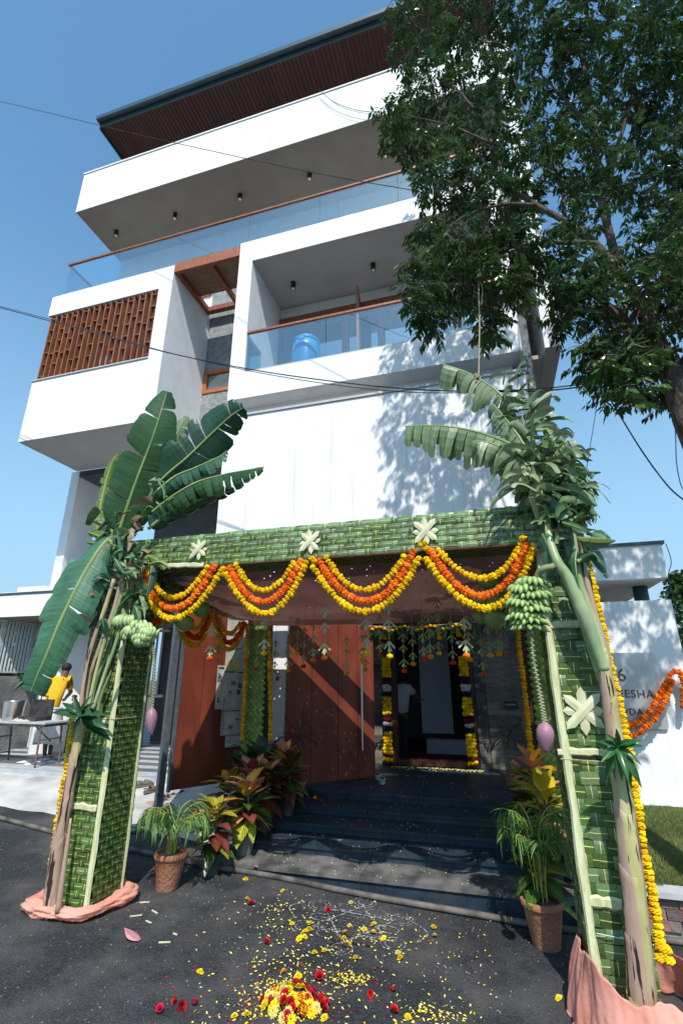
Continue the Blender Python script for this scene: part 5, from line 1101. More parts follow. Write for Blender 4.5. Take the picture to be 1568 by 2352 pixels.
# coconuts
M['coco']=mat('green_coconut',(0.13,0.23,0.035),(0.22,0.33,0.07),scale=4,rough=0.35,spec=0.5,rnd=0.15,c3=(0.30,0.33,0.14),s3=3)
M['cocostem']=mat('coconut_cap',(0.20,0.17,0.08),(0.30,0.25,0.12),rough=0.8)
def coconuts(where,lst,label):
    for i,(x,y,Y,s) in enumerate(lst):
        p=PY(x,y,Y); t=thing('green_coconut',label[i],'coconut',tuple(p),'green coconuts '+where); r=random.Random(i+int(x)); b=MB(); d=Vector((r.uniform(-.5,.5),r.uniform(-.5,.2),-1)).normalized(); mm=basis(-d); n=16
        prof=[(0.02,0.62),(0.30,0.60),(0.62,0.48),(0.85,0.25),(0.95,-0.05),(0.88,-0.38),(0.62,-0.68),(0.28,-0.88),(0.02,-0.96)]
        for q,z in prof:
            for j in range(n): th=j*2*math.pi/n; k=q*(1+0.05*math.cos(3*th)); b.v.append(tuple(p+mm@Vector((math.cos(th)*k,math.sin(th)*k,z))*s))
        for g in range(len(prof)-1):
            for j in range(n): b.face((g*n+j,g*n+(j+1)%n,g*n+n+(j+1)%n,g*n+n+j))
        b.build('husk',M['coco'],t,smooth=True); b=MB(); b.lathe([(0.28*s,0),(0.2*s,0.06*s),(0.05*s,0.10*s)],p+mm@Vector((0,0,0.6*s)),8); b.build('cap',M['cocostem'],t)
        b=MB(); b.tube([p+mm@Vector((0,0,0.6*s)),Vector((p.x,p.y,2.98))],0.006,5); b.build('string',M['string'],t)
coconuts('at the left end of the canopy',[(395,1368,4.75,0.105),(420,1392,4.85,0.10),(462,1398,4.85,0.105),(424,1428,4.7,0.115),(380,1416,4.8,0.10),(372,1388,4.95,0.095)],
    ['uppermost green coconut behind the leftmost swag','green coconut just below the uppermost one behind the leftmost swag','right hand green coconut behind the leftmost swag','lowest dark coconut hanging clear below the leftmost swag','lower left coconut behind the leftmost swag','small shaded coconut at the back of the left cluster'])
coconuts('at the right end of the canopy',[(1120,1330,4.8,0.11),(1152,1345,4.85,0.10),(1098,1378,4.8,0.115),(1136,1380,4.75,0.11),(1134,1418,4.8,0.115),(1104,1410,4.95,0.10),(1160,1398,4.9,0.10)],
    ['uppermost coconut above the orange strand of the rightmost swag','coconut at upper right beside the banana bunch','pale green left coconut between the rightmost strands','middle coconut between the rightmost strands','lowest coconut hanging below the rightmost swag','shaded back coconut at lower left of the right cluster','back coconut nearest the banana bunch'])
# ================================================================= hanging leaf ornaments
M['ornleaf']=mat('folded_palm_ornament',(0.32,0.36,0.11),(0.46,0.48,0.19),scale=8,rough=0.5,rnd=0.2,trans=0.3); M['ornpale']=mat('pale_folded_palm_ornament',(0.62,0.64,0.36),(0.75,0.75,0.50),scale=8,rough=0.5,rnd=0.08,trans=0.3)
def chevron(m,nm):
    b=MB()
    b.obox((0,0,0.0),(0.008,0,0),(0,0.003,0),(0,0,0.045))                # centre piece
    for s in (-1,1):
        a=Vector((0.0,0,0.05)); c=Vector((s*0.055,0.0,-0.005)); d=(c-a).normalized(); n=Vector((0,1,0)); q=d.cross(n)
        b.obox((a+c)/2+Vector((0,0.004*s,0)),(c-a)/2,n*0.002,q*0.0075)
    for s in (-1,1):
        a=Vector((0.0,0,0.015)); c=Vector((s*0.022,0.0,-0.03)); d=(c-a).normalized(); n=Vector((0,1,0)); q=d.cross(n)
        b.obox((a+c)/2+Vector((0,0.003,0)),(c-a)/2,n*0.0018,q*0.005)
    return b.mesh(nm,m)
CH=chevron(M['ornleaf'],'leaf_arrow'); CHP=chevron(M['ornpale'],'leaf_arrow')
z3=lambda x,y:(343+x*.2734,1347.5+y*.2734); z4=lambda x,y:(759.5+x*.289,1347.5+y*.289)
orn=[(z3(505,605),'mO',1,4.75),(z3(577,585),'mA',0,5.4),(z3(825,620),'mR',0,5.9),(z3(895,690),'mR',0,6.3),(z3(960,560),'mY',1,4.85),(z3(1050,710),'mA',0,6.5),(z3(1165,708),'mA',0,6.2),(z3(1293,670),'mR',0,5.7),(z3(1375,618),'mO',0,5.3),(z3(1470,597),'mO',1,4.75),(z3(1240,560),'mA',0,6.0),
 (z4(125,690),'mA',0,5.9),(z4(252,580),'mA',0,5.6),(z4(285,522),'mY',1,5.0),(z4(275,660),'mA',0,6.4),(z4(395,550),'mR',0,5.6),(z4(468,552),'mY',1,4.8),(z4(583,670),'mR',0,5.8),(z4(655,615),'mA',0,5.5),(z4(740,583),'mR',0,5.3),(z4(792,558),'mO',0,5.0),(z4(865,407),'mA',0,5.6),(z4(972,605),'mR',0,5.5),(z4(1078,548),'mO',1,4.75),(z4(1105,578),'mA',0,5.3),(z4(1267,545),'mA',0,5.2),(z4(1337,535),'mY',0,4.95),(z4(1362,540),'mR',0,5.3),(z4(1213,692),'mR',0,6.2),(z4(860,530),'mA',0,6.0)]
cn={'mO':'orange','mA':'amber','mR':'red orange','mY':'yellow'}
near=['leaf ornament hanging before the red left gate leaf','','','','leaf ornament hanging before the rear left pillar','','','','','leaf ornament hanging above the diagonal sun stripe']
used_l={}
def ornlabel(i,c,pale,dep,pos):
    s='%s leaf ornament with %s marigold hanging %s in the %s row'%('pale' if pale else 'green',cn[c],'at '+pos,dep)
    k=used_l.get(s,0); used_l[s]=k+1
    return s if k==0 else s+[', next rightward',', third rightward',', fourth rightward',', fifth rightward'][k-1]
for i,((x,y),c,pale,Y) in enumerate(sorted(orn,key=lambda q:q[0][0])):
    r=random.Random(i*3+1); p=PY(x,y,Y); top=2.97; pos='left' if x<620 else ('centre left' if x<800 else ('centre' if x<980 else 'right'))
    dep='front' if Y<5.05 else ('middle' if Y<5.75 else 'back')
    t=thing('hanging_ornament',ornlabel(i,c,pale,dep,pos),'ornament',(p.x,p.y,top),'palm leaf ornaments hanging from the canopy')
    b=MB(); b.tube([(p.x,p.y,top),(p.x+0.004,p.y,(top+p.z)/2),(p.x,p.y,p.z)],0.0022,4); b.build('string',M['string'],t)
    inst(r.choice(MG[c]),'marigold',p,t,Matrix.Diagonal((0.062,0.062,0.058)))
    n=r.choice((2,3)) if pale else 3; st=0.17 if pale else 0.15
    for k in range(n):
        z=p.z+0.075+k*st*r.uniform(0.9,1.1)*(1.15 if pale else 1)
        if z<top-0.08:
            sc=1.15 if pale else r.uniform(0.85,1.05); m=Matrix.Rotation(r.uniform(-.7,.7),3,'Z')@Matrix.Diagonal((sc,sc,sc)); inst(CHP if pale else CH,'leaf_arrow',(p.x,p.y,z),t,m)
# row of mango leaves hung over the door
tn=thing('mango_leaf_toran','dark mango leaf and yellow flower valance hung over the main door','door valance',(-1.2,8.6,2.86)); r=random.Random(44)
b=MB(); b.tube([(-3.0,8.2,2.90),(-1.2,8.3,2.82),(0.4,8.2,2.90)],0.006,5); b.build('cord',M['string'],tn)
for i in range(70):
    x=-2.95+3.3*i/69+r.uniform(-.02,.02); zz_=2.90-0.08*math.sin(math.pi*(x+3)/3.4); d=Vector((r.uniform(-.5,.5),r.uniform(-.3,.3),-1)); inst(r.choice(LMgD),'leaf',(x,8.28+r.uniform(-.04,.04),zz_),tn,leafdir(d,Vector((r.uniform(-.5,.5),-1,0)),r.uniform(0.15,0.24)))
for i in range(24):
    x=-1.9+1.6*i/23; inst(r.choice(MG['mA']),'marigold',(x,8.24,2.80+0.03*math.sin(i)),tn,Matrix.Diagonal((0.06,0.06,0.06)))
# ================================================================= GATES AND NEWSPAPERS
h0=Vector((-4.40,6.52,0)); gd=Vector((0.505,0.863,0)).normalized(); gn=Vector((0.863,-0.505,0))
gt=thing('gate_leaf','left red metal gate leaf swung open with newspapers taped to it','gate leaf',(h0.x,h0.y,0.55))
def gpanel(t,o,d,n,s0,s1,z0,z1,th=0.02,name='gate_sheet',m='redgate'):
    b=MB(); c=o+d*((s0+s1)/2); b.obox((c.x,c.y,(z0+z1)/2),d*((s1-s0)/2),n*th,(0,0,(z1-z0)/2)); return b.build(name,M[m],t)
for a,c in ((0.03,0.37),(0.375,0.60),(0.605,1.05),(1.055,1.50)): gpanel(gt,h0,gd,gn,a+0.002,c-0.002,0.56,3.45)
gpanel(gt,h0,gd,gn,-0.01,0.028,0.54,3.46,0.028,'edge_frame','greysteel')
for z in (1.0,1.7,2.4,3.0):
    for s in (0.33,0.62,1.02):
        b=MB(); c=h0+gd*s+gn*0.022; b.blob((c.x,c.y,z),0.008,0.008,0.008,6,4); b.build('rivet',M['greysteel'],gt)
gp=thing('gate_post','dark grey steel gate post with hinges beside the left red gate leaf','gate post',(-4.53,6.47,0.4))
b=MB(); c=h0-gd*0.11; b.obox((c.x,c.y,2.0),gd*0.045,gn*0.04,(0,0,1.62)); b.build('post',M['greysteel'],gp)
for z in (0.95,2.9):
    b=MB(); c=h0-gd*0.035+gn*0.035; b.lathe([(0.016,-0.09),(0.016,0.09)],(c.x,c.y,z),10); b.build('hinge',M['steel'],gp)
def newsmat():
    m=bpy.data.materials.new('newsprint'); m.use_nodes=True; N,L,b=nodes(m); b.inputs['Roughness'].default_value=0.85
    tc=N.new('ShaderNodeTexCoord'); mp=N.new('ShaderNodeMapping'); L.new(tc.outputs['UV'],mp.inputs[0]); mp.inputs['Scale'].default_value=(1,1,1)
    br=N.new('ShaderNodeTexBrick'); br.inputs['Scale'].default_value=1.0; br.inputs['Brick Width'].default_value=0.155; br.inputs['Row Height'].default_value=0.0115; br.inputs['Mortar Size'].default_value=0.0042; br.inputs['Mortar Smooth'].default_value=0.3; br.offset=0
    br.inputs['Color1'].default_value=(0.10,0.095,0.09,1); br.inputs['Color2'].default_value=(0.34,0.32,0.29,1); br.inputs['Mortar'].default_value=(0.56,0.53,0.46,1); L.new(mp.outputs[0],br.inputs[0])
    n=N.new('ShaderNodeTexNoise'); n.inputs['Scale'].default_value=5.5; L.new(tc.outputs['UV'],n.inputs['Vector']); r=N.new('ShaderNodeValToRGB'); r.color_ramp.elements[0].position=0.50; r.color_ramp.elements[1].position=0.54; L.new(n.outputs[0],r.inputs[0])
    x=N.new('ShaderNodeMix'); x.data_type='RGBA'; L.new(r.outputs[0],x.inputs[0]); L.new(br.outputs[0],x.inputs[6]); x.inputs[7].default_value=(0.50,0.47,0.41,1); L.new(x.outputs[2],b.inputs['Base Color']); return m
M['news']=newsmat(); M['photo1']=mat('news_photo',(0.04,0.05,0.08),(0.38,0.30,0.26),scale=30,rough=0.8); M['ink']=mat('news_ink',(0.03,0.03,0.035),rough=0.8); M['tealink']=mat('teal_ink',(0.05,0.16,0.18),(0.08,0.22,0.24),rough=0.8); M['yellowad']=mat('yellow_advert',(0.52,0.42,0.16),(0.6,0.5,0.24),scale=9,rough=0.8)
def sheetn(label,x0,x1,y0,y1,k,seed):
    P0=h0+gn*(0.024+0.003*k); r=random.Random(seed)
    q=[PPL(343+x*.2734,1347.5+y*.2734,(P0.x,P0.y,0),gn) for x,y in ((x0,y1),(x1,y1),(x1,y0),(x0,y0))]
    c=sum(q,Vector())/4; w=max(0.05,((q[1]-c).dot(gd)-(q[0]-c).dot(gd))); z0=(q[0].z+q[1].z)/2; z1=(q[2].z+q[3].z)/2; s0=(q[0]-P0).dot(gd); s1=(q[1]-P0).dot(gd)
    t=thing('newspaper_sheet',label,'newspaper',tuple(c),'newspaper sheets taped to the left gate leaf')
    def pt(u,v,o=0): p=P0+gd*(s0+(s1-s0)*u)+gn*o; return Vector((p.x,p.y,z0+(z1-z0)*v))
    b=MB(); off=r.uniform(0,3)
    def f(u,v): return pt(u,v,0.004*math.sin(u*5+off)*math.sin(v*7+off)+0.004)
    i0=0; b.grid(f,6,8,uv=True); sc=(s1-s0); 
    b.uv={k_:[(u*sc+off,v*(z1-z0)) for u,v in uv] for k_,uv in b.uv.items()}
    b.build('paper',M['news'],t)
    for j in range(r.randint(2,4)):
        u=r.uniform(0.05,0.6); v=r.uniform(0.05,0.75); du=r.uniform(0.18,0.35); dv=r.uniform(0.08,0.16)
        b=MB(); b.quad(pt(u,v,0.012),pt(u+du,v,0.012),pt(u+du,v+dv,0.012),pt(u,v+dv,0.012)); b.build('printed_photo',M[r.choice(('photo1','photo1','tealink'))],t)
    b=MB(); b.quad(pt(0.06,0.93,0.012),pt(0.8,0.93,0.012),pt(0.8,0.96,0.012),pt(0.06,0.96,0.012)); b.build('headline',M['ink'],t); return t,pt
sheetn('topmost newspaper sheet on the left gate leaf, tucked under the swag',640,815,258,515,0,1)
t_,pt=sheetn('newspaper sheet with a pale yellow advert, second from the top on the gate leaf',630,795,512,705,1,2)
b=MB(); b.quad(pt(0.05,0.04,0.013),pt(0.75,0.04,0.013),pt(0.75,0.45,0.013),pt(0.05,0.45,0.013)); b.build('advert',M['yellowad'],t_)
sheetn('narrow newspaper sheet sticking out furthest left on the gate leaf',545,612,662,1030,2,3); sheetn('wide newspaper sheet in the middle row of the gate leaf',598,722,700,1032,3,4); sheetn('newspaper sheet of the middle row next to the marigold string',716,800,705,1034,1,5)
t_,pt=sheetn('lower newspaper sheet with a sideways masthead on the gate leaf',592,790,1032,1245,2,6); sheetn('lowest newspaper sheet on the gate leaf, above the big dark leaves',632,790,1248,1345,1,7)
cu=bpy.data.curves.new('masthead','FONT'); cu.body='THE ECONOMIC TIMES'; cu.size=0.062; cu.extrude=0.0005; tmp=bpy.data.objects.new('t',cu); COL.objects.link(tmp); me=bpy.data.meshes.new_from_object(tmp.evaluated_get(bpy.context.evaluated_depsgraph_get())); bpy.data.objects.remove(tmp); me.materials.clear(); me.materials.append(M['ink'])
p=pt(0.10,0.05,0.014); inst(me,'masthead',p,t_,Matrix((Vector((0,0,1))*0.8,-gd*0.8,gn*0.8)).transposed())
# right gate leaf
h1=Vector((-3.05,7.36,0)); g1=Vector((0.744,0.668,0)).normalized(); n1=Vector((0.668,-0.744,0))
g2=thing('gate_leaf','right red metal gate leaf swung inward with a long steel pull handle','gate leaf',(h1.x,h1.y,0.55))
for a,c in ((0.0,0.40),(0.405,0.85),(0.855,1.20),(1.205,1.48)): gpanel(g2,h1,g1,n1,a+0.002,c-0.002,0.55,3.45)
gpanel(g2,h1,g1,n1,1.481,1.50,0.545,3.46,0.026,'edge_frame','redgate')
b=MB(); c=h1+g1*1.26+n1*0.07; b.box(c.x-0.014,c.x+0.014,c.y-0.014,c.y+0.014,0.95,2.25); hd=b.build('pull_handle',M['steel'],g2)
for z in (1.1,2.1): b=MB(); b.tube([Vector((c.x,c.y,z)),Vector((c.x,c.y,z))-n1*0.07],0.009,8); b.build('handle_stand_off',M['steel'],g2)
# red hand print on the gate column
hp_=thing('hand_print','small red painted hand print on the white gate column','hand print',tuple(PY(637,1552,7.495)))
M['kumkum']=mat('red_paint',(0.35,0.06,0.035),(0.45,0.10,0.06),rough=0.9); c=PY(637,1556,7.4965)
b=MB(); 
def ell(cx,cz,rx,rz,a=0,n=12):
    i=len(b.v); 
    for k in range(n): th=k*2*math.pi/n; x=math.cos(th)*rx; z=math.sin(th)*rz; b.v.append((c.x+cx+x*math.cos(a)-z*math.sin(a),c.y,c.z+cz+x*math.sin(a)+z*math.cos(a)))
    b.face(range(i,i+n))
ell(0.0,-0.02,0.034,0.038)
for k,(dx,dz,a) in enumerate(((-0.033,0.045,0.25),(-0.012,0.06,0.08),(0.011,0.06,-0.08),(0.033,0.045,-0.25),(0.052,0.0,-0.9))): ell(dx,dz,0.007,0.026,a,8)
b.build('print',M['kumkum'],hp_)
# ================================================================= PINK CLOTHS
M['pink']=mat('salmon_cloth',(0.94,0.42,0.31),(0.96,0.52,0.41),scale=3,rough=0.7,detail=5,trans=0.40,bump=0.35,bscale=28)
def pinkcloth(label,cx,cy,rx,ry,z0,topf,seed,spread=0.12,turns=1.0):
    r=random.Random(seed); b=MB(); nu,nv=150,26; ph=[r.uniform(0,6.28) for _ in range(8)]
    def f(u,v):
        a=u*2*math.pi; c_,s_=math.cos(a),math.sin(a); sq=1/max(abs(c_),abs(s_))**0.72
        fold=0.022*math.sin(a*9+ph[0]+v*3)+0.016*math.sin(a*17+ph[1]-v*5)+0.012*math.sin(a*31+ph[2]+v*7)
        hz=topf(a); out=(1-v)**1.5*spread*(1+0.35*math.sin(a*3+ph[3])+0.2*math.sin(a*7+ph[4]))+0.035*math.sin(math.pi*v)
        rr=1+ (fold*0.6*(1-0.3*v)+out)/0.3
        z=z0+0.012+hz*v**0.8+0.02*math.sin(a*5+ph[5])*v+0.012*math.sin(v*14+a*3+ph[6])*(1-v)
        return (cx+c_*rx*sq*rr,cy+s_*ry*sq*rr,max(z,gz(cx)+0.006))
    b.grid(f,nu,nv); o=b.build('wrapped_cloth',M['pink'],smooth=True,loc=(cx,cy,z0)); md=o.modifiers.new('thick','SOLIDIFY'); md.thickness=0.004; tag(o,label,'cloth'); return o
def clothring(label,path,rad,seed,flat=0.75):
    """cloth twisted into a loose bundle and laid round a foot"""
    r=random.Random(seed); P=spl(path+[path[0]],14)[:-1]; K=len(P); nv=40; b=MB(); ph=[r.uniform(0,6.28) for _ in range(6)]
    for k,p in enumerate(P):
        t=(P[(k+1)%K]-P[k-1]).normalized(); s=Vector((-t.y,t.x,0)); u=k/K*2*math.pi; rr=rad*(1+0.22*math.sin(u*2+ph[0])+0.12*math.sin(u*5+ph[1]))
        for j in range(nv):
            th=j*2*math.pi/nv; q=1+0.15*math.sin(th*5+u*4+ph[2])+0.11*math.sin(th*9-u*7+ph[3])+0.07*math.sin(th*14+u*15+ph[4])+0.04*math.sin(u*40+th*3)+0.05*mnoise.noise(Vector((th*2,u*6,seed)))
            v=p+s*math.cos(th)*rr*q+Vector((0,0,math.sin(th)*rr*q*flat)); v.z=max(v.z,gz(v.x)+0.012*mnoise.noise(Vector((v.x*0.6,v.y*0.6,0)))+0.004); b.v.append(tuple(v))
    for k in range(K):
        for j in range(nv): b.face((k*nv+j,k*nv+(j+1)%nv,((k+1)%K)*nv+(j+1)%nv,((k+1)%K)*nv+j))
    o=b.build('wrapped_cloth',M['pink'],smooth=True,loc=tuple(P[0])); tag(o,label,'cloth')
zz0=gz(-3.7)+0.05
clothring('salmon pink cloth bundled round the foot of the left pillar and trunk',[Vector((x,y,zz0)) for x,y in ((-4.02,4.10),(-3.75,4.06),(-3.46,4.10),(-3.38,4.38),(-3.42,4.62),(-3.85,4.64),(-4.03,4.40))],0.058,1)
def skirt(label,cx,cy,hw,hd,z0,seed):
    r=random.Random(seed); b=MB(); nu,nv=220,26; ph=[r.uniform(0,6.28) for _ in range(8)]
    def f(u,v):
        a=u*2*math.pi; c_,s_=math.cos(a),math.sin(a); sq=1/(abs(c_)**3.5+abs(s_)**3.5)**(1/3.5); top=0.33+0.09*math.cos(a-2.9)+0.025*math.sin(7*a)+0.03*math.sin(4*a+ph[0]); w=1-v
        amp=0.35+0.65*w; fold=(0.013*math.sin(a*11+ph[1]+v*3.2+0.8*math.sin(a*4))+0.010*math.sin(a*19+ph[2]-v*4.5)+0.012*mnoise.noise(Vector((c_*3,s_*3,v*2.5)))+0.004*math.sin(a*47+v*5+ph[3]))*amp
        sag=0.030*math.sin(math.pi*v)*(1+math.sin(a*3+ph[4])); out=w**2.2*(0.13+0.05*math.sin(a*2+ph[5])+0.04*math.sin(a*5+ph[6])); k=fold+sag+out
        x=cx+c_*(hw*sq+k); y=cy+s_*(hd*sq+k); z=z0+0.006+top*v**1.1+0.006*math.sin(a*31+ph[7])*v; return (x,y,max(z,gz(x)+0.02*(w>0.9)*abs(math.sin(a*13))+0.006))
    b.grid(f,nu,nv); o=b.build('wrapped_cloth',M['pink'],smooth=True,loc=(cx,cy,z0)); o.modifiers.new('s','SOLIDIFY').thickness=0.002; tag(o,label,'cloth')
skirt('salmon pink cloth draped round the foot of the right pillar and trunk',0.74,4.21,0.36,0.37,gz(0.7),2)
# ================================================================= POTTED PLANTS
M['clay']=mat('terracotta',(0.30,0.125,0.065),(0.44,0.20,0.11),scale=6,rough=0.9,bump=0.6,bscale=35,detail=8,c3=(0.24,0.15,0.10),s3=4)
M['blackpot']=mat('dusty_black_plastic',(0.035,0.036,0.04),(0.085,0.085,0.085),scale=7,rough=0.6,detail=7); M['greypot']=mat('dusty_grey_plastic',(0.12,0.115,0.105),(0.20,0.19,0.17),scale=7,rough=0.7,detail=7); M['bluepot']=mat('dark_blue_plastic',(0.02,0.035,0.055),(0.035,0.055,0.08),scale=7,rough=0.5)
M['soil']=mat('potting_soil',(0.14,0.07,0.04),(0.22,0.12,0.08),scale=30,rough=1,bump=1.0); M['barkst']=mat('plant_stem',(0.12,0.09,0.06),(0.20,0.15,0.10),scale=20,rough=0.85)
def potmesh(par,c,r,h,m,rim=True,taper=0.68,lean=(0,0)):
    b=MB(); rl=r*0.08 if rim else 0.004
    pr=[(r*taper*0.96,0),(r*taper,0.01),(r*0.96,h*0.84),(r*0.97,h*0.85),(r*1.07 if rim else r*1.03,h*0.87),(r*1.10 if rim else r*1.05,h*0.93),(r*1.07 if rim else r*1.04,h),(r*0.92,h),(r*0.90,h*0.9),(r*0.3,h*0.89)]
    b.lathe(pr,c,28,lean=lean); o=b.build('pot',m,par,smooth=True); md=o.modifiers.new('n','EDGE_SPLIT'); md.split_angle=R(40)
    b=MB(); rg=random.Random(int(c[0]*100)); b.blob((c[0]+lean[0]*h*.9,c[1]+lean[1]*h*.9,c[2]+h*0.885),r*0.90,r*0.90,0.025,16,6,0.05,rg); b.build('soil',M['soil'],par)
def crotonmat(name,c,v,edge=None):
    """blade with contrasting veins from the UV"""
    m=bpy.data.materials.new(name); m.use_nodes=True; N,L,b=nodes(m); b.inputs['Roughness'].default_value=0.32; b.inputs['Specular IOR Level'].default_value=0.5
    tc=N.new('ShaderNodeTexCoord'); sx=N.new('ShaderNodeSeparateXYZ'); L.new(tc.outputs['UV'],sx.inputs[0])
    a=N.new('ShaderNodeMath'); a.operation='SUBTRACT'; a.inputs[1].default_value=0.5; L.new(sx.outputs[0],a.inputs[0]); ab=N.new('ShaderNodeMath'); ab.operation='ABSOLUTE'; L.new(a.outputs[0],ab.inputs[0])
    w1=N.new('ShaderNodeMath'); w1.operation='MULTIPLY_ADD'; w1.inputs[1].default_value=-1.0; L.new(ab.outputs[0],w1.inputs[0]); L.new(sx.outputs[1],w1.inputs[2])
    s=N.new('ShaderNodeMath'); s.operation='MULTIPLY'; s.inputs[1].default_value=52; L.new(w1.outputs[0],s.inputs[0]); sn=N.new('ShaderNodeMath'); sn.operation='SINE'; L.new(s.outputs[0],sn.inputs[0])
    n=N.new('ShaderNodeTexNoise'); n.inputs['Scale'].default_value=9; L.new(tc.outputs['Object'],n.inputs['Vector']); ad=N.new('ShaderNodeMath'); ad.operation='MULTIPLY_ADD'; ad.inputs[1].default_value=2.2; ad.inputs[2].default_value=-1.0; L.new(n.outputs[0],ad.inputs[0])
    sm=N.new('ShaderNodeMath'); sm.operation='ADD'; L.new(sn.outputs[0],sm.inputs[0]); L.new(ad.outputs[0],sm.inputs[1])
    r=N.new('ShaderNodeValToRGB'); r.color_ramp.elements[0].position=0.35; r.color_ramp.elements[1].position=0.60; mr=N.new('ShaderNodeMapRange'); mr.inputs['From Min'].default_value=-1.5; mr.inputs['From Max'].default_value=1.5; L.new(sm.outputs[0],mr.inputs[0]); L.new(mr.outputs[0],r.inputs[0])
    x=N.new('ShaderNodeMix'); x.data_type='RGBA'; L.new(r.outputs[0],x.inputs[0]); x.inputs[6].default_value=(*v,1); x.inputs[7].default_value=(*c,1)
    cm=N.new('ShaderNodeMath'); cm.operation='LESS_THAN'; cm.inputs[1].default_value=0.045; L.new(ab.outputs[0],cm.inputs[0]); y=N.new('ShaderNodeMix'); y.data_type='RGBA'; L.new(cm.outputs[0],y.inputs[0]); L.new(x.outputs[2],y.inputs[6]); y.inputs[7].default_value=(*v,1)
    oi=N.new('ShaderNodeObjectInfo'); h=N.new('ShaderNodeHueSaturation'); q=N.new('ShaderNodeMapRange'); q.inputs['To Min'].default_value=0.72; q.inputs['To Max'].default_value=1.2; L.new(oi.outputs['Random'],q.inputs[0]); L.new(q.outputs[0],h.inputs['Value']); L.new(y.outputs[2],h.inputs['Color']); L.new(h.outputs[0],b.inputs['Base Color'])
    t=N.new('ShaderNodeBsdfTranslucent'); L.new(h.outputs[0],t.inputs[0]); ms=N.new('ShaderNodeMixShader'); ms.inputs[0].default_value=0.2; L.new(b.outputs[0],ms.inputs[1]); L.new(t.outputs[0],ms.inputs[2]); L.new(ms.outputs[0],N['Material Output'].inputs[0]); return m
CR={'gy':crotonmat('green_yellow_croton',(0.03,0.12,0.012),(0.55,0.50,0.05)),'yo':crotonmat('yellow_croton',(0.68,0.46,0.04),(0.06,0.14,0.02)),'or':crotonmat('orange_croton',(0.70,0.20,0.03),(0.70,0.50,0.06)),'pk':crotonmat('pink_red_croton',(0.55,0.13,0.09),(0.75,0.42,0.22)),
    'dr':crotonmat('dark_red_croton',(0.085,0.030,0.022),(0.30,0.07,0.04)),'gr':crotonmat('dark_green_croton',(0.012,0.055,0.016),(0.10,0.16,0.025)),'yl':crotonmat('bright_yellow_croton',(0.75,0.50,0.02),(0.55,0.42,0.03))}
LC={k:[leafmesh('leaf',m,0.50,b_,0.10,i,6) for i,b_ in enumerate((0.08,0.3,0.5))] for k,m in CR.items()}
def croton(label,base,potr,poth,potm,H,tops,low,seed,L=0.17,n=26,grp='potted crotons beside the steps',spread=1.0,lean=(0,0)):
    """tops: palette at the crown; low: palette lower down"""
    base=Vector(base); t=thing('potted_croton',label,'potted plant',tuple(base),grp); r=random.Random(seed)
    potmesh(t,base,potr,poth,potm,rim=False)
    s0=base+Vector((0,0,poth*0.85)); top=s0+Vector((lean[0],lean[1],H)); b=MB(); b.tube(spl([s0,s0.lerp(top,0.5)+Vector((0.015,0.01,0)),top],4),0.011,6); b.build('stem',M['barkst'],t)
    for k in range(n):
        f=(k/(n-1)); p=s0.lerp(top,0.22+0.78*f); a=k*2.399+r.uniform(-.3,.3); el=-0.35+1.35*f+r.uniform(-.2,.2)
        d=Vector((math.cos(a)*math.cos(el),math.sin(a)*math.cos(el),math.sin(el))); pal=tops if f>0.60 else low
        l=L*1.22*r.uniform(0.75,1.2)*(1.05 if f<0.85 else 0.85); st=p+d*0.035*spread
        inst(r.choice(LC[r.choice(pal)]),'leaf',st,t,leafdir(d,Vector((0,0,1)) if el<1.2 else Vector((0,-1,0)),l,r.uniform(0.9,1.15)))
    return t
M['palmg']=mat('areca_leaf',(0.07,0.16,0.03),(0.15,0.27,0.06),scale=6,rough=0.4,rnd=0.25,trans=0.25); M['palmst']=mat('areca_stem',(0.28,0.30,0.05),(0.42,0.40,0.09),scale=8,rough=0.45)
LP=[leafmesh('leaflet',M['palmg'],0.085,b_,0.3,i,4) for i,b_ in enumerate((0.25,0.55,0.8))]
def areca(label,base,potr,poth,H,nf,seed,lean=0.0,wide=1.0,cap=True):
    base=Vector(base); t=thing('potted_palm',label,'potted palm',tuple(base)); r=random.Random(seed); potmesh(t,base,potr,poth,M['clay'],lean=(lean,0))
    s0=base+Vector((lean*poth,0,poth*0.9))
    for f in range(nf):
        a=f*2.399+r.uniform(-.3,.3)+0.5; rad=Vector((math.cos(a),math.sin(a),0)); st=s0+rad*r.uniform(0.01,0.05); hh=H*r.uniform(0.65,1.05); out=r.uniform(0.10,0.30)*wide
        P=spl([st,st+rad*out*0.12+Vector((0,0,hh*0.45)),st+rad*out*0.6+Vector((0,0,hh*0.85)),st+rad*(out+0.10)+Vector((0,0,hh)),st+rad*(out+0.30*wide)+Vector((0,0,hh*0.86))],5)
        b=MB(); K=len(P)-1; b.tube(P,[0.006*(1-0.75*k/K)+0.0012 for k in range(K+1)],5); b.build('frond_stem',M['palmst'],t)
        for k in range(int(K*0.42),K+1):
            tg=(P[min(K,k+1)]-P[max(0,k-1)]).normalized(); sd=tg.cross(Vector((0,0,1))); sd=sd.normalized() if sd.length>0.05 else Vector((1,0,0))
            for s in (-1,1):
                d=(sd*s*0.85+tg*0.75+Vector((0,0,r.uniform(-.5,.1)))).normalized(); l=r.uniform(0.14,0.22)*(1-0.25*(k/K))
                inst(r.choice(LP),'leaflet',P[k],t,leafdir(d,Vector((0,0,1)),l,1.0))
    return t
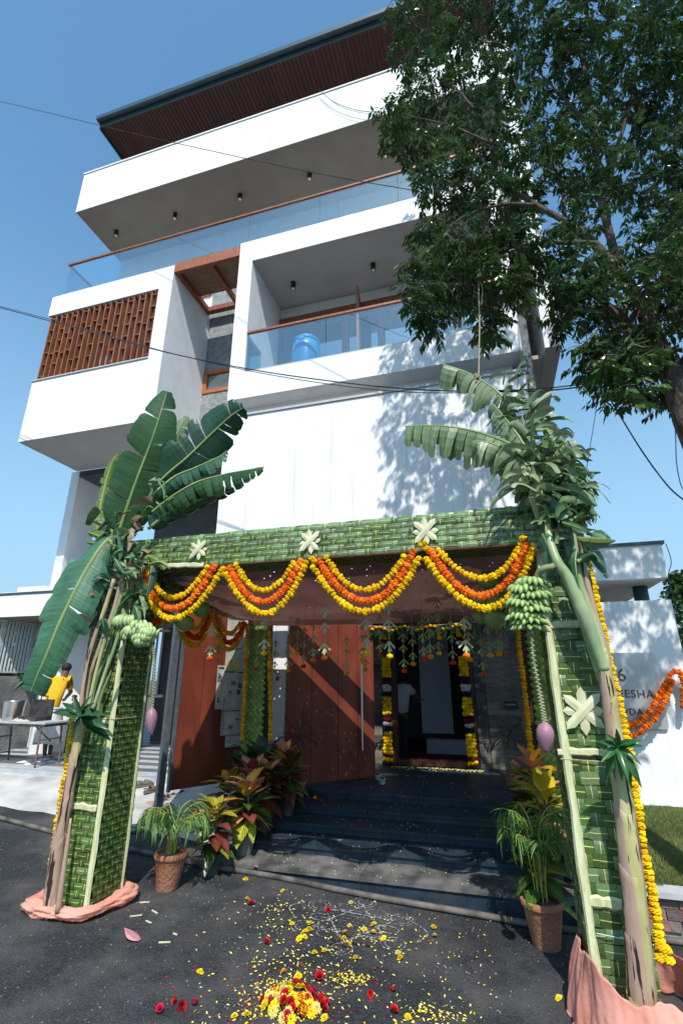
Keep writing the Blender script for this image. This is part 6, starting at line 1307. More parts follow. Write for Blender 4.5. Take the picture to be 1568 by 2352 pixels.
def dracaena(label,base,potr,poth,potm,H,n,seed,m):
    base=Vector(base); t=thing('potted_dracaena',label,'potted plant',tuple(base),'potted dracaenas flanking the door'); r=random.Random(seed); potmesh(t,base,potr,poth,potm)
    s0=base+Vector((0,0,poth*0.9)); top=s0+Vector((0.02,0,H)); b=MB(); b.tube([s0,top],[0.016,0.012],7); b.build('stem',M['barkst'],t)
    lm=[leafmesh('leaf',m,0.055,b_,0.2,i,5) for i,b_ in enumerate((0.12,0.3,0.55))]
    for k in range(n):
        a=k*2.399; el=r.uniform(-0.5,1.35); d=Vector((math.cos(a)*math.cos(el),math.sin(a)*math.cos(el),math.sin(el))); inst(r.choice(lm),'leaf',top+Vector((0,0,r.uniform(-.12,.03))),t,leafdir(d,Vector((0,0,1)),r.uniform(0.28,0.44)))
M['drac']=mat('dracaena_leaf',(0.09,0.05,0.045),(0.20,0.11,0.09),scale=5,rough=0.45,rnd=0.3,trans=0.2); M['dracb']=mat('dull_dracaena_leaf',(0.12,0.085,0.065),(0.20,0.15,0.12),scale=5,rough=0.5,rnd=0.3,trans=0.2)
M['dief']=mat('broad_dark_leaf',(0.015,0.06,0.028),(0.05,0.12,0.06),scale=5,rough=0.3,rnd=0.25,trans=0.12,detail=7)
def broad(label,base,potr,poth,H,n,seed):
    base=Vector(base); t=thing('potted_broadleaf',label,'potted plant',tuple(base),'broad leaved plants before the left gate leaf'); r=random.Random(seed); potmesh(t,base,potr,poth,M['blackpot'],rim=False); s0=base+Vector((0,0,poth*0.9))
    lm=[leafmesh('leaf',M['dief'],0.42,b_,0.15,i,7) for i,b_ in enumerate((0.1,0.25,0.45))]
    for k in range(n):
        a=k*2.399+0.4; el=r.uniform(0.35,1.25); d=Vector((math.cos(a)*math.cos(el),math.sin(a)*math.cos(el),math.sin(el))); p=s0+Vector((d.x*0.05,d.y*0.05,H*r.uniform(0.35,0.75)))
        b=MB(); b.tube([s0,(s0+p)/2+Vector((0,0,0.03)),p],0.007,5); b.build('leaf_stalk',M['stemG'],t); inst(r.choice(lm),'leaf',p,t,leafdir(d,Vector((0,0,1)),r.uniform(0.32,0.44)))
# left cluster
pA=PG(368,2052); areca('small areca palm in a rough clay pot beside the left pillar',(pA.x,pA.y+0.10,gz(pA.x)),0.150,0.31,0.44,17,3,lean=0.05,wide=0.55)
pB=PG(475,2014); croton('croton with yellow and salmon top leaves in a dusty black pot beside the palm',(pB.x,pB.y+0.08,gz(pB.x)),0.115,0.20,M['blackpot'],0.42,['yo','gy','yo','or'],['gr','gy','gr','dr'],1,L=0.20,n=36)
pC=PZ(553,1968,0.145); croton('tall croton with flaming orange top leaves in a grey pot on the first step',(pC.x,pC.y+0.08,0.147),0.12,0.22,M['greypot'],0.48,['or','or','yo','pk'],['gr','dr','gy','pk'],2,L=0.23,n=34)
pD=PZ(601,1912,0.240); croton('dark croton in a black pot on the second step',(pD.x,pD.y+0.08,0.242),0.13,0.24,M['blackpot'],0.45,['dr','gr','pk','gy'],['dr','gr','dr'],3,L=0.22,n=36)
pE=PZ(640,1873,0.335); croton('croton with pink veined leaves in a black pot on the third step',(pE.x,pE.y+0.08,0.337),0.12,0.22,M['blackpot'],0.50,['pk','gy','dr','or'],['dr','gr','dr'],4,L=0.22,n=34)
pF=PZ(680,1836,0.425); dracaena('thin red brown dracaena in a clay pot before the right gate leaf',(pF.x,pF.y+0.08,0.427),0.10,0.21,M['clay'],0.62,46,5,M['drac'])
croton('croton with tall ribbed red brown leaves in the middle of the left plant group',(-3.02,6.25,0.10),0.12,0.20,M['blackpot'],0.62,['pk','dr','dr'],['dr','gr'],6,L=0.26,n=34)
croton('croton with orange yellow leaves at the left edge of the left plant group',(-3.48,6.55,0.16),0.11,0.18,M['blackpot'],0.40,['or','yo','yo'],['dr','gr'],7,L=0.22,n=28)
broad('left broad leaved plant in front of the newspapers',(-3.45,6.95,0.25),0.13,0.22,0.66,18,8); broad('right broad leaved plant below the rear left pillar',(-3.15,6.85,0.30),0.13,0.22,0.66,18,9)
croton('dark croton at the back of the left plant group beside the pillar',(-2.72,6.72,0.337),0.11,0.2,M['blackpot'],0.45,['pk','gy','dr','yo'],['gr','dr'],10,L=0.22,n=32)
# right cluster
qA=PG(1266,2196); areca('tall areca palm in a clay pot at the foot of the right pillar',(qA.x-0.02,qA.y+0.14,gz(qA.x)),0.160,0.32,0.72,15,13,wide=0.42)
croton('green and yellow croton in a dark blue pot behind the right palm',(qA.x-0.02,5.24,gz(qA.x)),0.15,0.27,M['bluepot'],0.42,['gy','gr','gy'],['gy','gr'],14,L=0.22,n=32,grp='potted crotons right of the steps')
croton('croton with bright yellow crown above the right palm',(0.36,5.80,0.147),0.12,0.22,M['blackpot'],0.62,['yl','yl','yo'],['gr','gy'],15,L=0.22,n=30,grp='potted crotons right of the steps')
croton('croton with large dark green and pink leaves at the right end of the steps',(0.37,6.25,0.242),0.12,0.22,M['blackpot'],0.52,['gy','pk','gr','gy'],['dr','gr','pk'],16,L=0.22,n=28,grp='potted crotons right of the steps')
croton('croton with red and orange crown nearest the rear right pillar',(0.33,6.70,0.337),0.12,0.22,M['blackpot'],0.55,['or','pk','or'],['dr','gr','gy'],17,L=0.22,n=34,grp='potted crotons right of the steps')
croton('dark red croton below the end of the amber string',(0.18,6.85,0.337),0.11,0.2,M['blackpot'],0.40,['dr','pk','gy'],['dr','gr'],18,L=0.19,n=24,grp='potted crotons right of the steps')
dracaena('dull brown dracaena before the stone wall right of the door',(0.12,8.2,0.52),0.12,0.22,M['clay'],0.55,50,19,M['dracb'])
# terrace shrub behind the beam
ts=thing('terrace_shrub','feathery green shrub on the terrace just above the left end of the beam','shrub',tuple(PY(460,1215,9.0))); r=random.Random(3); LS=leafmesh('leaf',M['mango'],0.2,0.2,0.2,0,3); c=PY(460,1222,9.2)
b=MB(); b.box(c.x-0.5,c.x+0.45,9.1,9.4,3.885,4.1); b.build('planter',M['blackpot'],ts)
for k in range(240):
    p=Vector((c.x+r.uniform(-.45,.40),9.25+r.uniform(-.12,.12),4.1+abs(r.gauss(0,0.24)))); inst(LS,'leaf',p,ts,leafdir((r.uniform(-.5,.5),r.uniform(-.5,.5),1),Vector((0,-1,0)),r.uniform(0.06,0.12)))
# ================================================================= PEOPLE
M['skin']=mat('brown_skin',(0.14,0.065,0.04),(0.18,0.085,0.052),scale=8,rough=0.55); M['hair']=mat('black_hair',(0.008,0.007,0.007),(0.02,0.018,0.018),rough=0.6,scale=40,bump=0.5)
M['yshirt']=mat('yellow_shirt',(0.80,0.42,0.01),(0.86,0.48,0.02),scale=4,rough=0.8,bump=0.3,bscale=8); M['dhoti']=mat('white_cotton',(0.70,0.70,0.70),(0.80,0.80,0.79),scale=5,rough=0.85,bump=0.3,bscale=9)
M['wshirt']=mat('pale_checked_shirt',(0.50,0.50,0.52),(0.62,0.62,0.64),scale=30,rough=0.85); M['trouser']=mat('dark_trousers',(0.015,0.015,0.02),(0.03,0.03,0.035),rough=0.85)
def skin(name,V,E_,Rd,m,par,sub=2,root=0):
    w=Vector(par['_w']); me=bpy.data.meshes.new(name); me.from_pydata([tuple(Vector(v)-w) for v in V],E_,[]); me.materials.append(m); o=bpy.data.objects.new(name,me); COL.objects.link(o); o.parent=par
    md=o.modifiers.new('skin','SKIN'); md.use_smooth_shade=True
    for i,r in enumerate(Rd):
        sv=me.skin_vertices[0].data[i]; sv.radius=r if isinstance(r,tuple) else (r,r); sv.use_root=(i==root)
    s=o.modifiers.new('sub','SUBSURF'); s.levels=sub; s.render_levels=sub
    o['_w']=(0,0,0); return o
def person(label,foot,pl,joints,top_m,bottom,headr=0.105,leg_m='skin',hair=True):
    """joints: pixel positions + offset towards the back, on a plane facing the camera through foot"""
    foot=Vector(foot); vd=Vector((foot.x,foot.y,0)).normalized(); t=thing('person',label,'person',tuple(foot))
    J={}
    for k,(x,y,dep) in joints.items():
        J[k]=PPL(x,y,tuple(foot+vd*dep),vd)
    order=['pelvis','waist','chest','neck','head','crown','shl','ell','hal','shr','elr','har','hpl','knl','anl','tol','hpr','knr','anr','tor']
    V=[J[k] for k in order]; ix={k:i for i,k in enumerate(order)}
    E_=[(ix[a],ix[b]) for a,b in (('pelvis','waist'),('waist','chest'),('chest','neck'),('neck','head'),('head','crown'),('chest','shl'),('shl','ell'),('ell','hal'),('chest','shr'),('shr','elr'),('elr','har'),('pelvis','hpl'),('hpl','knl'),('knl','anl'),('anl','tol'),('pelvis','hpr'),('hpr','knr'),('knr','anr'),('anr','tor'))]
    R_=[0.13,0.12,0.13,0.055,0.085,0.07,0.065,0.045,0.033,0.065,0.045,0.033,0.085,0.058,0.038,0.03,0.085,0.058,0.038,0.03]
    skin('body',V,E_,R_,M['skin'],t)
    s=['pelvis','waist','chest','neck','shl','ell','shr','elr']; Vs=[J[k] for k in s]; Vs[5]=J['shl'].lerp(J['ell'],0.85); Vs[7]=J['shr'].lerp(J['elr'],0.85); Vs[3]=J['chest'].lerp(J['neck'],0.75)
    skin('shirt',Vs,[(0,1),(1,2),(2,3),(2,4),(4,5),(2,6),(6,7)],[0.155,0.165,0.165,0.075,0.095,0.065,0.095,0.065],M[top_m],t)
    if hair:
        b=MB(); c=J['head'].lerp(J['crown'],0.55); b.blob(c-vd*0.012,0.098,0.105,0.095,14,9,0.03,random.Random(2)); b.build('hair',M['hair'],t,smooth=True)
    for k in ('har','hal'):                                    # fingers
        h=J[k]; d=(h-J['el'+k[2]]).normalized(); sx=d.cross(Vector((0,0,1))).normalized()
        for f in range(5):
            o=sx*(f-2)*0.016; l=(0.05,0.075,0.08,0.072,0.055)[f]; a=h+d*0.02+o; b=MB(); b.tube([a,a+d*l*0.6+Vector((0,0,-0.004)),a+d*l+Vector((0,0,-0.02))],[0.009,0.008,0.006],6); b.build('finger',M['skin'],t,smooth=True)
    bottom(t,J,vd); return t
def dhoti(t,J,vd):
    lat=vd.cross(Vector((0,0,1))); w0=J['waist']*0.4+J['pelvis']*0.6; hem=(J['knl']+J['knr'])/2+Vector((0,0,-0.10)); b=MB(); r=random.Random(4)
    def f(u,v):
        a=v*2*math.pi; c=w0.lerp(hem,u); rx=0.20+0.07*u+0.010*math.sin(a*11+u*2)*u+0.02*math.sin(a*3); ry=0.17+0.05*u+0.010*math.sin(a*9)*u; return c+lat*math.cos(a)*rx+vd*math.sin(a)*ry+Vector((0,0,0.03*math.sin(a*2)*u))
    b.grid(f,12,44); o=b.build('dhoti',M['dhoti'],t,smooth=True); o.modifiers.new('s','SOLIDIFY').thickness=0.006
    b=MB(); b.tube([w0+lat*math.cos(a)*0.203+vd*math.sin(a)*0.173 for a in [i*math.pi/8 for i in range(17)]],0.018,6); b.build('waist_fold',M['dhoti'],t,smooth=True)
person('man in a yellow shirt and white dhoti standing behind the cooking table, seen from behind',(-8.72,8.78,0.505),None,
 dict(pelvis=(116,1640,0),waist=(121,1608,0),chest=(134,1575,0),neck=(148,1552,0.03),head=(152,1540,0.06),crown=(154,1527,0.08),shl=(112,1562,0),ell=(104,1592,0.12),hal=(118,1606,0.35),shr=(156,1562,0.02),elr=(163,1590,0.12),har=(150,1604,0.36),
      hpl=(107,1652,0),knl=(106,1696,0.02),anl=(102,1735,0),tol=(108,1739,0.16),hpr=(123,1652,0.05),knr=(120,1694,0.08),anr=(114,1732,0.05),tor=(121,1735,0.2)),'yshirt',dhoti)
def trousers(t,J,vd):
    V=[J['waist'].lerp(J['pelvis'],0.6),J['pelvis'],J['hpl'],J['knl'],J['anl'],J['hpr'],J['knr'],J['anr']]; skin('trousers',V,[(0,1),(1,2),(2,3),(3,4),(1,5),(5,6),(6,7)],[0.135,0.14,0.10,0.075,0.065,0.10,0.075,0.065],M['trouser'],t,root=1)
person('man in a pale shirt and dark trousers inside the doorway, reaching to the right',(-1.95,11.0,0.53),None,
 dict(pelvis=(922,1642,0),waist=(922,1625,0),chest=(923,1592,0),neck=(924,1573,0),head=(925,1560,0.03),crown=(925,1549,0.03),shl=(908,1581,0),ell=(904,1605,-0.02),hal=(906,1628,0.05),shr=(940,1581,0),elr=(953,1598,0.05),har=(965,1604,0.1),
      hpl=(915,1650,0),knl=(915,1688,0),anl=(914,1722,0),tol=(914,1725,0.12),hpr=(930,1650,0),knr=(931,1688,0),anr=(931,1722,0),tor=(932,1725,0.12)),'wshirt',trousers)
# ================================================================= YARD KITCHEN
tb=thing('folding_table','long folding metal table with rusty legs holding the steel bucket','table',(-8.8,8.0,0.505))
b=MB(); b.box(-10.2,-7.92,7.72,8.27,1.215,1.245); b.build('table_top',M['bandlight'],tb); b=MB(); b.box(-10.19,-7.93,7.725,8.265,1.17,1.214); b.build('table_apron',M['darksteel'],tb)
M['rust']=mat('rusty_steel_tube',(0.09,0.05,0.045),(0.20,0.13,0.11),scale=18,rough=0.7,detail=6)
for x,dx in ((-8.02,0.0),(-9.25,0)):
    for y in (7.76,8.22): b=MB(); b.tube([(x-0.02,y,1.20),(x+0.05,y+(0.03 if y>8 else -0.05),0.507)],0.018,7); b.build('leg',M['rust'],tb)
    for z in (0.66,0.95): b=MB(); b.tube([(x+0.03,7.74,z),(x+0.03,8.24,z)],0.013,6); b.build('cross_bar',M['rust'],tb)
    b=MB(); b.tube([(x-0.45,8.0,1.18),(x+0.02,8.0,0.9)],0.012,6); b.build('brace',M['darksteel'],tb)
t2=thing('folding_table','second smaller table behind the man in the yellow shirt','table',(-8.0,9.2,0.505))
b=MB(); b.box(-8.9,-7.4,9.2,9.7,1.22,1.25); b.build('table_top',M['bandlight'],t2)
for x,y in ((-8.85,9.25),(-7.45,9.25),(-8.85,9.65),(-7.45,9.65)): b=MB(); b.tube([(x,y,1.22),(x,y,0.507)],0.016,6); b.build('leg',M['darksteel'],t2)
p=PY(24,1650,7.95); t=thing('steel_bucket','tall shiny steel bucket at the left end of the cooking table','bucket',(p.x,7.98,1.246))
b=MB(); b.lathe([(0.155,0),(0.16,0.01),(0.19,0.33),(0.20,0.34),(0.20,0.36),(0.185,0.36),(0.15,0.02)],(p.x,7.98,1.246),28); b.build('pail',M['steel'],t,smooth=True); b=MB(); b.tube([(p.x+0.2*math.cos(a),7.98,1.59-0.05*math.sin(a)) for a in [i*math.pi/8 for i in range(9)]],0.006,5); b.build('handle',M['steel'],t)
q=PY(70,1650,8.0); t=thing('griddle_box','dark burnt metal griddle box with its lid raised on the cooking table','box',(q.x,8.0,1.246))
b=MB(); b.box(q.x-0.27,q.x+0.27,7.86,8.2,1.246,1.32); b.build('tray',M['darksteel'],t); b=MB(); b.box(q.x-0.27,q.x+0.27,8.205,8.235,1.25,1.62); b.build('lid',M['darksteel'],t); b=MB(); b.tube([(q.x-0.06,8.22,1.62),(q.x-0.06,8.22,1.68),(q.x+0.10,8.22,1.68),(q.x+0.10,8.22,1.62)],0.012,6); b.build('handle',M['black'],t)
M['rag']=mat('cream_rag',(0.45,0.33,0.25),(0.62,0.50,0.40),scale=9,rough=0.95,bump=0.5)
def rag(name,label,cat,c,rx,ry,h,m,seed,grp=None):
    r=random.Random(seed); b=MB(); f=lambda u,v:(c[0]+(u-.5)*2*rx*(1+0.3*mnoise.noise(Vector((v*4,seed,0)))),c[1]+(v-.5)*2*ry*(1+0.3*mnoise.noise(Vector((u*4,seed,5)))),c[2]+0.004+h*max(0,0.35+mnoise.noise(Vector((u*5,v*5,seed))))*(1-abs(2*u-1)**3)*(1-abs(2*v-1)**3)); b.grid(f,14,12); o=b.build(name,m,smooth=True,loc=tuple(c)); tag(o,label,cat,grp)
rag('rag','crumpled cream rag in front of the griddle box','rag',(q.x-0.02,7.80,1.246),0.22,0.07,0.07,M['rag'],3)
p=PZ(160,1656,1.25); t=thing('steel_pot','small steel pot on the second table right of the man in yellow','pot',(-7.75,9.4,1.251)); b=MB(); b.lathe([(0.10,0),(0.13,0.02),(0.14,0.10),(0.15,0.105),(0.13,0.11),(0.11,0.03)],(-7.75,9.4,1.251),20); b.build('bowl',M['steel'],t,smooth=True)
t=thing('black_pan','black pan on the second table between the pot and the man','pan',(-8.15,9.4,1.251)); b=MB(); b.lathe([(0.12,0),(0.17,0.05),(0.18,0.12),(0.165,0.12),(0.12,0.02)],(-8.15,9.4,1.251),20); b.build('bowl',M['black'],t,smooth=True)
for i,(x,y,s) in enumerate(((52,1752,1),(72,1747,1.2),(92,1750,0.9),(104,1745,1.1),(120,1751,0.8),(140,1742,0.8),(63,1757,0.7),(150,1735,0.7))):
    c=PZ(x,y,0.507); rag('scrap_paper','crumpled white paper lying on the yard floor under the tables','paper',(c.x,max(c.y,7.76),0.508),0.09*s,0.07*s,0.035,M['dhoti'],20+i,'papers on the yard floor')
hg=thing('hedge','dark green hedge seen through the slat fence','hedge',(-12,10,0)); 
def leafcloud(par,boxes,n,size,m,seed,name='foliage'):
    r=random.Random(seed); b=MB()
    for k in range(n):
        x0,x1,y0,y1,z0,z1=r.choice(boxes); p=Vector((r.uniform(x0,x1),r.uniform(y0,y1),r.uniform(z0,z1))); d=Vector((r.uniform(-1,1),r.uniform(-1,1),r.uniform(-1,.5))).normalized()*size; s=d.cross(Vector((r.uniform(-1,1),r.uniform(-1,1),r.uniform(-1,1)))).normalized()*size*0.35
        i=len(b.v); b.v+=[tuple(p),tuple(p+d*0.5+s),tuple(p+d),tuple(p+d*0.5-s)]; b.face((i,i+1,i+2,i+3))
    return b.build(name,m,par,kind='stuff')
M['treeleaf']=mat('glossy_tree_leaf',(0.024,0.070,0.013),(0.072,0.142,0.030),scale=1.2,rough=0.28,spec=0.6,trans=0.25,detail=3,c3=(0.09,0.16,0.03),s3=1.1,t3=(0.62,0.78))
leafcloud(hg,[(-12.6,-11.2,7.5,13,1.8,3.9)],5200,0.13,M['treeleaf'],5)
b=MB(); b.box(-12.9,-12.6,7.4,13,0,3.6); b.build('dense_core',M['mangoD'],hg)
# ================================================================= FOOTWEAR
def flip(label,x,y,ang,col,strap,Z=None,grp='footwear left at the edge of the steps',L=0.25,c=None):
    c=c or (PZ(x,y,Z) if Z is not None else PPL(x,y,(-4.5,6.9,0.24),Vector((0.03,-0.14,1)).normalized())); c=Vector(c); t=thing('slipper',label,'slipper',tuple(c),grp); d=Vector((math.cos(ang),math.sin(ang),0)); s=Vector((-d.y,d.x,0)); b=MB(); n=20; out=[]
    for k in range(n):
        th=k*2*math.pi/n; u=math.cos(th); w=0.047+0.008*u; out.append(c+d*(u*L/2)+s*(math.sin(th)*w))
    i=0; b.v=[tuple(p+Vector((0,0,0.004))) for p in out]+[tuple(p+Vector((0,0,0.024))) for p in out]; b.face([n-1-k for k in range(n)]); b.face([n+k for k in range(n)])
    for k in range(n): b.face((k,(k+1)%n,n+(k+1)%n,n+k))
    b.build('sole',col,t)
    for sd in (-1,1): b=MB(); b.tube([c+d*0.07+Vector((0,0,0.024)),c+d*0.045+s*sd*0.02+Vector((0,0,0.052)),c-d*0.01+s*sd*0.045+Vector((0,0,0.024))],0.009,6); b.build('strap',strap,t)
def fm(n,c,c2=None): M[n]=mat(n,c,c2 or tuple(v*1.3 for v in c),rough=0.6); return M[n]
navy=fm('navy_rubber',(0.02,0.035,0.07)); tan=fm('tan_leather',(0.42,0.25,0.15)); red=fm('red_rubber',(0.35,0.03,0.05)); teal=fm('dark_teal_rubber',(0.03,0.07,0.08)); multi=mat('multicolour_strap',(0.5,0.1,0.1),(0.1,0.4,0.45),scale=40,rough=0.7,c3=(0.6,0.5,0.1),s3=25); brn=fm('olive_brown_foam',(0.12,0.10,0.075)); wht=fm('grey_white_foam',(0.34,0.38,0.40),(0.42,0.46,0.48))
flip('navy slipper with tan straps nearest the gate post',372,1832,0.1,navy,tan); flip('navy slipper with tan straps in the middle of its row',392,1828,0.25,navy,tan); flip('dark navy slipper at the right end of the row by the gate leaf',412,1825,0.5,navy,navy)
flip('tan sandal with multicoloured straps, nearer the left pillar',356,1846,0.35,tan,multi); flip('tan sandal with multicoloured straps, nearer the palm',374,1842,0.45,tan,multi)
flip('red soled slipper behind the small palm, left one',352,1866,0.2,red,navy); flip('red soled slipper behind the small palm, right one',374,1868,0.35,red,navy)
flip('dark teal slipper beside the left pillar foot, farther one',318,1899,0.5,teal,teal,c=PG(318,1899,0.01)); flip('dark teal slipper beside the left pillar foot, nearer one',312,1912,0.5,teal,teal,c=PG(312,1912,0.01))
def clog(label,x,y,ang,m,Z,grp,L=0.27,c=None):
    c=Vector(c) if c is not None else PZ(x,y,Z); t=thing('clog',label,'clog',tuple(c),grp); d=Vector((math.cos(ang),math.sin(ang),0)); s=Vector((-d.y,d.x,0)); b=MB(); n=20; out=[]
    for k in range(n): th=k*2*math.pi/n; u=math.cos(th); w=0.050+0.008*u; out.append(c+d*(u*L/2)+s*(math.sin(th)*w))
    b.v=[tuple(p+Vector((0,0,0.002))) for p in out]+[tuple(p+Vector((0,0,0.035))) for p in out]; b.face([n-1-k for k in range(n)]); b.face([n+k for k in range(n)])
    for k in range(n): b.face((k,(k+1)%n,n+(k+1)%n,n+k))
    b.build('sole',m,t); b=MB()
    b.grid(lambda u,v:c+d*(L/2-0.005-0.155*u)+s*(math.cos(math.pi*v)*(0.055*(1-(1-u)**3*0.9)))+Vector((0,0,0.032+math.sin(math.pi*v)*0.062*(1-(1-u)**2.2))),8,10); o=b.build('upper',m,t,smooth=True); o.modifiers.new('s','SOLIDIFY').thickness=0.005
    b=MB(); b.tube([c+s*0.052+d*-0.02+Vector((0,0,0.045)),c+s*0.045-d*0.09+Vector((0,0,0.06)),c-d*0.135+Vector((0,0,0.065)),c-s*0.045-d*0.09+Vector((0,0,0.06)),c-s*0.052+d*-0.02+Vector((0,0,0.045))],0.008,6); b.build('heel_strap',m,t)
clog('grey white clog on the platform edge, the farther of its pair',867,1789,1.9,wht,0.521,'pair of clogs on the platform'); clog('grey white clog on the platform edge, the nearer of its pair',878,1799,1.75,wht,0.521,'pair of clogs on the platform')
ap=lambda x,y:PPL(x,y,(-4.5,6.9,0.26),Vector((0.03,-0.14,1)).normalized())
clog('olive brown clog beside the left pillar, left of its pair',0,0,0.6,brn,0,'clogs beside the gate post',c=ap(318,1808)); clog('olive brown clog beside the left pillar, right of its pair',0,0,0.75,brn,0,'clogs beside the gate post',c=ap(334,1806)); clog('dark olive clog directly left of the gate post',0,0,1.2,brn,0,'clogs beside the gate post',c=ap(347,1820))
# ================================================================= FLOWERS ON THE ROAD
def mum(seed,m,n=22,cup=0.5):
    r=random.Random(seed); b=MB()
    for ring,(rr,zz,nn) in enumerate(((0.5,0.02,n),(0.40,0.12,n-4),(0.27,0.22,n-8),(0.14,0.28,8))):
        for k in range(nn):
            a=k*2*math.pi/nn+ring*0.13+r.uniform(-.1,.1); d=Vector((math.cos(a),math.sin(a),0)); s=Vector((-d.y,d.x,0)); l=rr*r.uniform(0.8,1.1); w=0.05
            i=len(b.v); b.v+=[tuple(d*0.05+Vector((0,0,zz*0.6))),tuple(d*l*0.7+s*w+Vector((0,0,zz))),tuple(d*l+Vector((0,0,zz+r.uniform(-.04,.06)))),tuple(d*l*0.7-s*w+Vector((0,0,zz)))]; b.face((i,i+1,i+2,i+3))
    return b.mesh('chrysanthemum',m)
def rosem(seed,m):
    r=random.Random(seed); b=MB()
    for ring,(rr,h,nn,o) in enumerate(((0.48,0.42,5,0.15),(0.34,0.52,4,0.06),(0.2,0.58,3,0.0))):
        for k in range(nn):
            a0=k*2*math.pi/nn+ring*0.5+r.uniform(-.2,.2); i0=len(b.v)
            for u in range(5):
                a=a0+(u/4-0.5)*2*math.pi/nn*1.45
                for v in range(3): q=v/2; rad=rr*(0.35+0.55*q+o*q*q*2); b.v.append((math.cos(a)*rad,math.sin(a)*rad,h*q*(1-0.18*abs(u-2)/2)+0.02))
            for u in range(4):
                for v in range(2): p=i0+u*3+v; b.face((p,p+3,p+4,p+1))
    return b.mesh('rose',m)
M['mumY']=petalmat('bright_yellow_petal',(0.90,0.62,0.01),(0.96,0.78,0.03)); M['mumP']=petalmat('pale_yellow_petal',(0.85,0.70,0.15),(0.92,0.80,0.30)); M['rose']=mat('red_rose_petal',(0.42,0.008,0.025),(0.62,0.02,0.04),scale=20,rough=0.5,trans=0.2,rnd=0.2)
MU=[mum(i,M['mumY']) for i in range(3)]+[mum(7,M['mumP'])]; RO=[rosem(i,M['rose']) for i in range(3)]
c3=lambda x,y:(526.75+x*.3281,1960+y*.3281)
ys=[c3(*q) for q in ((113,185),(372,265),(125,325),(850,348),(437,497),(568,495),(558,535),(945,535),(1010,555),(1078,597),(1428,520),(1437,580),(595,700),(665,685),(882,735),(480,865),(1180,700),(1195,735),(1250,1150),(832,640),(800,600),(840,510),(812,560),(490,600),(525,590),(665,1155),(1010,500),(380,830),(630,845))]+[(459,2234),(1283,2294),(700,2140),(538,2335),(566,2332)]
for i,(x,y) in enumerate(ys):
    r=random.Random(i); s=0.062*r.uniform(0.85,1.1); m=Matrix.Rotation(r.uniform(0,6),3,'Z')@Matrix.Rotation(r.uniform(-.5,.5),3,'X')@Matrix.Diagonal((s,s,s))
    o=inst(r.choice(MU),'chrysanthemum',PG(x,y,0.012),None,m); tag(o,'single yellow chrysanthemum head lying loose on the asphalt','flower','yellow flowers scattered on the asphalt')
rs=[c3(*q) for q in ((258,628),(692,402),(630,870),(465,915),(668,1060),(1138,962),(150,358),(985,985),(1150,1105))]+[(404,2299),(367,2320),(445,2308),(415,2313)]
for i,(x,y) in enumerate(rs):
    r=random.Random(i+50); s=0.045*r.uniform(0.85,1.2); m=Matrix.Rotation(r.uniform(0,6),3,'Z')@Matrix.Rotation(r.uniform(-1.2,1.2),3,'X')@Matrix.Diagonal((s,s,s))
    o=inst(r.choice(RO),'rose',PG(x,y,0.014),None,m); tag(o,'single red rose head lying loose on the asphalt','flower','red roses scattered on the asphalt')
r=random.Random(77); hc=PG(672,2312)
for i in range(66):
    a=r.uniform(0,6.28); q=math.sqrt(r.random()); x=hc.x+math.cos(a)*q*0.20; y=hc.y+math.sin(a)*q*0.17; z=gz(x)+0.02+0.06*(1-q*q)*r.uniform(0.3,1); yel=r.random()<0.58; s=(0.070 if yel else 0.048)*r.uniform(0.85,1.15)
    m=basis(Vector((math.cos(a)*q*0.9,math.sin(a)*q*0.9-0.2,0.8)))@Matrix.Rotation(r.uniform(0,6),3,'Z')@Matrix.Diagonal((s,s,s))
    o=inst(r.choice(MU) if yel else r.choice(RO),'chrysanthemum' if yel else 'rose',(x,y,z),None,m); tag(o,'yellow chrysanthemum in the heap of flowers at the bottom of the photo' if yel else 'red rose in the heap of flowers at the bottom of the photo','flower','yellow flowers of the heap on the road' if yel else 'red roses of the heap on the road')
def petals():
    r=random.Random(9)
    for nm,m,lab,n,L,Wd in (('yellow_petals','mumP','loose yellow petals strewn over the asphalt',900,0.028,0.0045),('bright_petals','mumY','bright yellow petals and florets strewn over the asphalt',420,0.022,0.006),('rose_petals','rose','loose red rose petals strewn over the asphalt',110,0.018,0.009)):
        b=MB()
        for k in range(n):
            if nm=='rose_petals': x,y=(r.gauss(640,130),r.gauss(2290,45)) if r.random()<0.8 else (r.uniform(480,1000),r.uniform(2100,2340))
            else:
                z=r.random()
                if z<0.22: x,y=r.gauss(640,55),r.gauss(2300,28)
                elif z<0.40: x,y=r.gauss(690,90),r.gauss(2230,35)
                elif z<0.52: x,y=r.gauss(640,40),r.gauss(2100,30)
                elif z<0.62: x,y=r.gauss(820,90),r.gauss(2150,35)
                elif z<0.70: x,y=r.gauss(800,25),r.gauss(2248,9)
                elif z<0.78: x,y=r.gauss(990,45),r.gauss(2330,14)
                else: x,y=r.uniform(440,1150),2060+300*r.random()**0.7
            if y<2050 or x<330 or x>1230: continue
            p=PG(x,y,0.006); 
            if p.y>5.4: continue
            a=r.uniform(0,6.28); d=Vector((math.cos(a),math.sin(a),r.uniform(-.05,.35)))*L*r.uniform(0.6,1.2); s=Vector((-math.sin(a),math.cos(a),0))*Wd*r.uniform(.7,1.3); i=len(b.v); b.v+=[tuple(p),tuple(p+d*0.5+s),tuple(p+d),tuple(p+d*0.5-s+Vector((0,0,0.004)))]; b.face((i,i+1,i+2,i+3))
        tag(b.build(nm,M[m],kind='stuff'),lab,'petals')
petals()
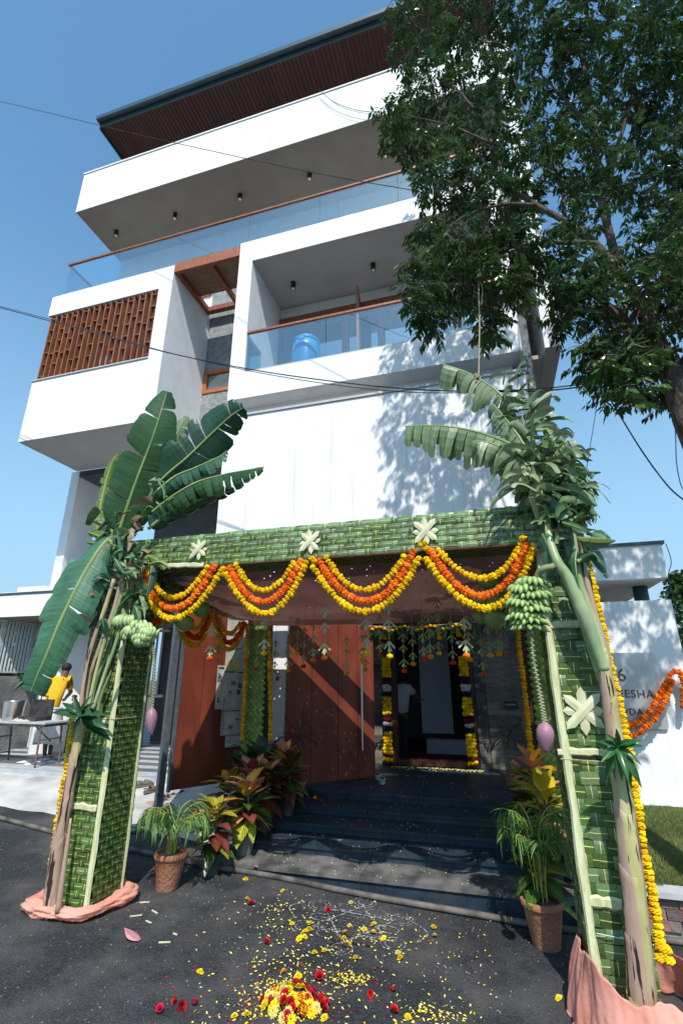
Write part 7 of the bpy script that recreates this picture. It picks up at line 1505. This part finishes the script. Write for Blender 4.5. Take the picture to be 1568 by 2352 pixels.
def stoneflecks():
    r=random.Random(19); b=MB()
    for k in range(3400):
        y=0.9+4.6*r.random()**1.3; x=r.uniform(-1,1)*(1.2+y*0.75)-1.2
        if y>5.4: continue
        s=r.uniform(0.0015,0.0045)*(0.6+0.15*y); b.obox((x,y,gz(x)+0.012*mnoise.noise(Vector((x*0.6,y*0.6,0)))+s*0.3),(s,0,0),(0,s*0.8,0),(0,0,s*0.5))
    M['chip']=mat('pale_stone_chip',(0.10,0.10,0.10),(0.30,0.29,0.28),scale=3,rough=0.9); tag(b.build('stone_chips',M['chip'],kind='stuff'),'pale stone chips in the asphalt surface','stone chips')
stoneflecks()
# crushed dark fruit, bract, husk slivers
M['dung']=mat('dark_dried_fruit',(0.035,0.025,0.02),(0.07,0.05,0.04),scale=25,rough=0.95,bump=1.0)
for i,(x,y) in enumerate(((838,568),(748,603),(705,625),(813,643),(905,628),(880,625),(972,640))):
    x,y=c3(x,y); p=PG(x,y,0.012); r=random.Random(i); b=MB(); s=0.028 if i<2 else 0.020; b.blob(p,s*1.2,s,s*0.7,9,6,0.25,r); tag(b.build('dried_fruit',M['dung'],smooth=True,loc=tuple(p)),'small wrinkled dark brown fruit lying on the chalk drawing','dried fruit','dark fruits on the chalk drawing')
t=thing('banana_bract','fallen pink banana bract lying on the asphalt near the left pillar','bract',tuple(PG(302,2155))); c=PG(302,2155,0.01); b=MB()
b.grid(lambda u,v:(c.x+0.085*(u-0.5)*2,c.y-0.02*(u-.5)+0.05*math.sin(math.pi*(0.1+0.9*(1-u)))*(v-0.5)*2,c.z+0.045*(1-u)*math.sin(math.pi*v)**0.5+0.03*abs(v-.5)*2*(1-u)),8,8); o=b.build('shell',M['blossomP'],t,smooth=True); o.modifiers.new('s','SOLIDIFY').thickness=0.003
for i,(x,y) in enumerate(((332,2073),(355,2095),(312,2104),(341,2118),(402,2146),(70,2078),(378,2165))):
    p=PG(x,y,0.006); r=random.Random(i); a=r.uniform(-.6,.6); b=MB(); b.obox(p,Vector((math.cos(a),math.sin(a),0))*r.uniform(0.02,0.05),Vector((-math.sin(a),math.cos(a),0))*0.006,Vector((0,0,0.003))); tag(b.build('husk_sliver',M['paleleaf'],loc=tuple(p)),'pale sliver of banana stalk lying on the asphalt by the left pillar','leaf scrap','pale slivers on the asphalt')
for i,(x,y,c_,z) in enumerate(((723,1836,'mO',0.43),(470,2230,'mY',None),)):
    if z: o=inst(MG[c_][1],'marigold',PZ(x,y,z)+Vector((0,0,0.02)),None,Matrix.Diagonal((0.06,0.06,0.05))); tag(o,'single orange marigold lying on a dark step at left','marigold')
for i,(x,y,z) in enumerate(((588,1990,.15),(630,1940,.245),(1150,2020,.15),(1000,1840,.43),(780,1930,.245),(900,2005,.15))):
    p=PZ(x,y,z+0.004); r=random.Random(i); b=MB(); a=r.uniform(0,3); b.obox(p,Vector((math.cos(a),math.sin(a),0))*0.03,Vector((-math.sin(a),math.cos(a),0.1))*0.012,Vector((0,0,0.002))); tag(b.build('fallen_leaf',M['blossomP'] if i<1 else M['banB'],loc=tuple(p)),'small dry leaf fallen on the dark steps','fallen leaf','dry leaves on the steps')
b=MB(); r=random.Random(31)
for k in range(330):
    x=r.uniform(-3.0,0.65); j=r.randrange(6); y=(SY+[7.97])[j]+r.uniform(-.02,0.42); z=(SZ+[0.52])[j]+0.002; 
    if y>9.7: continue
    s=r.uniform(0.002,0.005); b.obox((x,y,z),(s,0,0),(0,s*.7,0),(0,0,0.0015))
for k in range(260):
    x=r.uniform(-1.9,-0.3); y=9.62-abs(r.gauss(0,0.10)); s=r.uniform(0.004,0.012); b.obox((x,y,0.522),(s,0,0),(0,s*.7,0),(0,0,0.002))
tag(b.build('petal_crumbs',M['mumP'],kind='stuff'),'pale crumbs and petals scattered over the steps and the door sill','crumbs')
# chalk drawing
ck=thing('chalk_drawing','white chalk kolam drawing on the asphalt before the steps','chalk drawing',tuple(PG(812,2120)))
M['chalk']=mat('rubbed_white_chalk',(0.05,0.05,0.055),(0.38,0.38,0.39),scale=38,rough=1.0,contrast=(0.42,0.62),detail=4)
kc=PG(812,2122); kz=0.0045
def chalk(pts,w=0.0045,closed=False):
    P=[Vector((kc.x+x,kc.y+y,0)) for x,y in pts]
    if closed: P.append(P[0])
    P=spl(P,6) if len(P)>2 else [P[0].lerp(P[1],k/12) for k in range(13)]; b=MB(); r=random.Random(len(P))
    for k,p in enumerate(P):
        t=(P[min(len(P)-1,k+1)]-P[max(0,k-1)]).normalized(); s=Vector((-t.y,t.x,0))*w*(1+0.25*math.sin(k*2.3)); z=gz(p.x)+0.012*mnoise.noise(Vector((p.x*0.6,p.y*0.6,0)))+kz
        b.v+=[(p.x-s.x,p.y-s.y,z),(p.x+s.x,p.y+s.y,z)]
    for k in range(len(P)-1): b.face((k*2,k*2+1,k*2+3,k*2+2))
    b.build('chalk_line',M['chalk'],ck)
R0=0.37; V6=[(R0*math.cos(a),R0*0.95*math.sin(a)) for a in [math.pi/2+k*math.pi/3 for k in range(6)]]
for i in range(3):
    for off in (0,0.02): 
        a=V6[(2*i)%6]; c=V6[(2*i+2)%6]; chalk([(a[0]*(1-off*2),a[1]*(1-off*2)),(c[0]*(1-off*2),c[1]*(1-off*2))]); a=V6[(2*i+1)%6]; c=V6[(2*i+3)%6]; chalk([(a[0]*(1-off*2),a[1]*(1-off*2)),(c[0]*(1-off*2),c[1]*(1-off*2))])
for k in range(6):
    a=math.pi/2+k*math.pi/3
    for rr,ww in ((0.10,0.005),(0.065,0.004)): chalk([((R0+0.07)*math.cos(a)+rr*math.cos(t),(R0+0.07)*0.95*math.sin(a)+rr*math.sin(t)) for t in [j*math.pi/5 for j in range(10)]],ww,True)
    a+=math.pi/6; chalk([(0.29*math.cos(a)+0.10*math.cos(t),0.29*math.sin(a)+0.06*math.sin(t)) for t in [j*math.pi/5 for j in range(10)]],0.005,True)
for k in range(9): y=-0.2+k*0.05; chalk([(-0.3,y),(0,y+0.015),(0.3,y)],0.0025)
for q in ([(0.2,0.28),(0.45,0.22),(0.62,0.05),(0.55,-0.15)],[(-0.5,-0.1),(-0.62,0.1),(-0.45,0.25)]): chalk(q,0.007)
# ================================================================= BIG TREE
tree=thing('street_tree','large leafy tree with dark glossy leaves overhanging the right side of the photo','tree',(3.2,4.6,-0.1))
M['treebark']=mat('mottled_tree_bark',(0.045,0.032,0.026),(0.13,0.095,0.075),scale=7,rough=0.9,stretch=(2,2,0.6),bump=0.8,bscale=22,detail=8,c3=(0.17,0.13,0.11),s3=3,t3=(0.55,0.75))
def limb(l,Y,r0,r1,name='branch'):
    P=spl([PY(x,y,Y[i] if isinstance(Y,(list,tuple)) else Y) if not isinstance(x,Vector) else x for i,(x,y) in enumerate(l)],6); K=len(P)-1; r=random.Random(len(l)*7+int(P[0].x*10))
    b=MB(); b.tube([p+Vector((r.uniform(-.008,.008),)*3) for p in P],[r0+(r1-r0)*k/K for k in range(K+1)],9); return b.build(name,M['treebark'],tree,smooth=True),P
limb([(1720,1950),(1690,1500),(1640,1150),(1580,980),(1545,880),(1512,790),(1470,700),(1425,628)],[5.0,5.0,4.95,4.9,4.85,4.8,4.8,4.8],0.14,0.062,'trunk')
T=[]
for l,Y,a,b_ in (([(1425,628),(1395,595),(1350,545),(1300,510),(1230,470),(1160,420),(1090,350)],4.8,0.06,0.014),([(1425,628),(1412,580),(1395,520),(1372,420),(1365,300),(1345,170),(1310,40),(1290,-120)],4.9,0.055,0.015),
   ([(1412,585),(1400,540),(1395,450),(1420,330),(1455,200),(1470,60),(1500,-100)],5.2,0.045,0.012),([(1470,700),(1440,735),(1380,690),(1330,662),(1255,642),(1200,650),(1130,690)],4.7,0.035,0.008),
   ([(1512,790),(1470,775),(1430,760),(1380,745)],4.75,0.035,0.01),([(1532,845),(1505,850),(1470,845),(1440,825)],4.7,0.03,0.01),([(1366,560),(1300,556),(1200,562),(1140,580),(1090,605),(1030,640)],4.6,0.032,0.007),
   ([(1230,470),(1150,470),(1060,500),(990,560)],4.6,0.022,0.006),([(1160,420),(1130,330),(1080,240),(1010,160)],4.8,0.022,0.006),([(1300,510),(1280,400),(1220,290),(1180,180)],5.1,0.025,0.007),
   ([(1365,300),(1300,230),(1220,150),(1120,80)],5.0,0.022,0.006),([(1395,450),(1480,400),(1540,330),(1620,260)],5.2,0.025,0.007),([(1470,700),(1540,620),(1600,500),(1660,380)],5.0,0.06,0.02),([(1545,880),(1620,760),(1700,650),(1800,560)],5.1,0.07,0.025),([(1130,330),(1040,290),(960,270),(890,255)],4.6,0.014,0.004)):
    o,P=limb(l,Y,a,b_); T.append(P)
def crown():
    r=random.Random(123); b=MB(); br=MB()
    B=[]
    def row(y,xs,rad=0.40,n=20,Y=4.9):
        for x in xs: B.append((x,y,Y+r.uniform(-0.45,0.75),rad,n))
    row(-150,range(960,1700,95),0.5,16); row(-50,range(950,1640,85),0.42,22); row(40,range(955,1640,80),0.40,26); row(120,(950,1025,1100,1180,1260,1340,1420,1500,1580),0.38,26); row(200,(950,1020,1100,1180,1265,1345,1420,1500,1575),0.36,26)
    row(280,(955,1020,1095,1180,1265,1350,1435,1515,1590),0.35,26,4.9); row(262,(895,),0.16,12,4.5); row(320,(925,),0.20,14,4.6); row(355,(960,1030,1110,1200,1290,1375,1460,1550),0.33,26); row(430,(1000,1070,1140,1215,1330,1470,1560),0.28,24)
    row(500,(1060,1130,1190,1335,1500,1570),0.24,18); row(535,(962,985),0.13,10,4.5); row(570,(990,1050,1120,1190,1280,1480,1560),0.25,20,4.6); row(625,(960,1015,1080,1150,1200,1320,1360,1500,1560),0.25,22,4.6); row(680,(965,1020,1080,1180,1320,1375,1545),0.22,20,4.6)
    row(730,(995,1120,1300,1380,1430,1570),0.17,16,4.6); row(768,(1122,1400,1470),0.13,10,4.6); row(800,(1370,1440),0.17,16,4.6); row(845,(1360,1405,1450,1490),0.17,16,4.6); row(900,(1445,1415,1500,1530),0.13,10,4.6)
    for x,y,Y in ((1650,100,5),(1750,250,5.2),(1850,420,5.5),(1700,420,4.8),(1660,600,5.3),(1650,300,5.3),(1950,250,5.6),(1800,0,5.4),(1680,-100,5.2),(1930,480,5),(1640,700,4.7)): B.append((x,y,Y,0.62,44))
    for (x,y,Y,rad,n) in B:
        c=PY(x,y,Y)
        for k in range(int(n*1.30)):
            while True:
                q=Vector((r.uniform(-1,1),r.uniform(-1,1),r.uniform(-1,1)))
                if q.length<1: break
            p=c+Vector((q.x*rad,q.y*rad*1.3,q.z*rad*0.85)); a=r.uniform(0,6.28); el=r.uniform(-0.6,0.5); d=Vector((math.cos(a)*math.cos(el),math.sin(a)*math.cos(el),math.sin(el))); L=r.uniform(0.12,0.24); nl=r.randint(7,11)
            e=p+d*L+Vector((0,0,-0.06)); side=d.cross(Vector((0,0,1))).normalized()
            br.tube([p-d*0.1,p+d*L*0.5,e],[0.0045,0.003,0.0015],3,False)
            for j in range(nl):
                t=(j+0.5)/nl; o=p.lerp(e,t); s=1 if j%2 else -1; ld=(d*0.55+side*s*0.75+Vector((0,0,-r.uniform(0.25,1.25)))).normalized(); l=r.uniform(0.070,0.118); w=l*r.uniform(0.20,0.27)
                wv=ld.cross(Vector((r.uniform(-.6,.6),r.uniform(-.6,.6),1))); wv=wv.normalized()*w; nn=wv.cross(ld).normalized(); i=len(b.v); cv=0.012
                b.v+=[tuple(o),tuple(o+ld*l*0.4+wv),tuple(o+ld*l*0.4-nn*cv),tuple(o+ld*l*0.4-wv),tuple(o+ld*l+Vector((0,0,-0.012)))]
                b.face((i,i+1,i+2)); b.face((i,i+2,i+3)); b.face((i+1,i+4,i+2)); b.face((i+2,i+4,i+3))
    b.build('crown',M['treeleaf'],tree,kind='stuff'); br.build('twigs',M['treebark'],tree,kind='stuff'); print('crown leaves',len(b.f)//4)
crown()
r=random.Random(6); M['dead']=mat('dead_brown_leaf',(0.12,0.06,0.03),(0.20,0.11,0.06),rough=0.8)
for nm,(x,y),n in (('dead_leaf_cluster',(1075,400),26),('dead_leaf_cluster',(1450,700),26),('dead_leaf_cluster',(1440,905),14)):
    b=MB(); c=PY(x,y,4.6)
    for k in range(n):
        p=c+Vector((r.gauss(0,.07),r.gauss(0,.05),r.gauss(0,.08))); d=Vector((r.uniform(-1,1),r.uniform(-1,1),-1)).normalized()*0.08; s=d.cross(Vector((0,1,.3))).normalized()*0.016; i=len(b.v); b.v+=[tuple(p),tuple(p+d*.5+s),tuple(p+d),tuple(p+d*.5-s)]; b.face((i,i+1,i+2,i+3))
    b.build(nm,M['dead'],tree,kind='stuff')
M['yleaf']=mat('yellow_green_leaf',(0.22,0.30,0.03),(0.38,0.42,0.05),rough=0.45,trans=0.4)
for (x,y,Y,n) in ((1130,400,6.6,70),(1262,365,6.8,40)):
    b=MB(); c=PY(x,y,Y)
    for k in range(n*2):
        p=c+Vector((r.gauss(0,.16),r.gauss(0,.16),r.gauss(0,.14))); d=Vector((r.uniform(-1,1),r.uniform(-1,1),-.6)).normalized()*0.09; s=d.cross(Vector((0,1,.3))).normalized()*0.02; i=len(b.v); b.v+=[tuple(p),tuple(p+d*.5+s),tuple(p+d),tuple(p+d*.5-s)]; b.face((i,i+1,i+2,i+3))
    b.build('young_leaf_cluster',M['yleaf'],tree,kind='stuff')
# distant tree behind the name wall
ft=thing('distant_tree','dark green tree far behind the name plate wall at the right edge','tree',(8.2,22,0)); c=PY(1590,1430,22)
b=MB(); b.tube([(c.x,22,-0.5),(c.x+0.2,22,c.z)],[0.25,0.12],8); b.build('trunk',M['treebark'],ft)
leafcloud(ft,[(c.x-0.75,c.x+1.8,21,23,c.z-1.6,c.z+1.3),(c.x-0.45,c.x+1.8,21.3,22.7,c.z+1.0,c.z+1.9)],5200,0.22,M['treeleaf'],8,'crown')
